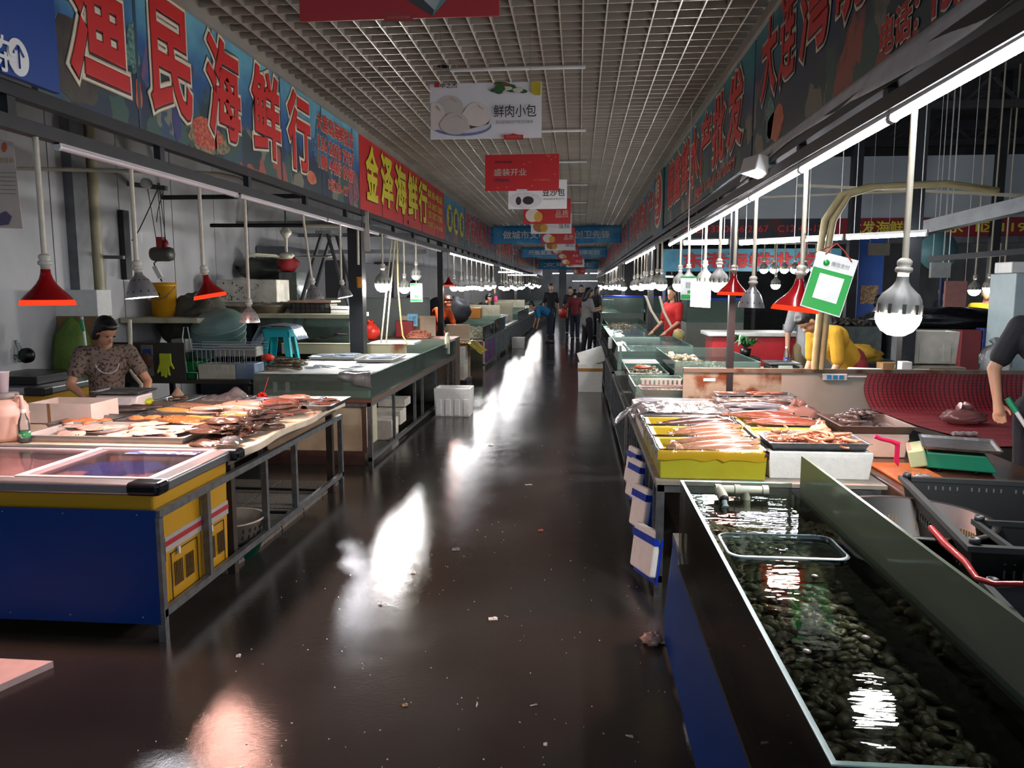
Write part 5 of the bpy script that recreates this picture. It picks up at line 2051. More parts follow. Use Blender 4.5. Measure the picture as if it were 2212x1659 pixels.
b.box(x0 + .01, x1 - .01, 9.63, 9.95, PZ, PZ + .12)
b.build('inner_box', M('crate_grey_inside', '55524c', r=.7), t)
b = MB()
b.box(x0 - .03, x1 + .03, 9.58, 9.98, PZ + .14, PZ + .165)
tag(b.build('wet_board', M('reddish_board', '9c7a68', r=.5, var=.3)), 'reddish wet board on the black latticed crate', 'board')
for k, lb in enumerate(('upper of the two white foam lids at the plank end', 'lower of the two white foam lids at the plank end')):
    z = PZ + .05 - .048 * k
    b = MB()
    b.box(V(714, 670, 9.6).x, V(752 + 8 * k, 670, 9.6).x, 9.6, 9.9, z, z + .04)
    tag(b.build('foam_cover', FOAM, bevel=.006), lb, 'lid')
b = MB()
p = V(570, 600, 10.6)
b.box(V(540, 600, 10.6).x, V(602, 600, 10.6).x, 10.62, 11.2, 0, V(570, 588, 10.6).z - .16)
tag(b.build('dark_cupboard', M('dark_green_cupboard', '222a28', r=.6)), 'dark cupboard behind the spotted foam box', 'cupboard')
b = MB()
crumple(b, V(570, 575, 10.9) - Vector((0, 0, .05)), (.38, .26, .17), 13, .25, flat=.8)
tag(b.build('wrapped_bundle', M('greenish_film_bundle', '4c514a', r=.3, var=.3, bump=.5, bsc=20)), 'bundle wrapped in greenish plastic above the spotted foam box', 'bundle')
a, c_ = V(601, 630, 10.3), V(637, 588, 10.3)
t = thing('steel_cabinet', 'shiny steel box reflecting the lamps, below the red cloth', 'cabinet', (a.x, 10.4, a.z))
b = MB()
b.box(a.x, c_.x, 10.35, 10.75, PZ, c_.z)
b.build('cabinet_body', M('mirror_steel', '7f8886', r=.12, metal=.9, bump=.1, bsc=3), t)
b = MB()
crumple(b, ((a.x + c_.x) / 2 - .05, 10.5, c_.z + .12), (.15, .1, .13), 3, .3, flat=.9)
tag(b.build('red_cloth', M('red_cloth', '8f1d1f', r=.7, bump=.3)), 'red cloth lying on the shiny steel box', 'cloth')

# middle counter with basins, rack, glove, trough
CX0, CX1, CZ = -4.75, -3.35, .72
t = thing('work_counter', 'dark work counter behind the left fish table', 'counter', (-4.0, 7.9, 0))
b = MB()
b.box(CX0, CX1, 7.5, 8.5, CZ - .04, CZ)
b.build('counter_top', M('dark_counter', '33362f', r=.5, var=.3), t)
for x in (CX0 + .05, CX1 - .05):
    for y in (7.55, 8.45):
        b = MB()
        b.box(x - .025, x + .025, y - .025, y + .025, 0, CZ - .04)
        b.build('leg', BLACKST, t)
b = MB()
b.box(CX0 + .1, CX1 - .1, 7.6, 8.4, .25, .28)
b.build('lower_shelf', BLACKST, t)
for i, (px, lb) in enumerate(((365, 'grey sack on the low shelf, left'), (415, 'yellowish bag of produce on the low shelf'), (455, 'dark round pot on the low shelf'))):
    p = V(px, 850, 7.7)
    b = MB()
    crumple(b, (p.x, 7.75, .4), (.14, .1, .12), 30 + i, .25, flat=1)
    tag(b.build(('sack', 'produce_bag', 'pot')[i], M(('shelf_grey', 'shelf_olive', 'shelf_black')[i], ('5c5b56', '6b6342', '1e1e1d')[i], r=.7)), lb, ('sack', 'bag', 'pot')[i])
b = MB()
b.box(V(428, 800, 7.55).x, V(508, 800, 7.55).x, 7.55, 7.8, CZ, V(470, 787, 7.55).z)
tag(b.build('white_trough', M('trough_white', 'b9bcae', r=.45, var=.1), bevel=.01), 'white oblong trough on the dark counter', 'trough')
b = MB()
b.box(V(509, 800, 7.55).x, V(550, 800, 7.55).x, 7.55, 7.8, CZ, V(520, 785, 7.55).z)
tag(b.build('clear_trough', M('trough_bluish', '8fa0a8', r=.2, sc=2, col2='5d7ba0'), bevel=.01), 'bluish clear trough right of the white trough', 'trough')
p = V(402, 800, 7.65)
b = MB()
b.tray(V(377, 800, 7.6).x, V(426, 800, 7.6).x, 7.58, 7.85, CZ, V(400, 783, 7.6).z, .008, .03, .01)
tag(b.build('green_tub', M('tub_green', '0f7d38', r=.35, var=.1), bevel=.01), 'bright green plastic tub on the dark counter', 'tub')
# stacked basins tipped on edge
for i in range(4):
    p = V(462, 738 - i * 15, 8.05)
    T = Matrix.Translation((p.x + .0, 8.1 + .02 * i, p.z - .03 + .0 * i)) @ Matrix.Rotation(.42, 4, 'X')
    r = .31 - .008 * i
    b = MB()
    b.lathe([(.001, .07), (r * .8, .07), (r, .0), (r + .014, .0), (r + .012, -.01), (r - .008, -.006), (r * .78, .062), (.001, .062)], 36, T, caps=False)
    o = b.build('round_basin', M('basin_sea_green', '5f7d77', r=.4, var=.12) if i < 3 else M('basin_sea_green2', '78938c', r=.4), bevel=0)
    tag(o, 'sea-green round basin, %s of the tipped stack behind the wire rack' % ('lowest', 'second', 'third', 'topmost')[i], 'basin')
b = MB()
for k in range(3):
    b.box(-4.2 + k * .05, -3.7, 8.0, 8.3, CZ, CZ + .2)
tag(b.build('basin_prop_box', M('dark_prop', '2a3230', r=.7)), 'dark box propping up the stacked basins', 'box')
# wire dish rack
t = thing('wire_rack', 'white wire dish rack on the counter in front of the basins', 'rack', V(470, 770, 7.62))
RZ0, RZ1 = V(410, 772, 7.6).z, V(470, 742, 7.6).z
rx0, rx1 = V(405, 760, 7.6).x, V(560, 760, 7.6).x
for z in (RZ1, RZ1 - .03, RZ1 - .06):
    for y in (7.55, 7.82):
        b = MB()
        b.tube((rx0 + .05, y, z), (rx1, y, z), .005, n=6)
        b.build('wire', M('wire_white', 'bcc4cc', r=.3, metal=.2), t)
for k in range(12):
    x = rx0 + .08 + k * .05
    b = MB()
    b.path([(x, 7.55, RZ1 - .06), (x, 7.55, CZ + .10), (x, 7.82, CZ + .10), (x, 7.82, RZ1 - .06)], .003, 5)
    b.build('cross_wire', M('wire_white', 'bcc4cc'), t)
b = MB()
b.path([(rx0 - .02, 7.55, RZ1 + .06), (rx0 + .0, 7.55, RZ1 + .17), (rx0 + .04, 7.55, RZ1 + .17), (rx0 + .07, 7.55, RZ1 - .05), (rx0 + .3, 7.55, RZ1 - .06)], .006, 6)
b.path([(rx0 - .02, 7.55, RZ1 + .06), (rx0 + .01, 7.55, CZ + .07), (rx0 + .12, 7.55, CZ + .07), (rx0 + .12, 7.55, CZ)], .006, 6)
b.build('end_loop', M('wire_white', 'bcc4cc'), t)
a = V(452, 780, 7.5)
b = MB()
b.box(V(453, 770, 7.5).x, V(545, 770, 7.5).x, 7.60, 7.79, RZ0 + .01, RZ0 + .115)
tag(b.build('grey_trough', M('trough_grey', '8f9088', r=.5, var=.25, sc=3), bevel=.012), 'grimy grey trough standing under the wire rack', 'trough')
b = MB()
p = V(398, 748, 7.7)
b.box(p.x - .09, p.x + .07, 7.6, 7.75, p.z - .06, p.z + .08)
tag(b.build('grey_tub', M('tub_grey', '7c7d78', r=.6), bevel=.01), 'small grey tub left of the wire rack', 'tub')
b = MB()
b.box(p.x - .08, p.x + .07, 7.6, 7.78, CZ, p.z - .061)
tag(b.build('dark_green_crate', M('crate_dark_green', '0c3320', r=.5)), 'dark green crate under the small grey tub', 'crate')
# net heap
b = MB()
crumple(b, V(432, 705, 8.62), (.42, .3, .36), 17, .3, 2.2, nu=28, nv=18)
tag(b.build('net_heap', M('olive_net', '4f4d40', r=.8, var=.35, sc=8, bump=.5, bsc=60)), 'heap of olive fishing net and sacking beside the basins', 'net')
# rubber gloves hanging on a line
p = V(357, 775, 7.48)
b = MB()
b.bx((p.x, p.y, p.z - .01), (.13, .02, .13))
for k, (dx, l, a_) in enumerate(((-.062, .1, -.35), (-.035, .14, -.1), (-.005, .15, .0), (.026, .13, .1))):
    b.bx((p.x + dx + a_ * .03, p.y, p.z - .07 - l / 3), (.026, .018, l), (0, -a_, 0))
b.bx((p.x + .062, p.y, p.z - .06), (.026, .018, .11), (0, -.5, 0))
o = bake(b.build('rubber_glove', M('glove_lime', 'b9c92c', r=.45), remesh=.008, smooth_it=4))
tag(o, 'lime yellow rubber glove hanging on the dark counter edge', 'glove')
b = MB()
crumple(b, (p.x - .2, p.y, p.z - .02), (.07, .025, .08), 6, .25)
tag(b.build('rubber_glove', M('glove_brown', '5a3a2c', r=.6)), 'dull brown glove left of the lime glove', 'glove')
b = MB()
b.box(V(305, 760, 7.49).x, V(330, 760, 7.49).x, 7.485, 7.495, V(310, 812, 7.49).z, V(310, 745, 7.49).z)
t = b.build('notice_board', M('notice_grey', '6d6a64', r=.7))
tag(t, 'grey notice board with a blue square behind the seated seller', 'notice')
b = MB()
b.box(V(308, 760, 7.48).x, V(326, 760, 7.48).x, 7.478, 7.484, V(310, 770, 7.48).z, V(310, 754, 7.48).z)
b.build('blue_square', M('notice_blue', '1b3f8c', r=.5), t)
b = MB()
b.box(CX0 - .05, V(398, 760, 7.5).x, 7.497, 7.52, CZ + .0, V(310, 740, 7.5).z)
tag(b.build('grey_back_panel', M('panel_dark_grey', '33332f', r=.7)), 'dark grey panel the notice is fixed to', 'panel')
b = MB()
b.tube(V(280, 690, 7.0), V(283, 800, 7.0), .02, n=8)
b.path([V(283, 800, 7.0), V(292, 815, 7.0), V(305, 830, 6.9), (V(305, 830, 6.9).x + .03, 6.9, .0)], .02, 8)
tag(b.build('white_hose', PVC), 'white hose bending down beside the seated seller', 'hose')

# ================================================================ LEFT TANK WITH FISH ON TOP
def tank(label, x0, x1, y0, y1, z0, z1, water=None, wmat=None, th=.01, cat='fish tank', floor_mat=None, dividers=(), name='glass_tank', edge=True):
    t = thing(name, label, cat, ((x0 + x1) / 2, (y0 + y1) / 2, z0))
    for q in ((x0, x1, y0, y0 + th), (x0, x1, y1 - th, y1), (x0, x0 + th, y0 + th, y1 - th), (x1 - th, x1, y0 + th, y1 - th)):
        b = MB()
        b.box(*q, z0, z1)
        pn = b.build('glass_pane', GLASS, t)
        if edge:
            b = MB()
            b.box(*q, z1, z1 + .003)
            b.build('polished_edge', GLASSE, pn)
    for y in dividers:
        b = MB()
        b.box(x0 + th, x1 - th, y, y + th, z0 + .012, z1)
        b.build('glass_divider', GLASS, t)
    b = MB()
    b.box(x0 + th, x1 - th, y0 + th, y1 - th, z0, z0 + .008)
    b.build('tank_floor', floor_mat or M('tank_floor_grey_green', '6f827b', r=.5, var=.2), t)
    if water:
        b = MB()
        b.grid(lambda u, v: (x0 + th + (x1 - x0 - 2 * th) * u, y0 + th + (y1 - y0 - 2 * th) * v, water), 2, 2)
        b.build('water', wmat or WATER, t)
    return t


def stand(label, x0, x1, y0, y1, z1, bars=(), lower=.09, name='steel_stand', aisle=None, mat=None, group=None, barw=.03):
    """welded steel stand; bars are the y positions of uprights along the aisle side"""
    m = mat or ZINC
    t = thing(name, label, 'stand', ((x0 + x1) / 2, (y0 + y1) / 2, 0), group=group)
    a = aisle if aisle is not None else x1
    for x in (x0, x1):
        for y in (y0 + .02, y1 - .02):
            b = MB()
            b.box(x - .02, x + .02, y - .02, y + .02, 0, z1)
            b.build('leg', m, t)
    for z in (z1 - .018, lower):
        b = MB()
        b.box(a - .018, a + .018, y0, y1, z - .018, z + .018)
        b.build('rail', m, t)
    for y in bars:
        b = MB()
        b.box(a - barw / 2, a + barw / 2, y - barw / 2, y + barw / 2, lower, z1 - .03)
        b.build('upright', m, t)
    for y in (y0 + .02, y1 - .02):
        b = MB()
        b.box(x0, x1, y - .018, y + .018, z1 - .04, z1 - .005)
        b.build('cross_rail', m, t)
    return t


stand('steel stand with uprights under the long left fish tank', -3.0, -1.93, 6.88, 11.85, .6, bars=(7.83, 8.86, 9.3, 10.19, 11.2), lower=.06)
b = MB()
b.box(-3.03, -1.9, 6.86, 11.85, .601, .635)
tag(b.build('tank_board', M('wet_brown_board', '6b4c3a', r=.5, var=.4, sc=6)), 'brown wet board under the long left fish tank', 'board')
t = tank('long left glass tank with a fish display on its lid, beside the aisle', -3.03, -1.9, 6.87, 11.8, .636, .862, dividers=(9.2,), floor_mat=M('tank_floor_teal', '7d948c', r=.4))
b = MB()
b.box(-2.95, -1.95, 6.93, 9.15, .645, .7)
b.build('standing_water', M('tank_green_water', '93ada2', r=.1, var=.15), t)
b = MB()
b.box(-2.46, -2.2, 6.95, 6.97, .66, .82)
b.build('dark_filter_pad', M('filter_dark', '34423f', r=.7), t)
for x in (-2.86, -2.74):
    b = MB()
    b.box(x, x + .04, 6.92, 6.93, .68, .78)
    b.build('white_reflective_label', WHITEPL, t)
# bin and foam pieces under the tank, seen through the table legs
solid_box('white_bin', 'large dirty white bin under the left tank, behind the fish table legs', 'bin', -2.95, -2.02, 6.93, 7.5, .12, .6, M('bin_dirty_white', 'aaa88f', r=.6, sc=3, col2='7d785f', thr=(.45, .8)), .015)
b = MB()
b.box(-3.0, -1.99, 6.9, 6.925, .0, .12)
b.box(-2.01, -1.97, 6.9, 6.925, .12, .6)
tag(b.build('rusty_beam', M('rust_brown_steel', '4d342b', r=.7, var=.4)), 'rust-brown frame in front of the white bin', 'beam')
for i, (y, z0, z1) in enumerate(((8.1, .1, .22), (8.5, .1, .26), (8.75, .27, .36))):
    solid_box('foam_block', 'dirty white foam block under the left tank, %s' % ('lowest', 'taller one behind', 'on top')[i], 'block', -2.35, -2.02, y, y + .3, z0 if i else 0, z1, FOAMD)
bag('dark_sack', 'dark sack of rope under the far end of the left tank', 'sack', (-2.3, 11.0, 0), (.35, .3, .26), M('dark_sack', '23241d', r=.8, bump=.3), 4)

LZ = .866
b = MB()
b.grid(lambda u, v: (-3.02 + 1.1 * u, 6.88 + 2.26 * v, LZ + .006 * noise3((u * 4, v * 6, 0), 1.5)), 24, 30)
tag(b.build('cover_board', M('white_wet_sheet', 'e4e4de', r=.35, var=.06, bump=.15, bsc=12), solid=.004), 'white wet sheet covering the left tank as a display', 'sheet')
b = MB()
def drape(u, v):
    x = -2.2 + .3 * u
    if v < .45:
        return (x, 6.88 - .02 + .2 * (1 - v / .45), LZ + .014 + .004 * math.sin(9 * u))
    k = (v - .45) / .55
    return (x + .02 * k * math.sin(8 * u), 6.845 - .02 * math.sin(PI * k) - .012 * math.sin(14 * u), LZ + .012 - .15 * k * (.4 + .6 * u))
b.grid(drape, 14, 16)
tag(b.build('plastic_sheet', FILM, solid=.002), 'clear plastic sheet hanging over the corner of the left tank', 'plastic sheet')
scatter('goby', 15, -2.92, -2.72, 7.0, 7.45, LZ + .01, 'dark slender fish in the heap on the corner of the left tank', 'dark slender fish on the left tank', ang=.15, jit=.45, s=(.9, 1.15), layers=4, dz=.026, seed=12, heap=True)
pan('grey tray of silvery fish on the left tank, nearer the stool', -2.95, -2.4, 8.15, 8.55, LZ + .01, .03, M('light_tray', 'b5b5b2', r=.3, metal=.5))
pan('grey tray of silvery fish on the left tank, nearer the aisle', -2.36, -1.96, 7.9, 8.6, LZ + .01, .03, M('light_tray', 'b5b5b2'))
scatter('silverbig', 8, -2.85, -2.5, 8.2, 8.5, LZ + .02, 'silvery fish in the tray nearer the stool', 'silvery fish nearer the stool', ang=.1, jit=.4, s=(.7, .9), layers=2, seed=13)
scatter('silverbig', 8, -2.25, -2.05, 8.0, 8.5, LZ + .02, 'silvery fish in the tray on the left tank nearer the aisle', 'silvery fish nearer the aisle', ang=.4, jit=.5, s=(.7, .9), layers=2, seed=14)
scatter('silver', 14, -2.65, -2.1, 7.15, 7.6, LZ + .008, 'thin silver fish strewn on the white sheet of the left tank', 'thin silver fish on the white sheet', ang=-.3, jit=.4, s=(.9, 1.2), seed=15, tilt=.02)
b = MB()
b.box(-3.6, -2.06, 9.02, 9.05, .865, .985)
b.box(-3.6, -2.06, 9.0, 9.1, .985, .993)
tag(b.build('low_partition', M('rusty_cream_sheet', 'b9b493', r=.6, sc=2.3, col2='7a4520', thr=(.6, .72))), 'low cream partition with rust streaks behind the left tank trays', 'partition')
# stool with plastic bag
sx, sy, sz = V(603, 760, 7.9).x, 7.95, .70
t = thing('plastic_stool', 'turquoise plastic stool standing behind the left tank', 'stool', (sx, sy, .7))
TURQ = M('turquoise_plastic', '14a0a8', r=.35, var=.06)
st_top = V(603, 712, 7.9).z
z0 = .735
b = MB()
b.box(sx - .15, sx + .15, sy - .13, sy + .13, st_top - .02, st_top + .012)
b.build('seat', TURQ, t, bevel=.02, seg=3)
for ax in (-1, 1):
    for ay in (-1, 1):
        b = MB()
        tp = Vector((sx + ax * .125, sy + ay * .105, st_top - .01))
        bt = Vector((sx + ax * .18, sy + ay * .15, z0))
        for k in (0, 1):
            d = Vector((-ax * .055, 0, 0)) if k == 0 else Vector((0, -ay * .055, 0))
            n_ = Vector((0, 0, 0))
            q = [tp, tp + d * 1.15, bt + d * .9, bt]
            b.add([v for v in q] + [v + (Vector((0, -ay * .008, 0)) if k == 0 else Vector((-ax * .008, 0, 0))) for v in q], [(0, 1, 2, 3), (7, 6, 5, 4), (0, 4, 5, 1), (1, 5, 6, 2), (2, 6, 7, 3), (3, 7, 4, 0)])
        b.build('leg', TURQ, t)
for (dx, dy, w_, d_) in ((0, -.125, .25, .01), (0, .125, .25, .01), (-.14, 0, .01, .23), (.14, 0, .01, .23)):
    b = MB()
    b.bx((sx + dx, sy + dy, st_top - .045), (w_, d_, .06))
    b.build('apron', TURQ, t)
solid_box('stool_support', 'grey crate the turquoise stool stands on', 'crate', sx - .22, sx + .22, sy - .19, sy + .19, 0, z0 - .001, M('grey_crate', '4a4d4a', r=.7))
b = MB()
def bagf(u, v):
    x = sx - .36 + .62 * u
    top = st_top + .03 + .035 * math.sin(PI * min(1, max(0, (u - .3) / .65))) * math.cos((v - .5) * 2)
    if u < .32:
        k = (.32 - u) / .32
        z = st_top + .02 - .33 * k ** 1.2
    elif u > .9:
        z = st_top + .03 - 1.3 * (u - .9)
    else:
        z = top
    return (x, sy - .17 + .32 * v + .02 * math.sin(12 * u), z + .015 * noise3((u * 5, v * 5, 0), 2))
b.grid(bagf, 26, 12)
tag(b.build('plastic_bag', glassy('bluish_bag_film', 'dbe6f2', refl=1.2, rough=.2, haze=.45, hazecol=(.6, .72, .88), bump=.6, bsc=25), solid=.002), 'bluish plastic bag draped over the turquoise stool', 'bag')
b = MB()
crumple(b, V(578, 773, 7.7), (.07, .05, .045), 3, .2)
tag(b.build('red_lump', M('red_plastic', 'c0301c', r=.4)), 'small red plastic lid under the turquoise stool', 'lid')
# white hoses in front of the third stall
for k, (x0, y0, x1, y1) in enumerate(((846, 520, 823, 742), (853, 520, 834, 742))):
    b = MB()
    b.path([V(x0, y0, 9.6), V((x0 + x1) / 2, (y0 + y1) / 2, 9.6), V(x1, y1, 9.6)], .011, 8)
    tag(b.build('white_hose', PVC), 'thin white hose hanging down to the tank, %s of the pair' % ('left', 'right')[k], 'hose')
b = MB()
b.path([V(858, 520, 9.9), V(860, 620, 9.9), V(866, 690, 9.9), V(870, 725, 9.9), V(880, 742, 9.9)], .011, 8)
tag(b.build('yellowish_hose', M('hose_yellowish', 'c2b06a', r=.4)), 'yellowish hose curving down right of the two white hoses', 'hose')
# paddle hook of the next glass and open water at the far half
b = MB()
b.path([(-1.9, 10.9, .8), (-1.9, 10.9, .95), (-1.9, 10.95, 1.0), (-1.9, 11.05, 1.0), (-1.9, 11.1, .95), (-1.9, 11.1, .7)], .02, 8)
tag(b.build('water_hook_pipe', M('cream_hook', 'd0cfb0', r=.4)), 'cream hook-shaped pipe over the edge of the left tank', 'pipe')
b = MB()
b.box(-2.95, -2.3, 10.6, 11.1, .863, .9)
tag(b.build('white_tray', WHITEPL, bevel=.008), 'white plastic tray on the far half of the left tank', 'tray')
# foam box standing in the aisle
a, c_ = at(938, 903, Z=0), at(1023, 903, Z=0)
foam_box('white ribbed foam box standing on the wet floor at the left tank', -1.86, -1.38, 9.7, 10.05, 0, .37, FOAM, ribs=4)
scatter('dark', 4, -1.75, -1.5, 9.8, 9.95, .29, 'dark fish scrap inside the ribbed foam box', 'fish in the ribbed foam box', s=(.5, .6), seed=19)
b = MB()
b.box(-1.82, -1.42, 9.74, 10.01, .03, .285)
tag(b.build('ice_fill', M('ice_slush', 'b9bcb8', r=.4, bump=.4, bsc=50)), 'ice slush filling the ribbed foam box', 'ice')
# ================================================================ RIGHT FRONT: GLASS TANK WITH CLAMS
TX0, TX1, TY0, TY1 = .45, .92, 1.29, 3.30
t = thing('clam_tank', 'long glass tank of clams under rippled water, nearest on the right', 'fish tank', (.68, 2.3, .44))
for q in ((TX0, TX0 + .012, TY0, TY1, .82), (TX0 + .012, TX1, TY1 - .012, TY1, .82), (TX0 + .012, TX1, TY0, TY0 + .012, .82)):
    b = MB()
    b.box(*q[:4], .445, q[4])
    pn = b.build('glass_pane', GLASS2, t)
    b = MB()
    b.box(*q[:4], q[4], q[4] + .003)
    b.build('polished_edge', M('bright_glass_edge', '9fc4ba', r=.08), pn)
b = MB()
b.box(TX1 - .012, TX1, 1.0, TY1 - .012, .445, .8)
b.build('glass_pane', GLASS2, t)
b = MB()
b.box(TX0, TX1, TY0, TY1, .43, .445)
b.build('tank_floor', M('dark_tank_floor', '17170f', r=.7), t)
b = MB()
b.grid(lambda u, v: (TX0 + .013 + (TX1 - TX0 - .026) * u, TY0 + .013 + (TY1 - TY0 - .026) * v, .765), 4, 8)
b.build('water', WATER, t)
b = MB()
b.box(TX0 + .013, TX1 - .013, TY0 + .013, TY0 + .022, .45, .79)
b.build('end_lining', M('dark_lining', '2b2f2a', r=.6), t)
b = MB()                                              # green algae-coated second sheet standing higher
b.box(.945, .957, 1.0, 3.26, .445, .95)
o = b.build('algae_glass_sheet', glassy('algae_glass', '5f7a70', refl=.8, rough=.12, haze=.62, hazecol=(.42, .48, .37)))
tag(o, 'tall algae-green glass sheet along the right side of the clam tank', 'glass')
t2 = thing('drain_pipes', 'grey plastic drain pipes across the far end of the clam tank', 'pipe', (.68, 3.24, .77))
b = MB()
b.tube((.60, 3.235, .80), (.80, 3.235, .80), .021, n=14)
b.build('cross_pipe', M('grey_green_pipe', '8f9384', r=.35), t2)
for x in (.6, .68, .795):
    b = MB()
    b.tube((x - .012, 3.235, .80), (x + .012, 3.235, .80), .025, n=14)
    b.build('collar', M('grey_green_pipe', '8f9384'), t2)
b = MB()
b.path([(.605, 3.235, .8), (.605, 3.19, .80), (.608, 3.14, .785)], .022, 14)
b.build('elbow', M('grey_green_pipe', '8f9384'), t2)
b = MB()
b.lathe([(.019, 0), (.019, .002), (.001, .003)], 14, Matrix.Translation((.608, 3.139, .7847)) @ Matrix.Rotation(PI / 2 + .3, 4, 'X'), caps=False)
b.build('pipe_mouth', INKBLACK, t2)
b = MB()
b.tube((.715, 3.235, .80), (.715, 3.235, .70), .022, n=14)
b.build('down_pipe', M('grey_green_pipe', '8f9384'), t2)
b = MB()
b.path([(.608, 3.13, .78), (.609, 3.115, .77), (.609, 3.11, .762)], [.012, .011, .018], 8)
b.build('water_jet', WATERB, t2)
# clams
CLAM = M('clam_shell', '6b6048', r=.45, sc=40, col2='3d3626', thr=(.35, .65), bump=.3)
CLAM2 = M('clam_shell_pale', '857a60', r=.45, sc=40, col2='4d4636', thr=(.35, .65), bump=.3)


def clam_proto(m):
    b = MB()
    n, k = 14, 5
    vs, fs = [], []
    for sgn in (1, -1):
        o = len(vs)
        for i in range(k + 1):
            q = i / k
            for j in range(n):
                a = 2 * PI * j / n
                r = q * (1 + .22 * math.cos(a) + .08 * math.cos(2 * a))
                vs.append((.023 * r * math.cos(a), .017 * r * math.sin(a), sgn * .0095 * (1 - q * q) ** .6))
        for i in range(k):
            for j in range(n):
                f_ = (o + i * n + j, o + (i + 1) * n + j, o + (i + 1) * n + (j + 1) % n, o + i * n + (j + 1) % n)
                fs.append(f_ if sgn > 0 else f_[::-1])
    b.add(vs, fs, 0, True)
    return b.build('clam', m, local=True)


rnd = random.Random(21)
protos = [clam_proto(CLAM), clam_proto(CLAM2)]
k = 0
for i in range(250):
    y = TY0 + .05 + (TY1 - TY0 - .15) * (rnd.random() ** 1.25)
    x = rnd.uniform(TX0 + .04, TX1 - .04)
    o = protos[i] if i < 2 else dup(protos[i % 2])
    o.location = (x, y, .655 + .012 * rnd.random() + .03 * noise3((x, y, 0), 4))
    o.rotation_euler = (rnd.uniform(-.5, .5), rnd.uniform(-.5, .5), rnd.uniform(0, 6.28))
    o.scale = (rnd.uniform(.85, 1.25),) * 3
    tag(o, 'brownish clam lying on the clam bed of the near glass tank', 'clam', 'clams in the near tank')
b = MB()
rnd = random.Random(5)
b.grid(lambda u, v: (TX0 + .013 + (TX1 - TX0 - .03) * u, TY0 + .03 + (TY1 - TY0 - .05) * v, .645 + .03 * noise3((u * .47 + TX0, v * 2 + TY0, 0), 4)), 10, 40)
b.box(TX0 + .014, TX1 - .016, TY0 + .03, TY1 - .02, .446, .60)
for i in range(900):
    x, y = rnd.uniform(TX0 + .04, TX1 - .05), rnd.uniform(TY0 + .05, TY1 - .05)
    b.ell((x, y, .648 + .03 * noise3((x, y, 0), 4)), (.026, .02, .011), (rnd.uniform(-.6, .6), rnd.uniform(-.6, .6), rnd.uniform(0, 6.28)), 8, 5)
tag(b.build('clam_bed', CLAM), 'dense bed of clams under the water of the near tank', 'clams', kind='stuff')
# floating tub in the tank
b = MB()
def rr(x0, x1, y0, y1, r, n=5):
    pts = []
    for cx_, cy_, a0 in ((x1 - r, y1 - r, 0), (x0 + r, y1 - r, PI / 2), (x0 + r, y0 + r, PI), (x1 - r, y0 + r, 1.5 * PI)):
        pts += [(cx_ + r * math.cos(a0 + PI / 2 * i / n), cy_ + r * math.sin(a0 + PI / 2 * i / n)) for i in range(n + 1)]
    return pts
def loft(b, rings, mi=0, close=False):
    n = len(rings[0])
    vs = [v for r_ in rings for v in r_]
    fs = [(i * n + j, i * n + (j + 1) % n, (i + 1) * n + (j + 1) % n, (i + 1) * n + j) for i in range(len(rings) - 1) for j in range(n)]
    if close:
        fs.append(tuple(range((len(rings) - 1) * n, len(rings) * n)))
    return b.add(vs, fs, mi, True)
R0 = [(x, y, .776) for x, y in rr(.50, .90, 2.47, 2.73, .05)]
R1 = [(x, y, .78) for x, y in rr(.51, .89, 2.48, 2.72, .045)]
R2 = [(x, y, .69) for x, y in rr(.53, .87, 2.50, 2.70, .045)]
t = thing('floating_tub', 'clear plastic tub sunk to its rim in the clam tank', 'tub', (.7, 2.6, .69))
b = MB()
loft(b, [R1, R2], close=True)
b.build('tub_body', glassy('clear_tub', 'bcd0d4', refl=1.2, rough=.1, haze=.12, hazecol=(.4, .6, .7)), t)
b = MB()
loft(b, [[(x, y, .774) for x, y, z in R0], R0, R1, [(x, y, .774) for x, y, z in R1]])
b.build('rim', M('tub_rim', '9fb0b0', r=.3), t)
b = MB()
for (x, y) in ((.56, 2.62), (.62, 2.66), (.68, 2.63), (.84, 2.56), (.6, 2.55)):
    crumple(b, (x, y, .705), (.03, .022, .012), int(x * 100), .3)
tag(b.build('shellfish_pieces', CLAM2), 'few shellfish pieces lying in the clear floating tub', 'shellfish')
for i, (px, py) in enumerate([(1743, 1408), (1760, 1245), (1762, 1210), (1870, 1378), (1716, 1106)]):
    p = at(px, py, Z=.768)
    if p.x > TX1 - .03:
        p.x = TX1 - .04
    b = MB()
    b.lathe([(.001, 0), (.009, 0), (.011, .002), (.007, .005), (.001, .006)], 12, Matrix.Translation(p))
    tag(b.build('foam_bubble', M('bubble_pale', 'bdb3a6', r=.15)), 'pale foam bubble floating on the clam tank water', 'bubble', 'foam bubbles on the clam tank')
b = MB()
b.ell((.82, 1.305, .815), (.02, .012, .013), nu=12, nv=8)
tag(b.build('rim_button', WHITEPL), 'white knob on the near rim of the clam tank', 'knob')
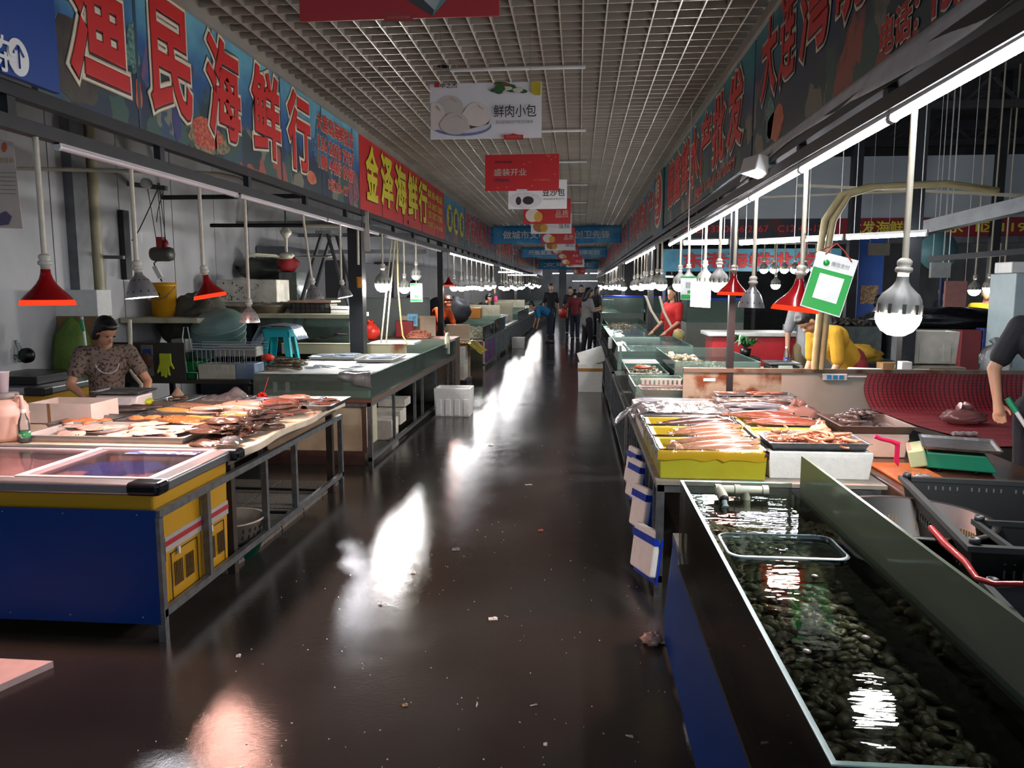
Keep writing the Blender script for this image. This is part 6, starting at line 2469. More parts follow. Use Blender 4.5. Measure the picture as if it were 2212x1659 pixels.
# its stand with the blue panel
t = thing('tank_stand', 'steel stand with a long blue panel along the aisle under the clam tank', 'stand', (.5, 2.4, 0))
b = MB()
P0, P1 = [(.415, 1.0, .03), (.415, 3.42, .03), (.43, 3.62, .06), (.475, 3.66, .455), (.475, 1.0, .455)], None
vs = P0 + [(x + .006, y, z) for x, y, z in P0]
b.add(vs, [(0, 1, 2, 3, 4), (9, 8, 7, 6, 5)] + [(i, i + 5, (i + 1) % 5 + 5, (i + 1) % 5) for i in range(5)])
b.build('blue_panel', BLUEB, t)
b = MB()
b.box(.472, .482, 1.0, 3.68, .4, .462)
b.box(.482, .515, 1.0, 3.68, .453, .462)
b.build('top_angle', STEEL, t)
for y in (1.05, 2.2, 3.25):
    for x in (.5, 1.0):
        b = MB()
        b.box(x - .02, x + .02, y - .02, y + .02, 0, .39)
        b.build('leg', BLACKST, t)
b = MB()
b.box(.49, 1.02, 1.0, 3.3, .39, .43)
b.build('tank_deck', M('black_wet_timber', '131311', r=.5), t)

# black crates and basket right of the glass sheet
solid_box('black_platform', 'dark platform carrying the black baskets at the lower right', 'platform', 1.05, 3.2, 1.0, 3.75, 0, .42, M('platform_black', '0c0c0c', r=.8))
t = thing('round_basket', 'round black slotted basket behind the algae-green glass sheet', 'basket', (1.36, 3.15, .43))
T = Matrix.Translation((1.36, 3.15, .43))
b = MB()
b.lathe([(.001, 0), (.24, 0), (.285, .29), (.31, .292), (.31, .304), (.28, .302), (.235, .012), (.001, .012)], 40, T, caps=False)
b.build('basket_body', M('basket_black', '08090a', r=.5), t)
b = MB()
for lv, r in ((.10, .246), (.2, .262)):
    for g in range(9):
        for k in range(8):
            a = 2 * PI * g / 9 + .055 * k
            b.bx((1.36 + (r) * math.cos(a), 3.15 + r * math.sin(a), .43 + lv), (.006, .005, .055), (0, 0, a))
b.build('slots', M('slot_tan', '8b6f4e', r=.7), t)


def crate(label, pts, z0, h, slots=True):
    """square-cornered black fish crate given by its four rim corners"""
    c = sum((Vector((p[0], p[1], 0)) for p in pts), Vector()) / 4
    t = thing('black_crate', label, 'crate', (c.x, c.y, z0))
    def ring(k, z):
        return [(c.x + (p[0] - c.x) * k, c.y + (p[1] - c.y) * k, z) for p in pts]
    b = MB()
    loft(b, [ring(.9, z0), ring(1.0, z0 + h)])
    b.sm = [False] * len(b.f)
    loft(b, [ring(1.0, z0 + h - .001), ring(.985, z0 + h - .001), ring(.885, z0 + .01)], close=True)
    b.sm = [False] * len(b.f)
    b.add(ring(.9, z0), [(3, 2, 1, 0)])
    b.build('crate_body', M('crate_black', '07080a', r=.55), t)
    b = MB()
    loft(b, [ring(1.0, z0 + h - .02), ring(1.03, z0 + h - .02), ring(1.03, z0 + h), ring(.97, z0 + h), ring(.97, z0 + h - .02)])
    b.sm = [False] * len(b.f)
    b.build('rim', M('crate_rim_grey', '292d2e', r=.45), t)
    for p in ring(.96, z0 + h):
        b = MB()
        b.lathe([(.018, 0), (.018, .02), (.012, .02), (.011, .004)], 12, Matrix.Translation(p))
        b.build('corner_peg', M('crate_rim_grey', '3a3f40'), t)
    if slots:
        for i in range(4):
            a, d = Vector(ring(.97, z0 + h * .8)[i]), Vector(ring(.97, z0 + h * .8)[(i + 1) % 4])
            b = MB()
            for k in range(22):
                if k % 6 == 5:
                    continue
                p = a.lerp(d, .12 + .76 * k / 21)
                for dz in (0, -.05):
                    b.bx((p.x, p.y, p.z + dz), (.006, .006, .03), (0, 0, math.atan2((d - a).y, (d - a).x)))
            b.build('slot_row', M('crate_slot_grey', '5a5f5c', r=.5), t)
    return t


crate('large black fish crate tilted over the round basket at the right edge', [(1.50, 3.60), (2.35, 3.50), (2.2, 2.55), (1.33, 2.62)], .53, .26)
crate('small black fish crate nested inside the large one', [(1.56, 3.06), (2.2, 3.0), (2.1, 2.4), (1.5, 2.46)], .5, .25, False)
crate('lowest black fish crate in the corner with a red strap', [(1.32, 2.5), (2.1, 2.35), (1.9, 1.3), (1.15, 1.45)], .43, .28, False)
b = MB()
b.path([V(2010, 1140, 2.75), V(2040, 1175, 2.66), V(2085, 1215, 2.5), V(2110, 1250, 2.4), V(2150, 1262, 2.34), V(2212, 1262, 2.3)], [.012, .014, .012, .01, .01, .01], 8)
tag(b.build('red_strap', M('strap_red', '8b2b2e', r=.25, bump=.4)), 'red plastic strap along the rim of the black crates', 'strap')

# ================================================================ RIGHT FISH TABLE
stand('steel stand with close uprights under the right fish table', .445, 1.55, 4.0, 6.55, .62, bars=[4.28 + .25 * i for i in range(9)], aisle=.445, lower=.1, barw=.024)
RB = .64
b = MB()
b.box(.42, 1.6, 4.0, 5.2, .62, .64)
b.box(.42, 1.95, 5.2, 6.56, .62, .64)
tag(b.build('fish_table_top', M('wet_table_grey', '8e8a80', r=.45, var=.3)), 'grey wet board of the right fish table', 'table top')
YF = glassy('yellow_film', 'f2c426', refl=1.2, rough=.15, haze=.65, hazecol=(.78, .58, .04), bump=.8, bsc=20)
YBOX = M('yellow_green_box', 'a6a52c', r=.35, sc=4, col2='9c911c', thr=(.4, .8), coat=.4, bump=.15, bsc=14)
YIN = M('yellow_film_inside', 'd9a41a', r=.3, sc=9, col2='c98a10', thr=(.4, .7), bump=.6, bsc=24)


def film_box(label, x0, x1, y0, y1, z1, seed=1):
    t = thing('film_lined_box', label, 'box', ((x0 + x1) / 2, (y0 + y1) / 2, RB))
    b = MB()
    b.tray(x0, x1, y0, y1, RB, z1 - .03, .03, .004, 0)
    b.build('foam_body', YBOX, t, bevel=.008)
    b = MB()
    b.box(x0 + .035, x1 - .035, y0 + .03, y1 - .03, RB + .034, z1 - .055)
    b.build('lined_inside', YIN, t)
    rnd = random.Random(seed)
    b = MB()
    n = 60
    def edge(u):
        p = u * 4 % 4
        k = int(p)
        f_ = p - k
        c = [(x0, y0), (x1, y0), (x1, y1), (x0, y1)]
        a, d = c[k], c[(k + 1) % 4]
        return a[0] + (d[0] - a[0]) * f_, a[1] + (d[1] - a[1]) * f_
    cx_, cy_ = (x0 + x1) / 2, (y0 + y1) / 2
    def sk(u, v):
        x, y = edge(u)
        w_ = noise3((x * 14, y * 14, seed), 1)
        if v < .35:
            kk = -.16 * (1 - v / .35)
            return (x + (cx_ - x) * .12 * (1 - v / .35), y + (cy_ - y) * .16 * (1 - v / .35), z1 - .045 * (1 - v / .35) + .008)
        kk = (v - .35) / .65
        ox, oy = (x - cx_) / abs(x1 - x0) * 2, (y - cy_) / abs(y1 - y0) * 2
        e = .01 + .008 * w_
        return (x + (e if ox > .98 else -e if ox < -.98 else 0), y + (e if oy > .98 else -e if oy < -.98 else 0), z1 + .008 - kk * (.05 + .03 * abs(w_)))
    b.grid(sk, n, 6)
    b.build('film_skirt', YF, t)
    return t


film_box('yellow-film box of long brown fish at the near corner of the right table', .44, 1.0, 4.05, 4.42, .80, 1)
film_box('yellow-film box second from the near corner of the right table', .44, 1.0, 4.45, 4.78, .80, 2)
film_box('yellow-film box with two dark fish, third from the near corner', .44, 1.0, 4.81, 5.12, .80, 3)
film_box('yellow-film box behind the white box of shrimp', 1.05, 1.5, 4.5, 4.85, .79, 4)
film_box('yellow-film box with two large pink fish', 1.05, 1.55, 4.88, 5.25, .79, 5)
FZ = .755
for i, (x, y, a, s) in enumerate([(.76, 4.14, .05, 1.0), (.78, 4.22, .1, 1.0), (.74, 4.29, -.02, .95), (.8, 4.34, .06, .9), (.7, 4.2, .12, .9)]):
    fish('mullet', MK['mullet'], x, y, FZ + .012 * (i % 3), PI + a, 'long brown fish in the nearest yellow-film box', 'long fish in the nearest yellow box', s * 1.0, (0, .05))
b = MB()
crumple(b, (.53, 4.15, FZ + .03), (.045, .035, .035), 3, .25)
tag(b.build('cut_fish', FM['mullet']), 'round fish head in a knot of film in the nearest yellow box', 'fish head')
for i, (x, y, a) in enumerate([(.8, 4.56, .1), (.76, 4.63, .02), (.8, 4.7, .12)]):
    fish('mullet', MK['mullet'], x, y, FZ + .01 * i, PI + a, 'long brown fish in the second yellow-film box', 'long fish in the second yellow box', .92, (0, .05))
for i, (x, y, a) in enumerate([(.78, 4.9, .08), (.74, 5.0, .18)]):
    fish('mulletd', lambda: fish_proto('brown', .46, .08, .06, 'slim', .05), x, y, FZ + .01, PI + a, 'dark slender fish in the third yellow-film box, %s' % ('nearer one', 'farther one')[i], None, .95, (0, .05))
fish('palebig', MK['palebig'], 1.3, 4.66, FZ - .005, PI + .05, 'pink fish in the yellow-film box behind the shrimp', None, .85)
fish('pinkbig', lambda: fish_proto('rust', .5, .13, .085), 1.32, 5.0, FZ, PI - .05, 'large pink fish in front in the right yellow-film box', None, .95)
fish('pinkbig', None, 1.22, 5.14, FZ + .015, PI - .28, 'large pink fish at the back in the right yellow-film box', None, 1.0)
foam_box('white foam box under the shrimp tray, front of the right table', 1.02, 1.56, 4.1, 4.46, RB, .79)
pan('steel tray of reddish shrimp on the front white foam box', 1.035, 1.545, 4.12, 4.45, .793, .04)
rnd = random.Random(9)
SHR = M('shrimp_orange', 'c06a48', r=.3, sc=30, col2='d9a184', thr=(.4, .65), coat=.3)


def shrimp_proto():
    b = MB()
    pts, rad = [], []
    for i in range(8):
        a = i * .34
        pts.append((.045 * math.sin(a), .045 * (1 - math.cos(a)), .012))
        rad.append(.012 * (1 - .08 * i) if i else .006)
    b.path(pts, rad, 8)
    for k in range(3):
        b.path([(.0, 0, .012), (-.03, .008 * (k - 1), .014), (-.06, .02 * (k - 1), .01)], .0012, 4)
    return b.build('shrimp', SHR, local=True)


sp0 = shrimp_proto()
for i in range(46):
    o = sp0 if i == 0 else dup(sp0)
    o.location = (rnd.uniform(1.09, 1.49), rnd.uniform(4.17, 4.4), .803 + .018 * (i % 3))
    o.rotation_euler = (rnd.uniform(-.3, .3), rnd.uniform(-.3, .3), rnd.uniform(0, 6.28))
    o.scale = (rnd.uniform(.9, 1.3),) * 3
    tag(o, 'reddish shrimp in the steel tray at the front of the right table', 'shrimp', 'shrimp in the front steel tray')
bag('plastic_bag', 'pinkish clear bag standing in the reddish shrimp tray', 'bag', (1.36, 4.36, .81), (.06, .05, .05), M('pink_bag_film', 'd9957e', r=.25, bump=.6, bsc=30, sss=.2), 2)
pan('steel tray of small fish left of the pink bag, right table', .46, 1.0, 5.18, 5.46, .70, .05)
b = MB()
b.box(.45, 1.01, 5.16, 5.9, RB, .695)
tag(b.build('foam_slab', FOAM), 'white foam slab under the left steel trays of the right table', 'slab')
scatter('rust', 8, .58, .9, 5.25, 5.4, .715, 'pinkish fish in the left steel tray behind the yellow boxes', 'pinkish fish in the left steel tray', ang=.2, jit=.7, s=(.7, .9), seed=31)
pan('steel tray under wrinkled film behind the pinkish fish tray', .46, 1.0, 5.52, 5.86, .70, .05)
b = MB()
b.grid(lambda u, v: (.4 + .72 * u, 5.5 + .45 * v, .762 + .03 * abs(noise3((u * 6, v * 6, 0), 1.4)) - .05 * max(0, .12 - u) * 8), 30, 20)
tag(b.build('plastic_film', FILM, solid=.002), 'wrinkled clear film over the left steel tray', 'film')
b = MB()
b.grid(lambda u, v: (.28 + .95 * u, 5.88 + .25 * v, .745 + .03 * abs(noise3((u * 6, v * 5, 3), 1.4)) - (.16 * ((.22 - u) / .22) ** 1.3 if u < .22 else 0)), 30, 12)
tag(b.build('plastic_film', FILM, solid=.002), 'white plastic film hanging over the guard rail at the right table', 'film')
b = MB()
b.box(.46, 1.1, 5.9, 6.5, RB, .72)
tag(b.build('white_tray_stack', M('white_tray', 'd8d4cc', r=.35), bevel=.01), 'white shallow tray under the ribbon fish', 'tray')
for i in range(7):
    fish('ribbon', MK['ribbon'], .78 + .02 * (i % 3), 6.05 + .06 * i, .724 + .008 * (i % 2), .05 * (i % 3) - .03, 'long silver ribbon fish beside the rusty partition', 'ribbon fish by the rusty partition', 1.0)
for lb, x0, x1, y0, y1, z in (('steel tray of mixed red catch under the pink bag', 1.04, 1.62, 5.3, 5.68, .68), ('dark tray of blue-silver fish on the right table', 1.1, 1.68, 5.74, 5.98, .70), ('steel tray covered with film, second from the partition', 1.12, 1.74, 6.02, 6.24, .71), ('steel tray next to the rusty partition', 1.14, 1.76, 6.28, 6.5, .74)):
    b = MB()
    pan(lb, x0, x1, y0, y1, z, .05)
b = MB()
b.box(1.03, 1.78, 5.28, 6.5, RB, .678)
tag(b.build('white_slab', FOAM), 'white slab under the right-hand trays', 'slab')
scatter('rust', 16, 1.12, 1.5, 5.36, 5.62, .69, 'small reddish fish in the tray under the pink bag', 'reddish fish under the pink bag', ang=.2, jit=1.2, s=(.45, .65), layers=3, dz=.025, seed=33)
bag('plastic_bag', 'large pink knotted bag of fish on the right table', 'bag', (1.54, 5.45, .73), (.14, .1, .065), glassy('pink_clear_bag', 'f0c9bd', refl=1.3, rough=.12, haze=.6, hazecol=(.8, .5, .42), bump=.7, bsc=25), 5)
scatter('silverbig', 9, 1.22, 1.56, 5.8, 5.92, .712, 'blue-silver fish in the dark tray of the right table', 'blue-silver fish in the dark tray', ang=.05, jit=.25, s=(.85, 1.0), layers=3, dz=.02, seed=34)
scatter('pale', 8, 1.25, 1.62, 6.06, 6.2, .722, 'pale fish under film in the tray second from the partition', 'pale fish under the film', ang=.05, jit=.3, s=(.8, .9), layers=2, seed=35)
b = MB()
b.grid(lambda u, v: (1.08 + .66 * u, 6.0 + .27 * v, .775 + .035 * abs(noise3((u * 6, v * 4, 7), 1.5))), 24, 12)
tag(b.build('plastic_film', FILM, solid=.002), 'wrinkled clear film over the right tray near the partition', 'film')
scatter('rust', 8, 1.22, 1.66, 6.32, 6.45, .752, 'brownish fish in the tray next to the rusty partition', 'brownish fish by the partition', ang=.1, jit=.5, s=(.6, .8), layers=2, seed=36)
foam_box('pink-lit foam box at the right end of the fish table', 1.62, 1.98, 4.68, 5.1, RB, .785, M('pink_lit_foam', 'd9c3b4', r=.75, bump=.1))  # white foam with the red lamp's pink put into its colour
pan('dark tray heaped with dark gobies on the pink-lit foam box', 1.58, 2.0, 4.66, 5.12, .788, .045, M('dark_tray', '6a5c55', r=.4, metal=.4))
scatter('dark', 26, 1.64, 1.9, 4.74, 5.05, .80, 'dark goby in the heap on the dark tray', 'dark gobies on the tray', ang=.2, jit=1.3, s=(.7, .95), layers=4, dz=.024, seed=37, heap=True)

# partition of rusty sheet with plain and red-netted stretch
t = thing('stall_partition', 'low partition, rusty at its aisle end, plain grey further right', 'partition', (2.3, 6.6, 0))
b = MB()
b.box(.9, 1.72, 6.6, 6.62, .5, .945)
b.build('rusty_sheet', RUSTED, t)
b = MB()
b.box(1.72, 4.2, 6.6, 6.62, .3, .945)
b.build('plain_sheet', M('plain_grey_sheet', '9c9e93', r=.55, sc=2.5, col2='83806e', thr=(.5, .9)), t)
b = MB()
b.box(.9, 4.2, 6.585, 6.635, .945, .98)
b.build('top_rail', M('rusty_top_rail', '74695a', r=.5, metal=.4, sc=9, col2='5a3a22', thr=(.5, .7)), t)
for x in (.93, 2.4, 4.1):
    b = MB()
    b.box(x - .02, x + .02, 6.63, 6.67, 0, .94)
    b.build('post', BLACKST, t)
b = MB()
b.bx((1.12, 6.597, .88), (.1, .004, .025))
b.build('white_sticker', INKWHITE, t)
t = thing('power_strip', 'white power strip with three blue sockets on the grey partition', 'socket', (2.15, 6.585, .89))
b = MB()
b.bx((2.15, 6.585, .915), (.2, .03, .055))
b.build('casing', WHITEPL, t, bevel=.006)
for k in range(3):
    b = MB()
    b.bx((2.1 + .05 * k, 6.568, .915), (.036, .006, .034))
    b.build('socket', M('socket_blue', '2e86c0', r=.4), t)
b = MB()
b.tube((2.25, 6.58, .92), (2.46, 6.58, .92), .008)
b.build('cable_pipe', WHITEPL, t)


def mat_net():
    m, nt, out = nodes_of('red_net_cloth')
    N, Lk = nt.nodes.new, nt.links.new
    p = N('ShaderNodeBsdfPrincipled')
    p.inputs['Roughness'].default_value = .55
    Lk(p.outputs[0], out.inputs[0])
    tc = N('ShaderNodeTexCoord')
    br = N('ShaderNodeTexBrick')
    br.offset = 0
    br.inputs['Scale'].default_value = 1
    br.inputs['Brick Width'].default_value = 1 / 46
    br.inputs['Row Height'].default_value = 1 / 22
    br.inputs['Mortar Size'].default_value = .0035
    br.inputs['Color1'].default_value = lin('82202a')
    br.inputs['Color2'].default_value = lin('781b25')
    br.inputs['Mortar'].default_value = lin('3a0d12')
    Lk(tc.outputs['UV'], br.inputs['Vector'])
    Lk(br.outputs[0], p.inputs['Base Color'])
    return m


t = thing('net_cloth', 'red checked net cloth hung on the partition and over the low table at the right', 'cloth', (3.2, 6.0, .62))
b = MB()
nu, nv = 40, 30
def netf(u, v):
    if v > .45:
        k = (v - .45) / .55
        return (2.42 + 1.6 * u - .04 * math.sin(k * 3) * (1 - u), 6.57 - .1 * (1 - k) ** 2 - .015 * math.sin(u * 16), .66 + .29 * k)
    k = v / .45
    x0 = 2.42 + .18 * (1 - k)
    return (x0 + (4.0 - x0) * u, 5.0 + 1.47 * k + .01 * math.sin(u * 12), .655 + .006 * math.sin(u * 9 + v * 20))
b.grid(netf, nu, nv)
o = b.build('cloth', mat_net(), t)
uv = o.data.uv_layers.new(name='weave')
for pl in o.data.polygons:
    for li in pl.loop_indices:
        vi = o.data.loops[li].vertex_index
        uv.data[li].uv = (vi % (nu + 1) / nu, vi // (nu + 1) / nv)
t = thing('low_table', 'low dark table under the red net cloth at the right', 'table', (3.3, 5.7, 0))
b = MB()
b.add([(2.44, 6.55, .6), (2.6, 5.0, .6), (4.0, 4.98, .6), (4.0, 6.55, .6), (2.44, 6.55, .645), (2.6, 5.0, .645), (4.0, 4.98, .645), (4.0, 6.55, .645)], [(0, 1, 2, 3), (7, 6, 5, 4), (0, 4, 5, 1), (1, 5, 6, 2), (2, 6, 7, 3), (3, 7, 4, 0)])
b.build('table_top', M('dark_edge_board', '2f302c', r=.6), t)
for x, y in ((2.5, 6.45), (2.66, 5.1), (3.9, 5.1), (3.9, 6.45)):
    b = MB()
    b.box(x - .025, x + .025, y - .025, y + .025, 0, .6)
    b.build('leg', BLACKST, t)
bag('plastic_bag', 'pinkish translucent bag lying on the red net cloth', 'bag', (2.85, 5.85, .665), (.16, .1, .06), glassy('red_pink_bag', 'c98880', refl=1.2, rough=.2, haze=.4, hazecol=(.6, .3, .3), bump=.7, bsc=20), 8, amp=.3)
p = at(2085, 937, Z=.675)
b = MB()
b.path([p + Vector((-.08 + .02 * i, .01 * math.sin(i * 2), .0)) for i in range(9)], [.014 + .004 * (i % 2) for i in range(9)], 8)
tag(b.build('grey_roll', M('grey_roll', '8a8788', r=.6)), 'small ridged grey roll lying on the red net cloth', 'roll')

# wet brown board with the scale, knife and glass sheet
solid_box('wet_table', 'dark wet wooden table beyond the black crates', 'table', 1.62, 2.56, 3.78, 5.16, .0, .638, M('dark_wet_wood', '4a3527', r=.25, var=.5, sc=5, bump=.2), .01)
gx, gy = 2.12, 4.42
t = thing('weighing_scale', 'green electronic scale with a grey tray at the right', 'scale', (gx, gy, .639), rz=-.35)
b = MB()
b.prism([(-.15, .02), (.2, .02), (.14, .11), (-.15, .11)], -.12, .14, 'y')
b.build('housing', M('scale_green', '0f8060', r=.4), t, local=True, bevel=.008)
b = MB()
b.bx((-.19, 0, .07), (.09, .27, .1), (0, -.25, 0))
b.build('head', M('scale_pale_green', '9db88f', r=.4), t, local=True, bevel=.01)
b = MB()
b.bx((-.225, -.0, .085), (.02, .22, .06), (0, -.25, 0))
b.build('display', M('scale_display', 'b5a09a', r=.2), t, local=True)
b = MB()
b.tray(-.17, .2, -.17, .2, .135, .15, .004, .008, .006)
b.build('pan', STEEL, t, local=True)
for x in (-.08, .1):
    b = MB()
    b.box(x - .02, x + .02, -.02, .02, .11, .136)
    b.build('pan_post', BLACKPL, t, local=True)
    b = MB()
    b.lathe([(.018, 0), (.02, .02)], 10, Matrix.Translation((x, -.08, 0)))
    b.build('foot', BLACKPL, t, local=True)
t = thing('knife', 'knife with a bright pink handle leaning on the green scale', 'knife', V(1905, 950, 4.3))
b = MB()
b.path([V(1889, 942, 4.3), V(1905, 949, 4.3), V(1925, 953, 4.3), V(1942, 960, 4.3)], [.012, .01, .011, .014], 8)
b.build('handle', M('pink_handle', 'e01f5a', r=.4), t)
b = MB()
b.prism([(V(1935, 958, 4.3).x, V(1935, 958, 4.3).z), (V(1943, 958, 4.3).x, V(1943, 958, 4.3).z), (V(1943, 958, 4.3).x, .68), (V(1935, 958, 4.3).x, .7)], 4.29, 4.31, 'y')
b.build('blade', M('pink_handle', 'e01f5a'), t)
solid_box('cutting_board', 'orange-brown cutting board before the green scale', 'board', 1.68, 1.95, 4.0, 4.5, .639, .655, M('orange_board', '9c5a2c', r=.4, var=.2))
b = MB()
b.box(1.6, 3.5, 3.765, 3.773, .5, .735)
tag(b.build('dirty_glass_sheet', glassy('dirty_glass', '8a7a66', refl=1.1, rough=.08, haze=.25, hazecol=(.12, .09, .07))), 'dirty glass sheet standing between the black crates and the green scale', 'glass')
b = MB()
crumple(b, (1.72, 3.9, .68), (.07, .05, .05), 4, .3)
tag(b.build('plastic_scrap', FILM), 'scrap of clear plastic behind the dirty glass sheet', 'plastic scrap')

# foam boards with blue film hung outside the right guard rail
for i, (y, z, rx, rz, lb) in enumerate([(4.15, .22, -.12, .25, 'lowest and nearest'), (4.5, .36, -.1, .22, 'second'), (4.95, .42, -.08, .2, 'third'), (5.2, .45, -.08, .15, 'farthest')]):
    t = thing('foam_lid_board', 'white foam board wrapped in blue film hanging on the right guard rail, %s' % lb, 'foam board', (.385, y, z), rot=(rx, .16, rz))
    L = .33 if i == 0 else .26
    b = MB()
    b.box(-.02, .02, -L / 2, L / 2, -.13, .12)
    b.build('slab', FOAM, t, local=True, bevel=.014, seg=3)
    b = MB()
    b.box(-.024, .024, -L / 2 - .004, L / 2 + .004, .045, .085)
    b.box(.015, .026, -L / 2 - .01, L / 2 + .012, -.16, .1)
    b.build('blue_film', M('blue_wrap_film', '1238b5', r=.25, var=.2, bump=.4, bsc=20), t, local=True)
b = MB()
b.path([(.38, 5.4, .5), (.37, 5.42, .42), (.375, 5.45, .3), (.36, 5.4, .28)], .016, 8)
tag(b.build('white_pipe_piece', WHITEPL), 'short white bent pipe beside the foam boards at the guard rail', 'pipe')

# hanging payment cards and sheets (code left blank)
def card(name, label, corners, bands, mat=None, y=None):
    """a flat card given by its photo corners (TL, TR, BR, BL) at distance y"""
    q = [V(px, py, y) for px, py in corners]
    t = thing(name, label, 'card', q[3])
    b = MB()
    n = Vector((0, .004, 0))
    b.add(q + [v + n for v in q], [(0, 3, 2, 1), (4, 5, 6, 7), (0, 1, 5, 4), (1, 2, 6, 5), (2, 3, 7, 6), (3, 0, 4, 7)])
    b.build('card_sheet', mat or M('card_white', 'dcdedd', r=.15, var=.03, coat=.8), t)
    TL, TR, BR, BL = q
    def P(u, v, l):
        return TL.lerp(TR, u).lerp(BL.lerp(BR, u), v) - Vector((0, l, 0))
    for k, (nm, u0, u1, v0, v1, m) in enumerate(bands):
        b = MB()
        l = .002 + .001 * k
        b.add([P(u0, v0, l), P(u1, v0, l), P(u1, v1, l), P(u0, v1, l)], [(0, 3, 2, 1)])
        b.build(nm, m, t)
    return t, P, (TR - TL).normalized(), (TL - BL).normalized()


PGREEN = M('pay_green', '219a3c', r=.2, var=.05, coat=.8)
t, P, r_, u_ = card('payment_card', 'tilted green and white payment card in front of the right red lamp', [(1767, 541), (1855, 563), (1814, 686), (1728, 660)], [('green_field', .02, .98, .28, .98, PGREEN), ('blank_square', .21, .81, .36, .8, M('card_white', 'dcdedd'))], y=4.16)
text('lettering', '微信支付', 1, INKGREY, t, P(.62, .16, .005), r_, u_, w=.095, h=.024, align='CENTER')
b = MB()
b.lathe([(.016, 0), (.016, .002)], 14, Matrix.Translation(P(.28, .17, .004)) @ Matrix.Rotation(PI / 2, 4, 'X'))
b.build('green_badge', PGREEN, t)
b = MB()
b.path([P(.2, .03, .003), P(.3, -.12, 0), P(.42, -.2, -.03), P(.6, -.1, 0), P(.85, .05, .003)], .004, 6)
b.path([P(.42, -.2, -.03), (1.22, 4.25, 1.83), (1.22, 4.33, 1.95)], .003, 5)
b.build('tie_string', M('tie_red', '8b2a20', r=.5), t)
t, P, r_, u_ = card('payment_card', 'green and white card hanging left of the red-shirted seller', [(1470, 597), (1508, 597), (1506, 648), (1470, 647)], [('green_field', 0, 1, 0, .07, PGREEN), ('green_field', .03, .97, .78, .97, PGREEN), ('blank_square', .3, .7, .25, .5, M('card_grey_square', '9fa8a2', r=.4)), ('green_badge', .4, .65, .6, .72, PGREEN)], y=8.35)
b = MB()
b.tube(P(.5, 0, 0), (P(.5, 0, 0).x, 8.35, 2.3), .003, n=5)
b.build('hanging_string', WHITEPL, t)
t, P, r_, u_ = card('blank_sheet', 'blank white sheet hanging beside the lit bulb on the right', [(1493, 604), (1536, 604), (1534, 665), (1491, 662)], [], M('glossy_sheet', 'd3dcd6', r=.3, var=.03), y=7.6)
b = MB()
b.tube(P(.5, 0, 0), (P(.5, 0, 0).x, 7.6, 2.3), .003, n=5)
b.build('hanging_string', WHITEPL, t)
t, P, r_, u_ = card('payment_card', 'green-edged card with a round badge hanging over the left tank', [(886, 612), (912, 612), (913, 652), (887, 652)], [('green_field', .03, .97, .02, .13, PGREEN), ('green_field', .03, .97, .85, .98, PGREEN), ('blank_square', .3, .7, .25, .5, M('card_grey_square', '9fa8a2')), ('green_badge', .35, .7, .62, .8, PGREEN)], y=11.3)
b = MB()
b.tube(P(.5, 0, 0), (P(.5, 0, 0).x, 11.3, 2.36), .003, n=5)
b.build('hanging_string', WHITEPL, t)

# thick hoses
for k, dx in enumerate((0, .055)):
    b = MB()
    b.path([(1.97 + dx, 6.55, .985), (1.98 + dx, 6.5, 1.5), (1.95 + dx, 6.5, 1.9), (1.98 + dx * 1.2, 6.5, 2.2), (2.1 + dx, 6.5, 2.4), (2.3 + dx, 6.5, 2.46), (2.9, 6.5, 2.48), (3.3, 6.5, 2.42)], .028, 10)
    tag(b.build('thick_hose', M('hose_cream_grey', 'a99d72', r=.5, var=.25, sc=9)), 'thick cream hose rising and bending right behind the payment card, %s of two' % ('left', 'right')[k], 'hose')
b = MB()
b.bx((1.13, 5.1, 2.42), (.14, .2, .1), (0, .25, .3))
t = b.build('junction_box', WHITEPL, bevel=.008)
tag(t, 'white electrical box under the right sign above the tube lights', 'box')
# debris on the wet floor
PAP = M('wet_paper', 'c9c5ba', r=.6)
for i, (px, py, w_, h_, a, m, lb) in enumerate([(1065, 1338, .045, .02, .2, PAP, 'wet white paper scrap in the middle of the aisle'), (1168, 1147, .035, .025, 0, M('wet_red_scrap', '7d1c1a', r=.4), 'small red scrap on the wet aisle'), (875, 1525, .022, .012, .3, M('tan_scrap', '8a7550', r=.6), 'tan scrap on the wet floor near the camera'),
                                               (1030, 1524, .004, .02, 0, PAP, 'short white stick on the wet floor near the camera'), (1153, 1525, .03, .003, .4, PAP, 'thin white straw right of the short white stick'), (1360, 1592, .03, .003, -.4, PAP, 'thin white straw near the blue panel'), (1142, 1048, .06, .015, .2, M('tan_scrap2', '8d8468', r=.6), 'pale leaf-like scrap far along the aisle'),
                                               (985, 1188, .05, .03, .1, M('grey_film_scrap', '55585a', r=.2), 'grey film scrap near the bright floor reflection'), (892, 1238, .025, .015, .2, PAP, 'little pale scrap left of the paper scrap'), (1178, 1610, .014, .01, 0, PAP, 'white pebble-like scrap at the bottom of the floor'), (1060, 962, .05, .02, .1, PAP, 'flat white scrap in the far middle of the aisle'),
                                               (515, 1418, .02, .015, .3, PAP, 'pale chip left of the lamp reflection'), (822, 1306, .02, .012, .2, PAP, 'pale chip right of the lamp reflection'), (1418, 942, .04, .03, .2, PAP, 'white scrap beside the right guard rail')]):
    p = at(px, py, Z=0)
    b = MB()
    b.bx((p.x, p.y, .003), (w_, h_ * 1.6, .004), (0, 0, a))
    b.bx((p.x + w_ * .2, p.y + h_ * .3, .006), (w_ * .4, h_ * .8, .004), (.2, .15, a + .5))
    tag(b.build('floor_scrap', m), lb, 'scrap')
rnd = random.Random(77)
b = MB()
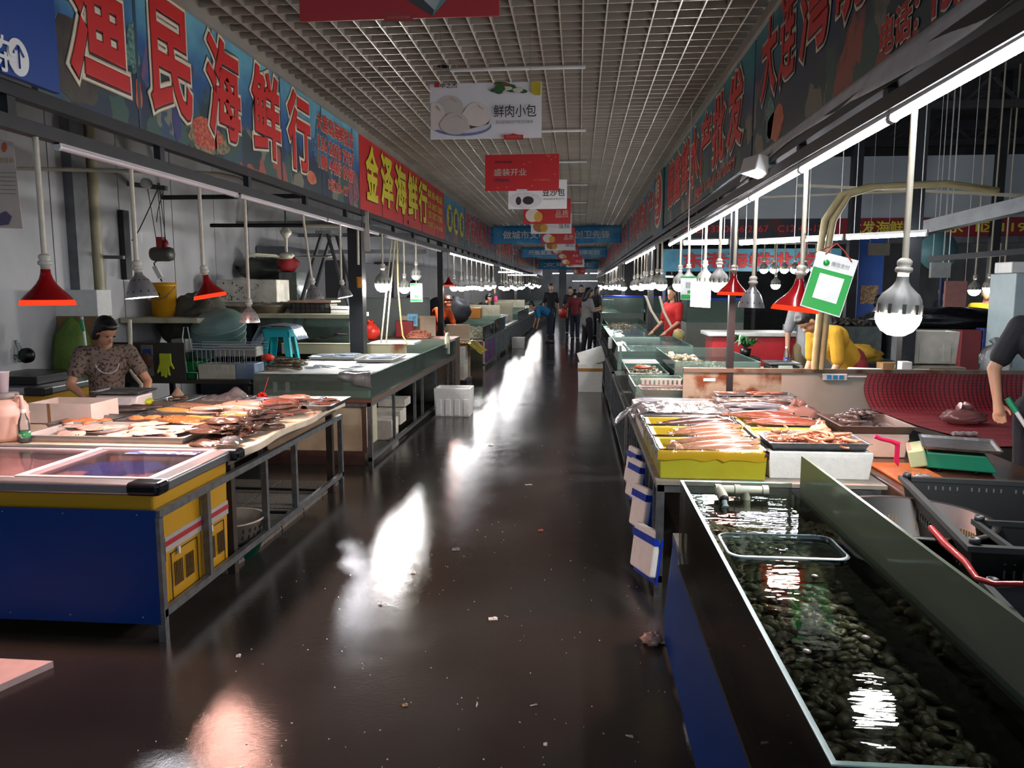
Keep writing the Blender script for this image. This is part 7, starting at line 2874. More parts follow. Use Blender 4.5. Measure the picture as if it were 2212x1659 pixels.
for i in range(330):
    x, y = rnd.uniform(-1.6, .4), 2.2 + 12 * rnd.random() ** 2
    s = rnd.uniform(.0015, .0045)
    b.bx((x, y, .0015), (s, s * rnd.uniform(.6, 1.8), .003), (0, 0, rnd.uniform(0, 3)))
tag(b.build('floor_specks', PAP), 'tiny pale specks strewn over the wet floor', 'specks', kind='stuff')
b = MB()
p = at(1408, 1392, Z=0)
crumple(b, (p.x, p.y, .025), (.045, .035, .03), 3, .45, 4)
crumple(b, (p.x + .06, p.y + .01, .015), (.035, .018, .016), 5, .3)
tag(b.build('squid_scrap', M('pale_pink_scrap', 'c9a595', r=.3, bump=.3)), 'pale pink scrap of catch on the floor beside the blue panel', 'scrap')
t = thing('perforated_mat', 'pinkish perforated foam mat on the floor at the lower left edge', 'mat', (-2.6, 2.75, 0))
b = MB()
q = [(-3.2, 2.45, 0), (-2.2, 2.52, 0), (-2.29, 3.0, 0), (-3.2, 3.02, 0)]
q = [(-3.4, 2.2, 0), (-2.5, 2.42, 0), (-2.28, 2.99, 0), (-3.4, 3.0, 0)]
b.add(q + [(x, y, .03) for x, y, z in q], [(0, 3, 2, 1), (4, 5, 6, 7), (0, 1, 5, 4), (1, 2, 6, 5), (2, 3, 7, 6), (3, 0, 4, 7)])
b.build('mat_sheet', M('mat_pinkish', 'c9b4b4', r=.7), t)
b = MB()
for r_ in range(6):
    for k in range(9):
        b.box(-2.72 + .03 * k - .05 * r_, -2.708 + .03 * k - .05 * r_, 2.86 - .07 * r_, 2.89 - .07 * r_, .03, .0306)
pt = b.build('slot_rows', INKBLACK, t)
t = basin('plastic_basket', 'white slotted basket in a green basin under the fish table', 'basket', (-2.15, 4.45, .1), .2, .13, M('basket_offwhite', 'b9b3a6', r=.5), slots=26)
basin('green_basin', 'green basin under the white slotted basket', 'basin', (-2.15, 4.45, .0), .2, .095, M('basin_green', '0f7f6a', r=.4))
for i in range(5):
    for j in range(3):
        b = MB()
        x, y = -3.5 + .5 * j, 4.12 + .42 * i
        b.box(x, x + .48, y, y + .4, .001, .025)
        o = b.build('floor_tile_mat', M('mat_grey_brown', '6b655a', r=.6, sc=90, col2='38342e', thr=(.5, .56)))
        tag(o, 'perforated grey floor mat under the left fish table', 'mat', 'perforated mats under the fish table')
# ================================================================ PEOPLE
SKIN = M('skin', 'b98a6c', r=.5, var=.08, sc=8, sss=.1)
HAIR = M('hair_black', '14110f', r=.45, var=.3, sc=40)
CLOTHM = {}


def clothmat(k, col, **kw):
    return M('cloth_' + k, col, r=.85, bump=.15, bsc=18, **kw)


def cap(b, p, q, r0, r1):
    """tapered limb piece with rounded ends"""
    p, q = Vector(p), Vector(q)
    b.path([p, p.lerp(q, .33), p.lerp(q, .67), q], [r0, r0 * .67 + r1 * .33, r0 * .33 + r1 * .67, r1], 10)
    b.ell(p, r0, nu=10, nv=7)
    b.ell(q, r1, nu=10, nv=7)


def rotx(p, c, a):
    """lean forward: turn p about the x axis through c"""
    d = Vector(p) - Vector(c)
    return Vector(c) + Matrix.Rotation(a, 3, 'X') @ d


def person(label, loc, rz, shirt, pants=None, s=1.0, lean=0.0, head=(0, 0), arms=None, hair='short', seated=False, vox=.014, sleeve=.45, stride=0.0, half=False, shirtlen=.9, shoes=None, skirtcol=None, hairm=None, fingers=False):
    """standing figure facing -y; arms: [left, right] each (elbow, wrist) relative to the leaned shoulder"""
    t = thing('person', label, 'person', loc, rz)
    t.scale = (s, s, s)
    pel = Vector((0, 0, .93))
    def up(p):
        return rotx(p, pel, lean)
    chest, waist, neck0, neck1 = up((0, 0, 1.27)), up((0, 0, 1.08)), up((0, .01, 1.40)), up((0, 0, 1.5))
    hc = neck1 + Matrix.Rotation(lean * .5 + head[0], 3, 'X') @ Vector((0, -.025, .1))
    HR = Euler((lean * .5 + head[0], 0, head[1])).to_matrix()
    sh = [up((-.175, .005, 1.385)), up((.175, .005, 1.385))]
    arms = arms or [((-.06, .02, -.27), (-.07, -.04, -.52)), ((.06, .02, -.27), (.07, -.04, -.52))]
    el = [sh[i] + Vector(arms[i][0]) for i in (0, 1)]
    wr = [sh[i] + Vector(arms[i][1]) for i in (0, 1)]
    hip = [Vector((-.085, 0, .9)), Vector((.085, 0, .9))]
    if seated:
        kn = [Vector((-.1, -.42, .88)), Vector((.1, -.42, .88))]
        an = [Vector((-.1, -.42, .46)), Vector((.1, -.42, .46))]
    else:
        kn = [Vector((-.09, -.02 - stride, .49)), Vector((.09, -.02 + stride, .49))]
        an = [Vector((-.09, .02 - stride * 1.2, .07)), Vector((.09, .02 + stride * 1.8, .07))]
    b = MB()
    cap(b, pel, waist, .125, .115)
    cap(b, waist, chest, .115, .13)
    cap(b, chest + Vector((-.06, 0, .02)), chest + Vector((.06, 0, .02)), .115, .115)
    cap(b, sh[0], sh[1], .055, .055)
    cap(b, neck0, neck1, .055, .048)
    def H(x, y, z):
        return hc + HR @ Vector((x, y, z))
    e = Euler((lean * .5 + head[0], 0, head[1]))
    b.ell(hc + HR @ Vector((0, .015, .03)), (.073, .088, .088), e)
    b.ell(H(0, -.022, -.045), (.054, .058, .062), e)
    b.ell(H(0, -.085, -.02), (.013, .02, .024), e, 8, 6)
    b.ell(H(0, -.072, -.062), (.024, .012, .009), e, 8, 6)
    b.ell(H(0, -.06, -.095), (.028, .02, .016), e, 8, 6)
    for x in (-.074, .074):
        b.ell(H(x, .01, -.01), (.012, .022, .033), e, 8, 6)
    for i in (0, 1):
        cap(b, sh[i], el[i], .047, .037)
        cap(b, el[i], wr[i], .036, .025)
        d = (wr[i] - el[i]).normalized()
        sx = Vector((1, 0, 0)) if abs(d.x) < .8 else Vector((0, 1, 0))
        sd = (sx - d * sx.dot(d)).normalized()
        cap(b, wr[i], wr[i] + d * .07, .026, .03)
        nrm = d.cross(sd)
        for k, L in enumerate((.07, .08, .075, .06)):
            o = wr[i] + d * .075 + sd * (.027 - .018 * k)
            m_ = o + d * L * .5 + nrm * .004
            b.path([o, m_, o + d * L * .85 + nrm * (.02)], [.0095, .009, .0075], 7)
        th = wr[i] + d * .03 + sd * .03
        b.path([th, th + d * .03 + sd * .022, th + d * .058 + sd * .026 + nrm * .008], [.012, .0105, .008], 7)
    if not half:
        for i in (0, 1):
            cap(b, hip[i], kn[i], .085, .055)
            cap(b, kn[i], an[i], .053, .036)
            cap(b, an[i] + Vector((0, .03, -.03)), an[i] + Vector((0, -.12, -.04)), .036, .028)
    body = bake(b.build('body', SKIN, t, local=True, remesh=vox * .75 if fingers else vox, smooth_it=3))
    for x in (-.031, .031) if vox < .016 else ():
        b = MB()
        b.ell(H(x, -.068, .008), (.011, .007, .005), e, 8, 6)
        plab(b.build('eye', EYE, t, local=True), 'dark eye')
    # shirt
    b = MB()
    zb = shirtlen
    bot = pel + Vector((0, 0, zb - .93))
    cap(b, bot, waist, .145, .14)
    cap(b, waist, chest, .138, .148)
    cap(b, chest + Vector((-.065, 0, .02)), chest + Vector((.065, 0, .02)), .128, .128)
    cap(b, sh[0], sh[1], .068, .068)
    for i in (0, 1):
        q = sh[i].lerp(el[i], min(1, sleeve * 2))
        cap(b, sh[i], q, .066, .06)
        if sleeve > .5:
            cap(b, el[i], el[i].lerp(wr[i], (sleeve - .5) * 2), .052, .042)
    bake(b.build('shirt', shirt, t, local=True, remesh=vox, smooth_it=2))
    if not half:
        b = MB()
        cap(b, pel + Vector((0, 0, .04)), pel + Vector((0, 0, -.06)), .132, .13)
        for i in (0, 1):
            cap(b, hip[i], kn[i], .1, .07)
            cap(b, kn[i], an[i].lerp(kn[i], .12), .068, .056)
        bake(b.build('trousers', pants or clothmat('dark_trousers', '1c1d22'), t, local=True, remesh=vox, smooth_it=2))
        for i in (0, 1):
            b = MB()
            cap(b, an[i] + Vector((0, .035, -.035)), an[i] + Vector((0, -.13, -.045)), .042, .036)
            b.build('shoe', shoes or clothmat('dark_shoe', '222222'), t, local=True)
    if hair:
        b = MB()
        b.ell(H(0, .03, .045), (.083, .094, .088), e)
        b.ell(H(0, .05, .0), (.078, .078, .085), e)
        b.ell(H(0, -.018, .085), (.066, .05, .03), e)
        if hair == 'long':
            cap(b, H(0, .06, .0), H(0, .09, -.2), .085, .07)
            cap(b, H(-.05, .04, 0), H(-.075, .03, -.16), .04, .035)
            cap(b, H(.05, .04, 0), H(.075, .03, -.16), .04, .035)
        if hair == 'bun':
            b.ell(H(0, .12, .05), .045)
        if hair == 'bob':
            for x in (-.055, .055):
                cap(b, H(x, .03, .02), H(x * 1.15, .02, -.05), .04, .035)
        bake(b.build('hair', hairm or HAIR, t, local=True, remesh=.01, smooth_it=2))
    return t, H, wr


FLORAL = M('floral_brown_cloth', '75675b', r=.85, sc=42, col2='3a2c28', thr=(.52, .58))
# seated woman behind the left fish table, looking down, facing the aisle
t, H, wr = person('person in a brown floral blouse sitting behind the left fish table, looking down', (-3.88, 5.95, -.19), R(38), FLORAL, s=.97, lean=.28, head=(.5, .55), hair='bob', seated=True, vox=.012, sleeve=.3, fingers=True,
               arms=[((-.1, -.08, -.25), (.0, -.3, -.34)), ((.12, -.1, -.25), (.06, -.38, -.36))])
b = MB()
b.ell(wr[1] + Vector((0, -.09, -.01)), (.05, .09, .03))
b.build('glove', M('glove_lime', 'b9c92c'), t, local=True)
b = MB()
for k in range(20):
    a = -.9 + 1.8 * k / 19
    p = rotx((.085 * math.sin(a * 1.6), -.1 - .05 * math.cos(a * 1.6), 1.33 - .07 * math.cos(a * 1.6)), (0, 0, .93), .28)
    b.ell(p, .006, nu=6, nv=4)
b.build('necklace', WHITEPL, t, local=True)
basin('low_stool', 'low dark seat under the seated seller', 'stool', (-3.9, 5.97, 0), .17, .55, M('seat_dark', '2b2b2b', r=.6), taper=1.0)

person('person in an orange T-shirt leaning over a stall on the left', (-2.88, 14.8, 0), R(60), clothmat('orange', 'd2571f'), s=.98, lean=.75, head=(.1, 0), hair='bun', vox=.016, arms=[((-.05, -.1, -.27), (-.05, -.25, -.45)), ((.05, -.1, -.27), (.05, -.25, -.45))])
person('person in a dark shirt behind the grey partition of the left stalls', (-3.25, 15.1, 0), R(70), clothmat('dark_green', '1f2724'), s=1.06, hair='short', vox=.018, half=False)
person('person in a grey top with long dark hair, looking down, by the right stalls', (.22, 19.0, 0), R(115), clothmat('grey', '8a8886'), clothmat('navy_trousers', '11131a'), s=.98, head=(.35, 0), hair='long', vox=.016, stride=.03, sleeve=.45, arms=[((-.03, -.08, -.26), (-.0, -.33, -.2)), ((.03, -.08, -.26), (.0, -.33, -.2))], shirtlen=.86)
person('person in a black T-shirt walking towards the camera, tallest of the far group', (-.95, 26.5, 0), R(10), clothmat('black', '17191f'), s=1.06, vox=.02, stride=.06)
person('person in a dark shirt carrying a red bag in the far group', (-.3, 28, 0), R(-10), clothmat('dark_green', '1f2724'), s=1.0, vox=.02, stride=.08)
STRIPE = M('red_striped_cloth', '8c2430', r=.85, sc=2)
nt_ = STRIPE.node_tree
wv = nt_.nodes.new('ShaderNodeTexWave')
wv.bands_direction = 'Z'
wv.inputs['Scale'].default_value = 7
tc_ = nt_.nodes.new('ShaderNodeTexCoord')
nt_.links.new(tc_.outputs['Object'], wv.inputs['Vector'])
rp_ = nt_.nodes.new('ShaderNodeValToRGB')
rp_.color_ramp.elements[0].color, rp_.color_ramp.elements[1].color = lin('8c2430'), lin('1d1a24')
rp_.color_ramp.elements[0].position, rp_.color_ramp.elements[1].position = .5, .6
nt_.links.new(wv.outputs['Fac'], rp_.inputs[0])
nt_.links.new(rp_.outputs[0], [n for n in nt_.nodes if n.type == 'BSDF_PRINCIPLED'][0].inputs['Base Color'])
person('person in a red striped shirt seen from behind in the far group', (-.12, 25, 0), R(180), STRIPE, clothmat('jeans', '222a3c'), s=.95, vox=.02, hair='bob')
person('person in a dark blue shirt in the far group, right of the red striped shirt', (.3, 27, 0), R(170), clothmat('dark_blue', '172a4c'), s=.98, vox=.02)
person('person in black at the back of the far group by the tanks', (.62, 26, 0), R(120), clothmat('black', '17191f'), s=1.0, vox=.02, hair='long')
person('person farthest back in the group, dark clothes', (.1, 31, 0), R(0), clothmat('black', '17191f'), s=1.05, vox=.025)
person('person in a bright blue shirt bending over at the left stalls, far along the aisle', (-.85, 23.5, 0), R(-75), clothmat('bright_blue', '1e6f9e'), clothmat('jeans', '222a3c'), s=.98, lean=1.25, vox=.018)
person('person in a pink top among the far left stalls', (-2.85, 25.5, 0), R(60), clothmat('pink', 'b5305e'), s=.98, vox=.02)
person('person in a red T-shirt behind the right water tanks', (1.56, 12.9, 0), R(-60), clothmat('red', 'b81d1f'), s=.99, head=(.1, .3), hair='long', vox=.016, arms=[((-.04, -.05, -.27), (-.02, -.25, -.42)), ((.04, -.05, -.27), (.03, -.28, -.42))], sleeve=.4)
t, H, wr = person('person in a grey T-shirt with a white butterfly print, head hidden by the red lamp', (2.8, 9.6, 0), R(0), clothmat('light_grey', '8f9092'), clothmat('khaki', '6e6148'), s=1.02, vox=.014, hair='short', shirtlen=.88)
b = MB()
for sx_ in (-1, 1):
    b.ell((sx_ * .06, -.158, 1.27), (.058, .012, .04), (0, -sx_ * .7, 0), 10, 6)
    b.ell((sx_ * .038, -.155, 1.2), (.034, .012, .036), (0, sx_ * .5, 0), 10, 6)
b.build('butterfly_print', INKWHITE, t, local=True)
person('person in a mustard yellow top bending forward behind the right partition', (2.62, 7.55, 0), R(-72), clothmat('mustard', 'b98d1f'), clothmat('dark_red_skirt', '7a1f2a'), s=1.0, lean=.8, head=(.75, 0), hair='bun', vox=.012, sleeve=.45, arms=[((-.03, .02, -.28), (-.02, -.08, -.52)), ((.03, .02, -.28), (.02, -.1, -.52))], fingers=True)
person('person in black cut off by the right edge, holding a rod with green grip', (2.80, 4.75, 0), R(-20), clothmat('black', '17191f'), clothmat('navy_short', '10141f'), s=1.03, vox=.01, sleeve=.36, fingers=True, hair='short', arms=[((-.12, -.03, -.25), (-.1, -.12, -.43)), ((.08, .05, -.27), (.1, 0, -.52))], half=False)
b = MB()
b.tube((2.50, 4.62, 1.0), (2.74, 4.46, .55), .012)
t = b.build('green_rod', WHITEPL)
tag(t, 'pale rod with a green grip held by the person at the right edge', 'rod')
b = MB()
b.tube((2.49, 4.63, 1.02), (2.53, 4.6, .945), .017)
b.build('grip', M('mop_green', '178a60'), t)
person('person in a black T-shirt standing beside a yellow shirt in the neighbouring aisle', (5.55, 12.2, 0), R(-150), clothmat('black', '17191f'), s=1.02, vox=.02)
person('person in a bright yellow shirt in the neighbouring aisle', (5.95, 11.8, 0), R(-30), clothmat('yellow', 'c9b01a'), s=1.0, vox=.02, hair='bob')
person('person in black and white stooping behind the tilted payment card', (4.0, 11.4, 0), R(80), clothmat('black', '17191f'), s=.95, vox=.02, lean=.5)
person('person in dark clothes bent over among the far left stalls', (-2.9, 21.5, 0), R(80), clothmat('black', '17191f'), s=.96, lean=.7, vox=.02)
bag('red_bag', 'red plastic bag held low in the far group', 'bag', (-.55, 27.9, .62), (.16, .14, .2), M('red_bag_plastic', 'b82a1c', r=.4), 3)
# ================================================================ MIDDLE AND FAR STALLS
GREEN_WATER = M('bluish_tank_water', '8fc0c8', r=.1, sc=3, col2='5fa3b2', thr=(.4, .8))
SHELLS = M('shell_heap', '9c937a', r=.5, sc=60, col2='4a4638', thr=(.4, .6), bump=.6)


def heap(name, label, cat, x0, x1, y0, y1, z, h, mat, n=150, s=.03, seed=1, kind='stuff'):
    rnd = random.Random(seed)
    b = MB()
    b.grid(lambda u, v: (x0 + (x1 - x0) * u, y0 + (y1 - y0) * v, z + h * (math.sin(PI * u) * math.sin(PI * v)) ** .4 * .6), 8, 8)
    for i in range(n):
        u, v = rnd.random(), rnd.random()
        b.ell((x0 + (x1 - x0) * u, y0 + (y1 - y0) * v, z + h * (math.sin(PI * u) * math.sin(PI * v)) ** .4 * .6 + rnd.uniform(0, h * .3)), (s * rnd.uniform(.6, 1.3), s * rnd.uniform(.5, 1), s * .4), (rnd.uniform(-1, 1), rnd.uniform(-1, 1), rnd.uniform(0, 6)), 6, 4)
    return tag(b.build(name, mat), label, cat, kind=kind)


# left, third stall: foam boxes with a yellow bag, shrimp, price tag, partitions
solid_box('beige_partition', 'beige board wall behind the pile of pink shrimp', 'partition', -3.0, -2.4, 12.75, 12.79, 0, 1.2, M('beige_board', 'c4ad94', r=.6, var=.12))
solid_box('grey_curved_partition', 'grey board above the beige wall, below the green-edged card', 'partition', -4.4, -2.55, 13.05, 13.09, 0, 1.5, M('grey_partition', '6f7672', r=.5, var=.1), .06)
solid_box('beige_partition', 'lower beige board in front of the orange-shirted seller', 'partition', -2.42, -1.98, 13.9, 13.94, .0, 1.0, M('beige_board', 'c4ad94'))
solid_box('stall_table', 'brown table of the shrimp stall on the left', 'table', -3.3, -1.98, 11.95, 12.7, .0, .86, M('brown_wet_table', '6f5a48', r=.45, var=.4, sc=5))
heap('shrimp_pile', 'cone of small pink shrimp on the left stall under the blue price tag', 'shrimp', -2.75, -2.4, 12.05, 12.4, .865, .14, M('pink_shrimp', 'd6917a', r=.4, sc=50, col2='b5604a', thr=(.45, .6)), 220, .016, 3)
b = MB()
b.bx((-2.72, 12.42, 1.14), (.17, .006, .2), (-.1, 0, 0))
t = b.build('price_tag', M('price_blue', '6fb0d0', r=.5))
tag(t, 'blue handwritten price tag above the pink shrimp', 'price tag')
text('handwriting', '小虾\n10元', 1, M('ink_navy', '1b2c4c', r=.5), t, (-2.72, 12.405, 1.14), (1, 0, 0), w=.13, h=.13, align='CENTER')
b = MB()
b.tube((-2.72, 12.425, .86), (-2.72, 12.425, 1.1), .006)
b.build('stick', WHITEPL, t)
bag('red_bag', 'bright red plastic bag behind the two white hoses', 'bag', (-3.2, 11.6, .867), (.14, .12, .15), M('red_bag_plastic', 'b82a1c'), 2)
solid_box('red_box', 'dark red box with a white lid beside the red bag', 'box', -2.98, -2.7, 12.3, 12.6, .865, 1.13, M('dark_red_box', '8a1d22', r=.5), .01)
solid_box('side_shelf', 'dark shelf under the red plastic bag', 'shelf', -3.5, -3.05, 11.3, 11.9, 0, .866, M('dark_stand', '1d1f20'))
foam_box('upper white foam box under the yellow bag on the left', -2.35, -1.95, 13.0, 13.5, .36, .66, FOAM)
solid_box('foam_box', 'lower white foam box under the yellow bag on the left', 'box', -2.36, -1.96, 13.0, 13.5, .08, .358, FOAMD, .01)
solid_box('box_rack', 'low dark rack under the two foam boxes on the left', 'rack', -2.4, -1.9, 12.95, 13.6, 0, .078, BLACKST)
b = MB()
b.grid(lambda u, v: (-2.3 + .62 * u + .03 * math.sin(v * 9), 13.15 + .85 * v, .70 + .04 * abs(noise3((u * 6, v * 6, 2), 1.4)) - (.3 * max(0, u - .62) ** 1.0 * 1.6)), 26, 24)
tag(b.build('yellow_bag', glassy('yellow_bag_film', 'e0d040', refl=1.2, rough=.2, haze=.7, hazecol=(.72, .62, .06), bump=.6, bsc=20), solid=.004), 'yellow plastic bag spread over foam boxes at the left aisle edge', 'bag')
scatter('ribbon', 5, -2.2, -2.0, 13.1, 13.4, .76, 'pale fish on the yellow bag at the left aisle edge', 'pale fish on the yellow bag', ang=.5, s=(.5, .6), seed=41)

N = 0


def stall(side, y0, y1, kind, label):
    """one row of tanks on a barred steel stand; side -1 left, 1 right"""
    xa = -1.92 if side < 0 else .62
    xb = -2.95 if side < 0 else 1.6
    x0, x1 = min(xa, xb), max(xa, xb)
    n = int((y1 - y0) / .26)
    stand('barred steel stand under ' + label, x0, x1, y0, y1, .62, bars=[y0 + .2 + .26 * i for i in range(n)], aisle=xa, lower=.1, barw=.025, mat=M('pale_zinc', '8f979a', r=.4, metal=.6, var=.3))
    if kind == 'tank':
        tank('glass tank of ' + label, x0 + .02, x1 - .02, y0 + .02, y1 - .02, .63, .93, .84, WATERB, floor_mat=GREEN_WATER, dividers=[(y0 + y1) / 2])
    if kind == 'shell':
        tank('shallow glass tank of ' + label, x0 + .02, x1 - .02, y0 + .02, y1 - .02, .63, .88)
        heap('shellfish_heap', 'heap of shellfish in ' + label, 'shellfish', x0 + .06, x1 - .06, y0 + .1, y1 - .1, .645, .2, SHELLS, 260, .04, int(y0))
    if kind == 'board':
        solid_box('display_board', 'pale display board of ' + label, 'board', x0, x1, y0, y1, .621, .66, M('pale_display', 'b5b4a8', r=.5, var=.3))
        for i in range(3):
            yy = y0 + .2 + (y1 - y0 - .5) * i / 3
            foam_box('white foam box on %s, %s' % (label, ('near', 'middle', 'far')[i]), x0 + .1, x1 - .2, yy, yy + (y1 - y0) / 4, .662, .86, FOAM)
            scatter('silverbig', 4, x0 + .3, x1 - .4, yy + .1, yy + .3, .84, 'silvery fish in a foam box on ' + label, 'silvery fish on ' + label, seed=int(yy * 10))


stall(-1, 15.5, 17.6, 'shell', 'the left stall with shellfish beside the orange-shirted seller')
stall(-1, 17.7, 20.4, 'tank', 'the left stall with the small foam box on the floor')
stall(-1, 20.5, 24.5, 'board', 'the left stall before the bending person in blue')
stall(-1, 24.6, 30, 'tank', 'the far left stall beside the pink top')
stall(-1, 30.1, 38, 'board', 'the second farthest left stall')
stall(-1, 38.1, 48, 'tank', 'the farthest left stall')
b = MB()
b.box(-1.905, -1.9, 15.6, 17.4, .14, .56)
tag(b.build('printed_sheet', M('red_blue_print', '2a3f8c', r=.5, sc=3, col2='8c2a30', thr=(.5, .54))), 'red and blue printed sheet behind the bars of the left stall', 'sheet')
foam_box('small white foam box on the floor beside the far left bars', -1.86, -1.5, 21.3, 21.6, .0, .3, FOAM)
for i, (y, lb) in enumerate(((19.5, 'nearer cream partition among the left stalls'), (23.5, 'farther cream partition among the left stalls'), (29, 'farthest cream partition among the left stalls'))):
    solid_box('cream_partition', lb, 'partition', -3.6, -2.1, y + 1, y + 1.04, .0, 1.22, CREAMBD)
solid_box('orange_crate', 'orange plastic crate on the left stall beyond the orange-shirted seller', 'crate', -3.0, -2.35, 18.3, 18.7, .935, 1.2, M('orange_crate', 'b5711f', r=.5, var=.2), .02)
bag('dark_net_bag', 'large dark bag with white lettering behind the orange-shirted seller', 'bag', (-2.9, 16.9, .884), (.5, .3, .35), M('dark_navy_sack', '191c26', r=.6, bump=.3), 5, knot=False)

# right: middle stalls in front
stand('steel stand under the tanks behind the rusty partition', .445, 1.9, 6.75, 9.6, .6, bars=[6.98 + .24 * i for i in range(11)], aisle=.445, lower=.1, barw=.024)
b = MB()
b.box(.46, 1.9, 6.75, 9.7, .601, .62)
tag(b.build('tank_board', M('wet_grey_board', '55564f', r=.4, var=.3)), 'wet board under the oyster tanks', 'board')
t = tank('small glass tank beside the brown shrimp crate, next to the rusty partition', .50, 1.0, 6.72, 7.6, .625, .8)
pan('reddish-brown tray of small shrimp behind the rusty partition', .58, .98, 6.8, 7.15, .70, .06, M('brown_red_tray', '6b2420', r=.4))
heap('small_shrimp', 'layer of small shrimp in the reddish-brown tray', 'shrimp', .61, .95, 6.84, 7.12, .715, .03, M('tan_shrimp', 'b08a6a', r=.5, sc=70, col2='8a5a40'), 90, .014, 4)
solid_box('tray_block', 'foam block under the reddish-brown shrimp tray', 'block', .58, .98, 6.8, 7.5, .634, .698, FOAM)
t = thing('slatted_crate', 'grey-white slatted crate behind the reddish-brown shrimp tray', 'crate', (.78, 7.3, .70))
for k in range(9):
    b = MB()
    b.box(.6 + .042 * k, .625 + .042 * k, 7.2, 7.21, .70, .8)
    b.build('slat', M('crate_offwhite', 'a9a79f', r=.5), t)
b = MB()
b.box(.59, .97, 7.2, 7.215, .8, .815)
b.box(.59, .97, 7.21, 7.5, .70, .715)
b.build('frame', M('crate_offwhite', 'a9a79f'), t)
tank('low glass basin of oysters at the aisle, right side', .52, .92, 7.75, 9.2, .625, .80)
heap('oyster_heap', 'rough oysters in the low glass basin at the aisle', 'oysters', .55, .89, 7.8, 8.7, .635, .22, SHELLS, 240, .035, 7)
t = thing('wire_tray', 'white wire tray across the low oyster basin', 'rack', (.72, 8.95, .81))
for k in range(5):
    b = MB()
    b.bar((.52, 8.75 + .1 * k, .812), (.92, 8.75 + .1 * k, .812), .02, .012)
    b.build('rod', WHITEPL, t)
b = MB()
crumple(b, (.66, 7.9, .85), (.09, .06, .02), 4, .3)
tag(b.build('orange_starfish', M('rust_shell', '9c4a26', r=.5)), 'rust-coloured shellfish lying on the oysters', 'shellfish')
tank('large glass tank of oysters and scallops on the right', .96, 1.8, 7.7, 9.55, .625, .93, .82, WATER)
heap('oyster_heap', 'oysters and scallops under water in the large right tank', 'oysters', .99, 1.77, 7.75, 9.5, .64, .2, SHELLS, 500, .045, 8)
heap('scallop_pile', 'pale scallop shells showing above the water of the large right tank', 'shells', 1.0, 1.4, 8.9, 9.4, .8, .08, M('pale_scallop', 'c9b89a', r=.5, sc=30, col2='8a7a60'), 40, .05, 9)
stand('steel stand of the clear water tank on the right', .445, 1.5, 9.75, 11.9, .6, bars=[10 + .25 * i for i in range(7)], aisle=.445)
tank('glass tank of clear bluish water behind the oyster tanks', .5, 1.45, 9.8, 11.8, .61, .93, .86, WATERB, floor_mat=GREEN_WATER)
b = MB()
b.path([(.55, 9.85, .72), (.54, 9.83, .92), (.56, 9.9, .97), (.66, 10.0, .86)], .018, 8)
tag(b.build('bent_pipe', WHITEPL), 'white bent pipe over the near corner of the clear water tank', 'pipe')
stand('steel stand of the bright water tank on the right', .445, 1.28, 12.0, 16.5, .6, bars=[12.3 + .26 * i for i in range(15)], aisle=.445)
tank('bright glass tank with a white foam rim, by the red-shirted seller', .5, 1.24, 12.1, 16.4, .61, .90, .87, WATERB, floor_mat=GREEN_WATER)
solid_box('foam_strip', 'white foam strip along the near end of the bright tank', 'strip', .47, 1.27, 12.0, 12.09, .72, .9, FOAM, .012)
heap('shellfish_heap', 'row of shellfish at the far end of the bright tank', 'shellfish', .55, 1.2, 15.2, 16.3, .7, .25, SHELLS, 200, .05, 12)
stall(1, 16.7, 20.5, 'shell', 'the right stall beside the person with the phone')
stall(1, 21.9, 25, 'tank', 'the right stall before the far group')
stall(1, 25.1, 31, 'board', 'the right stall beside the far group')
stall(1, 31.1, 40, 'tank', 'the farthest right stall')
# blue tall tanks behind the red-shirted seller
for i, (x0, x1, y) in enumerate(((.62, 1.75, 20.2), (1.8, 3.0, 20.2), (2.1, 3.2, 14.6))):
    solid_box('tank_plinth', 'dark base of the tall blue tank, %s' % ('nearest the aisle', 'middle', 'behind the red-shirted seller')[i], 'stand', x0, x1, y + .6, y + 1.4, 0, 1.0, M('grey_green_base', '6d746c', r=.6))
    tank('tall blue water tank in the background, %s' % ('nearest the aisle', 'middle', 'behind the red-shirted seller')[i], x0, x1, y + .6, y + 1.4, 1.0, 1.42, 1.36, WATERB, floor_mat=GREEN_WATER)
    b = MB()
    b.box(x0, x1, y + .59, y + 1.41, 1.425, 1.47)
    tag(b.build('blue_tank_rail', BLUEPL, bevel=.01), 'blue plastic rail over the tall tank, %s' % ('nearest the aisle', 'middle', 'behind the red-shirted seller')[i], 'rail')
# boxes on the floor at the right guard rail
foam_box('white foam box with brown tape standing at the right guard rail', .0, .4, 12.2, 12.5, 0, .46, FOAM, name='foam_box')
b = MB()
b.box(-.003, .403, 12.197, 12.2, .34, .39)
tag(b.build('brown_tape', M('brown_tape', 'a8722a', r=.3)), 'brown tape around the foam box at the right guard rail', 'tape')
b = MB()
b.bx((.22, 12.35, .56), (.42, .04, .26), (-.3, -.3, .1))
tag(b.build('foam_cover', FOAM, bevel=.01), 'white foam lid tilted on the taped foam box', 'box lid')
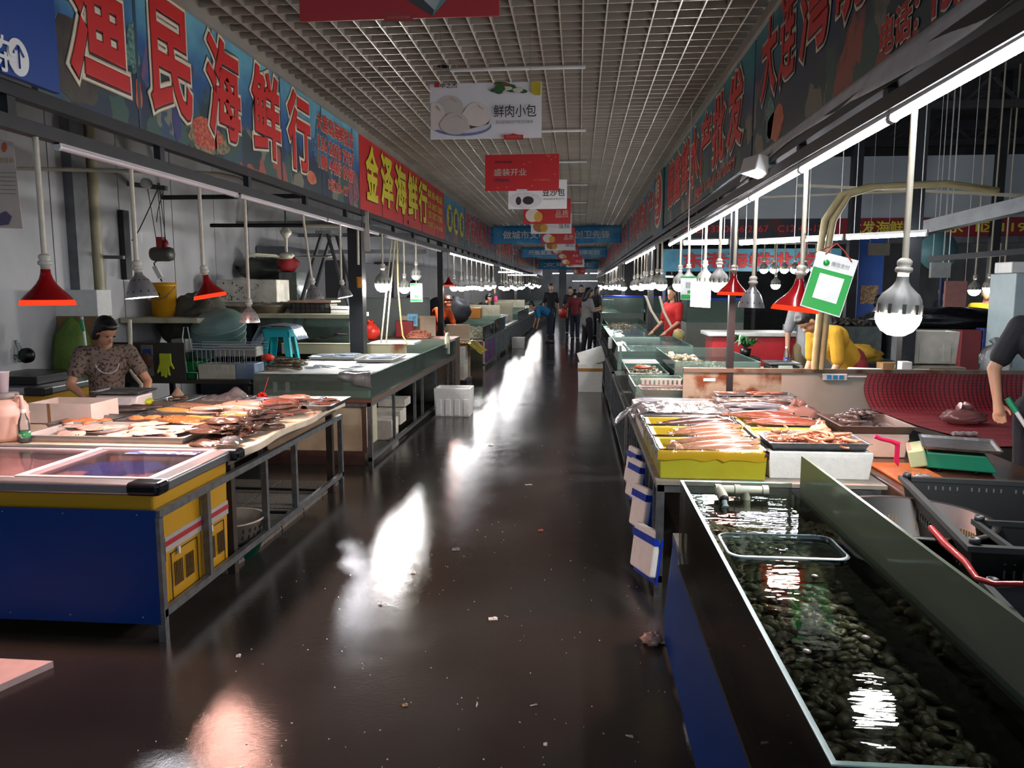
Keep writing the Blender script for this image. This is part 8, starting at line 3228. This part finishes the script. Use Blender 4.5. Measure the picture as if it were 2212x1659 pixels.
# right middle: red counter, scale, plant, bottle, grey pieces
solid_box('red_counter', 'red counter with a pale top behind the right tanks', 'counter', 1.68, 2.75, 9.75, 10.3, 0, 1.06, M('red_counter', 'a8242b', r=.4, var=.15), .01)
solid_box('counter_top', 'pale top slab of the red counter', 'slab', 1.62, 2.8, 9.7, 10.35, 1.061, 1.11, M('pale_slab', 'b9bcb8', r=.35), .01)
solid_box('low_cabinet', 'cream low cabinet right of the large oyster tank', 'cabinet', 1.92, 2.34, 7.75, 8.6, 0, .80, M('cream_cabinet', '9c9c84', r=.5, var=.2), .01)
t = thing('weighing_scale', 'dark electronic scale on the cream cabinet beside the oyster tank', 'scale', (2.13, 8.2, .801))
b = MB()
b.box(1.98, 2.28, 8.05, 8.35, .801, .86)
b.build('housing', BLACKPL, t, bevel=.015)
b = MB()
b.tray(1.97, 2.29, 8.05, 8.4, .87, .885, .004, .01, .004)
b.build('pan', STEEL, t)
b = MB()
b.bx((2.13, 8.04, .84), (.14, .02, .05), (-.4, 0, 0))
b.build('display', M('lcd_grey', '8d9a94', r=.2), t)
t = thing('potted_plant', 'leafy green plant beside the slim dark post on the right', 'plant', (1.93, 9.1, .94))
rnd = random.Random(6)
for k in range(26):
    a, l = rnd.uniform(0, 6.28), rnd.uniform(.1, .22)
    z = .96 + .1 * rnd.random()
    p0 = Vector((1.97, 9.2, .95))
    p1 = p0 + Vector((math.cos(a) * l * .6, math.sin(a) * l * .5, .06 + .1 * rnd.random()))
    p2 = p0 + Vector((math.cos(a) * l, math.sin(a) * l * .8, .03 + .1 * rnd.random()))
    sd = Vector((-math.sin(a), math.cos(a), 0)) * .03
    b = MB()
    b.add([p0, p1 + sd, p2, p1 - sd, p1 + Vector((0, 0, .008))], [(0, 4, 1), (1, 4, 2), (2, 4, 3), (3, 4, 0)])
    b.build('leaf', M('leaf_green', '1f5a26', r=.4, var=.3), t, solid=.002)
b = MB()
b.lathe([(.05, 0), (.07, .09)], 14, Matrix.Translation((1.97, 9.2, .86)))
b.build('pot', BLACKPL, t)
solid_box('plant_stand', 'dark stand under the leafy plant', 'stand', 1.86, 2.1, 9.0, 9.4, 0, .859, M('dark_stand', '1d1f20'))
bottle('small water bottle with a blue label near the grey T-shirt', (2.36, 8.9, .8), .2, .03, 'e0e0e0', '2a4fa0')
solid_box('bottle_box', 'pale box under the small water bottle', 'box', 2.36 - .15, 2.36 + .15, 8.75, 9.1, 0, .799, M('pale_box', '8f9492', r=.5))
# low counter behind the partition with boxes around the mustard top
solid_box('back_bench', 'long pale bench behind the low partition on the right', 'bench', 2.45, 4.3, 6.75, 7.25, .0, .9, M('bench_pale', '8f8a78', r=.55, var=.3, sc=3), .01)
t = foam_box('large ribbed foam box standing on the bench behind the near bulb', V(1968, 780, 7.0).x, V(2070, 780, 7.0).x, 7.0, 7.24, V(1970, 786, 7.0).z, V(1970, 716, 7.0).z, FOAMD, ribs=2)
solid_box('flat_carton', 'flat brown carton with a white label under the ribbed foam box', 'box', V(1945, 800, 6.9).x, V(2075, 800, 6.9).x, 6.8, 7.24, .901, V(1970, 788, 7.0).z - .002, M('carton_greyish', '7d7463', r=.7))
b = MB()
b.bx((V(1990, 798, 6.79).x, 6.797, .945), (.14, .004, .05))
tag(b.build('carton_label', INKWHITE), 'white label on the flat brown carton', 'label')
solid_box('white_box', 'small white box at the foot of the black post', 'box', V(1940, 800, 6.9).x - .02, V(1952, 800, 6.9).x + .02, 6.78, 6.88, .901, 1.03, WHITEPL)
b = MB()
b.bx((V(1885, 785, 7.0).x, 7.0, .925), (.36, .2, .04), (0, .05, .2))
tag(b.build('foam_plate', FOAM, bevel=.01), 'white foam plate lying right of the mustard top', 'plate')
b = MB()
b.bx((V(1925, 775, 7.1).x, 7.1, .955), (.2, .12, .08), (0, 0, .1))
tag(b.build('small_carton', CARD), 'small brown carton beside the black post', 'box')
b = MB()
crumple(b, V(1850, 770, 7.9), (.25, .2, .12), 8, .25)
tag(b.build('yellow_sack', M('yellow_sack', '9c7a1e', r=.6)), 'yellowish sack right behind the mustard top', 'sack')
solid_box('sack_bench', 'dark bench under the yellowish sack', 'bench', V(1800, 770, 7.9).x, V(1930, 770, 7.9).x, 7.6, 8.2, 0, V(1850, 778, 7.9).z, M('dark_stand', '1d1f20'))
b = MB()
crumple(b, V(2055, 690, 8.6), (.8, .4, .13), 15, .25, 2.5, nu=30)
tag(b.build('black_tarpaulin', M('black_tarpaulin', '0d0e12', r=.3, bump=.6, bsc=12)), 'heap of black tarpaulin behind the large near bulb', 'tarpaulin')
solid_box('grey_cloth_bench', 'bench with a grey sheet under the black tarpaulin', 'bench', V(1960, 710, 8.6).x, V(2190, 710, 8.6).x, 8.2, 9.0, 0, V(2055, 708, 8.6).z, M('grey_sheet_bench', '5f6464', r=.6, var=.3))
solid_box('blue_patterned_box', 'dark blue box with pale bottle print behind the red panel at the right', 'box', V(2110, 750, 8.1).x, V(2185, 750, 8.1).x, 8.0, 8.15, .5, V(2110, 708, 8.1).z, M('blue_bottle_print', '1d2f6b', r=.4, sc=16, col2='6d80a8', thr=(.55, .62)))
solid_box('red_board', 'dark red panel left of the blue box at the right', 'panel', V(2065, 750, 8.1).x, V(2108, 750, 8.1).x, 8.0, 8.1, .5, V(2110, 712, 8.1).z, M('dark_red_panel', '6b1a20', r=.5))
bag('plastic_bag', 'clear plastic bag bundle beside the pale cabinet at the right edge', 'bag', (V(2155, 790, 6.9).x, 6.95, .9), (.13, .12, .16), FILM, 8)
solid_box('pale_cabinet', 'tall pale blue-grey cabinet at the right edge', 'cabinet', V(2180, 700, 7.6).x, V(2180, 700, 7.6).x + .9, 7.55, 8.0, 0, V(2190, 590, 7.6).z, M('pale_blue_cabinet', '9fb0b3', r=.4, var=.1), .01)
solid_box('cap_box', 'white cap box on the pale cabinet at the right edge', 'box', V(2184, 590, 7.6).x, V(2184, 590, 7.6).x + .8, 7.6, 7.9, V(2190, 590, 7.6).z + .001, V(2190, 565, 7.6).z, WHITEPL, .01)
for k, lb in enumerate(('first', 'second', 'third')):
    solid_box('display_unit', 'pale steel display unit behind the sellers on the right, %s from the aisle' % lb, 'display unit', 2.9 + 1.3 * k, 4.05 + 1.3 * k, 10.6, 11.2, 0, 1.15, M('dull_unit_steel', '6f7878', r=.4, metal=.4, var=.3), .01)
    heap('mixed_goods', 'mixed goods on the display unit, %s from the aisle' % lb, 'goods', 2.95 + 1.3 * k, 4.0 + 1.3 * k, 10.65, 11.15, 1.151, .1, M('mixed_goods_%d' % k, ('5a5148', '3d4146', '6b5a3d')[k], r=.6, sc=12, col2='2a2a2c', thr=(.4, .6)), 60, .07, k)

for y0, y1, h, c, lb in ((11.6, 13.4, 2.3, '5c6064', 'grey tall cupboard by the left wall behind the white hoses'), (14.6, 18, 2.2, '3d4044', 'dark partition along the left wall behind the bulb row'), (18.5, 30, 2.3, '4a4a4c', 'long dark partition along the far left wall')):
    solid_box('tall_cupboard', lb, 'cupboard', -4.98, -4.5, y0, y1, 0, h, M('cupboard_' + c, c, r=.6, var=.25, sc=2), .01)

# cross-aisle signs, pillar and beams in the right background
t = thing('cross_sign', 'pale boarding above a dark sign strip with red phone lettering, across the right stalls', 'sign', (4.5, 13, 2.5))
b = MB()
b.box(1.6, 9.5, 13.0, 13.06, 2.72, 3.75)
b.build('boarding', M('blue_grey_boarding', 'b7c0c6', r=.6, var=.2, sc=1), t)
b = MB()
b.box(1.6, 4.1, 12.98, 13.0, 2.48, 2.78)
b.build('dark_strip', M('dark_sign_strip', '2c2f38', r=.5, sc=2, col2='5a2a26', thr=(.55, .7)), t)
text('lettering', '电话 137 0666 2367   C12 46-123', 1, INKRED, t, (2.85, 12.97, 2.63), (1, 0, 0), bold=.02, w=2.3, h=.14, align='CENTER')
b = MB()
b.box(4.1, 9.5, 12.98, 13.0, 2.48, 2.78)
b.build('red_strip', M('dim_red_strip', '8a2028', r=.5), t)
text('lettering', '批发海鲜', 1, INKYELLOW, t, (4.75, 12.97, 2.63), (1, 0, 0), bold=.02, w=.85, h=.2, align='CENTER')
text('lettering', '丹东  I区119', 1, INKYELLOW, t, (6.3, 12.97, 2.63), (1, 0, 0), bold=.02, w=1.5, h=.17, align='CENTER')
b = MB()
b.box(1.5, 9.5, 12.95, 13.1, 2.38, 2.48)
b.build('lower_beam', GREYST, t)
t = thing('cross_sign', 'blue sign with red characters above the row of bright bulbs in the right background', 'sign', (3, 16, 2))
b = MB()
b.box(1.7, 5.2, 15.9, 15.95, 2.0, 2.45)
for x in (1.72, 5.15):
    b.box(x, x + .05, 15.95, 16, 0, 2.4)
b.build('board', OCEAN2, t)
text('lettering', '东港海鲜批发', 1, INKRED, t, (3.4, 15.88, 2.22), (1, 0, 0), bold=.03, w=2.6, h=.3, align='CENTER')
b = MB()
b.box(4.25, 4.62, 12.2, 12.5, 0, 2.45)
tag(b.build('blue_pillar_cladding', M('pillar_blue', '2a56a8', r=.5, var=.1)), 'blue boarded pillar with a small poster in the right background', 'pillar')
b = MB()
b.box(4.3, 4.56, 12.19, 12.2, 1.42, 1.7)
tag(b.build('small_poster', M('tan_poster', '7a5a48', r=.5, sc=30, col2='b59a6a', thr=(.45, .6))), 'small tan poster on the blue pillar', 'poster')
post(4.08, 12.0, 4.9, 'dark post left of the blue pillar', .14)
post(5.05, 12.4, 4.9, 'thin dark post among the right background stalls', .09)
post(6.4, 12.6, 4.9, 'dark post near the right edge of the background', .12)
for i, (pa, pb, lb) in enumerate((((2000, 492, 8.2), (2330, 415, 6.9), 'grey steel beam slanting up to the right edge'), ((2005, 560, 9), (2300, 535, 8.3), 'dark thin beam under the slanting grey beam'))):
    b = MB()
    b.bar(V(pa[0], pa[1], pa[2]), V(pb[0], pb[1], pb[2]), .13 if i == 0 else .06)
    tag(b.build('slanting_beam', GREYST if i == 0 else BLACKST), lb, 'beam')
b = MB()
b.bar(V(1720, 400, 9), V(2260, 425, 8), .03)
b.bar(V(1600, 428, 9), V(2000, 412, 8.6), .02)
tag(b.build('conduit_run', M('grimy_conduit', '8d8774', r=.5)), 'pair of thin conduits crossing above the right stalls', 'conduit')
for k in range(3):
    b = MB()
    y = 9 + 3 * k
    b.bar((1.4, y, 4.3), (8, y, 4.3), .1)
    for j in range(9):
        b.bar((1.5 + .8 * j, y, 4.3), (1.9 + .8 * j, y, 4.7), .04)
        b.bar((1.9 + .8 * j, y, 4.7), (2.3 + .8 * j, y, 4.3), .04)
    o = b.build('roof_truss', DARKROOF)
    tag(o, 'dark roof truss high over the right stalls, %s' % ('nearest', 'middle', 'farthest')[k], 'truss')
p = V(2025, 543, 11)
b = MB()
b.lathe([(.001, 0), (.25, 0), (.26, .03), (.001, .035)], 24, Matrix.Translation(p) @ Matrix.Rotation(PI / 2, 4, 'X'))
t = b.build('round_tray', M('pale_cyan_lid', '5f8f95', r=.5))
tag(t, 'round pale blue lid hanging in the right background', 'lid')
b = MB()
b.tube((p.x, p.y, p.z + .25), (p.x, p.y, 4.9), .006)
b.build('string', WHITEPL, t)
for i, (x0, x1, z0, z1, y, c, lb) in enumerate([(2040, 2090, 607, 665, 10.5, 'b07a72', 'pinkish poster board behind the black tarpaulin'), (1876, 1923, 525, 552, 12.1, '6f6a60', 'grey printed box above the blue pillar'), (2010, 2055, 567, 600, 10.4, 'a9ada8', 'pale sheets hung under the round blue lid'), (1965, 1985, 583, 650, 9.8, '8f8f80', 'cream panel left of the pale sheets'), (2030, 2040, 590, 660, 10.6, '1f2f5a', 'dark blue board left of the pinkish poster')]):
    a, c_ = V(x0, z1, y), V(x1, z0, y)
    t = thing('hung_board', lb, 'board', ((a.x + c_.x) / 2, y, a.z))
    for x in (a.x + .02, c_.x - .02):
        b = MB()
        b.tube((x, y + .02, c_.z), (x, y + .02, 4.9), .004, n=5)
        b.build('hanging_wire', WHITEPL, t)
    b = MB()
    b.box( a.x, c_.x, y, y + .05, a.z, c_.z)
    b.build('board_sheet', M('hung_panel_%d' % i, c, r=.5, var=.2), t)
b = MB()
crumple(b, V(1466, 724, 12.2), (.09, .08, .1), 5, .15)
b.box(V(1466, 724, 12.2).x - .05, V(1466, 724, 12.2).x + .05, 12.15, 12.25, 0, V(1466, 724, 12.2).z - .05)
tag(b.build('cream_pump', M('pump_cream', 'b5a56a', r=.5)), 'cream pump housing beside the red-shirted seller', 'pump')
b = MB()
for x0, y0, x1, y1 in ((1395, 640, 1425, 700), (1425, 640, 1450, 705)):
    b.path([V(x0, y0, 12), V((x0 + x1) / 2 - 4, (y0 + y1) / 2, 12), V(x1, y1, 12)], .02, 8)
tag(b.build('white_hose_pair', PVC), 'white hoses hanging into the bright tank by the red-shirted seller', 'hose')
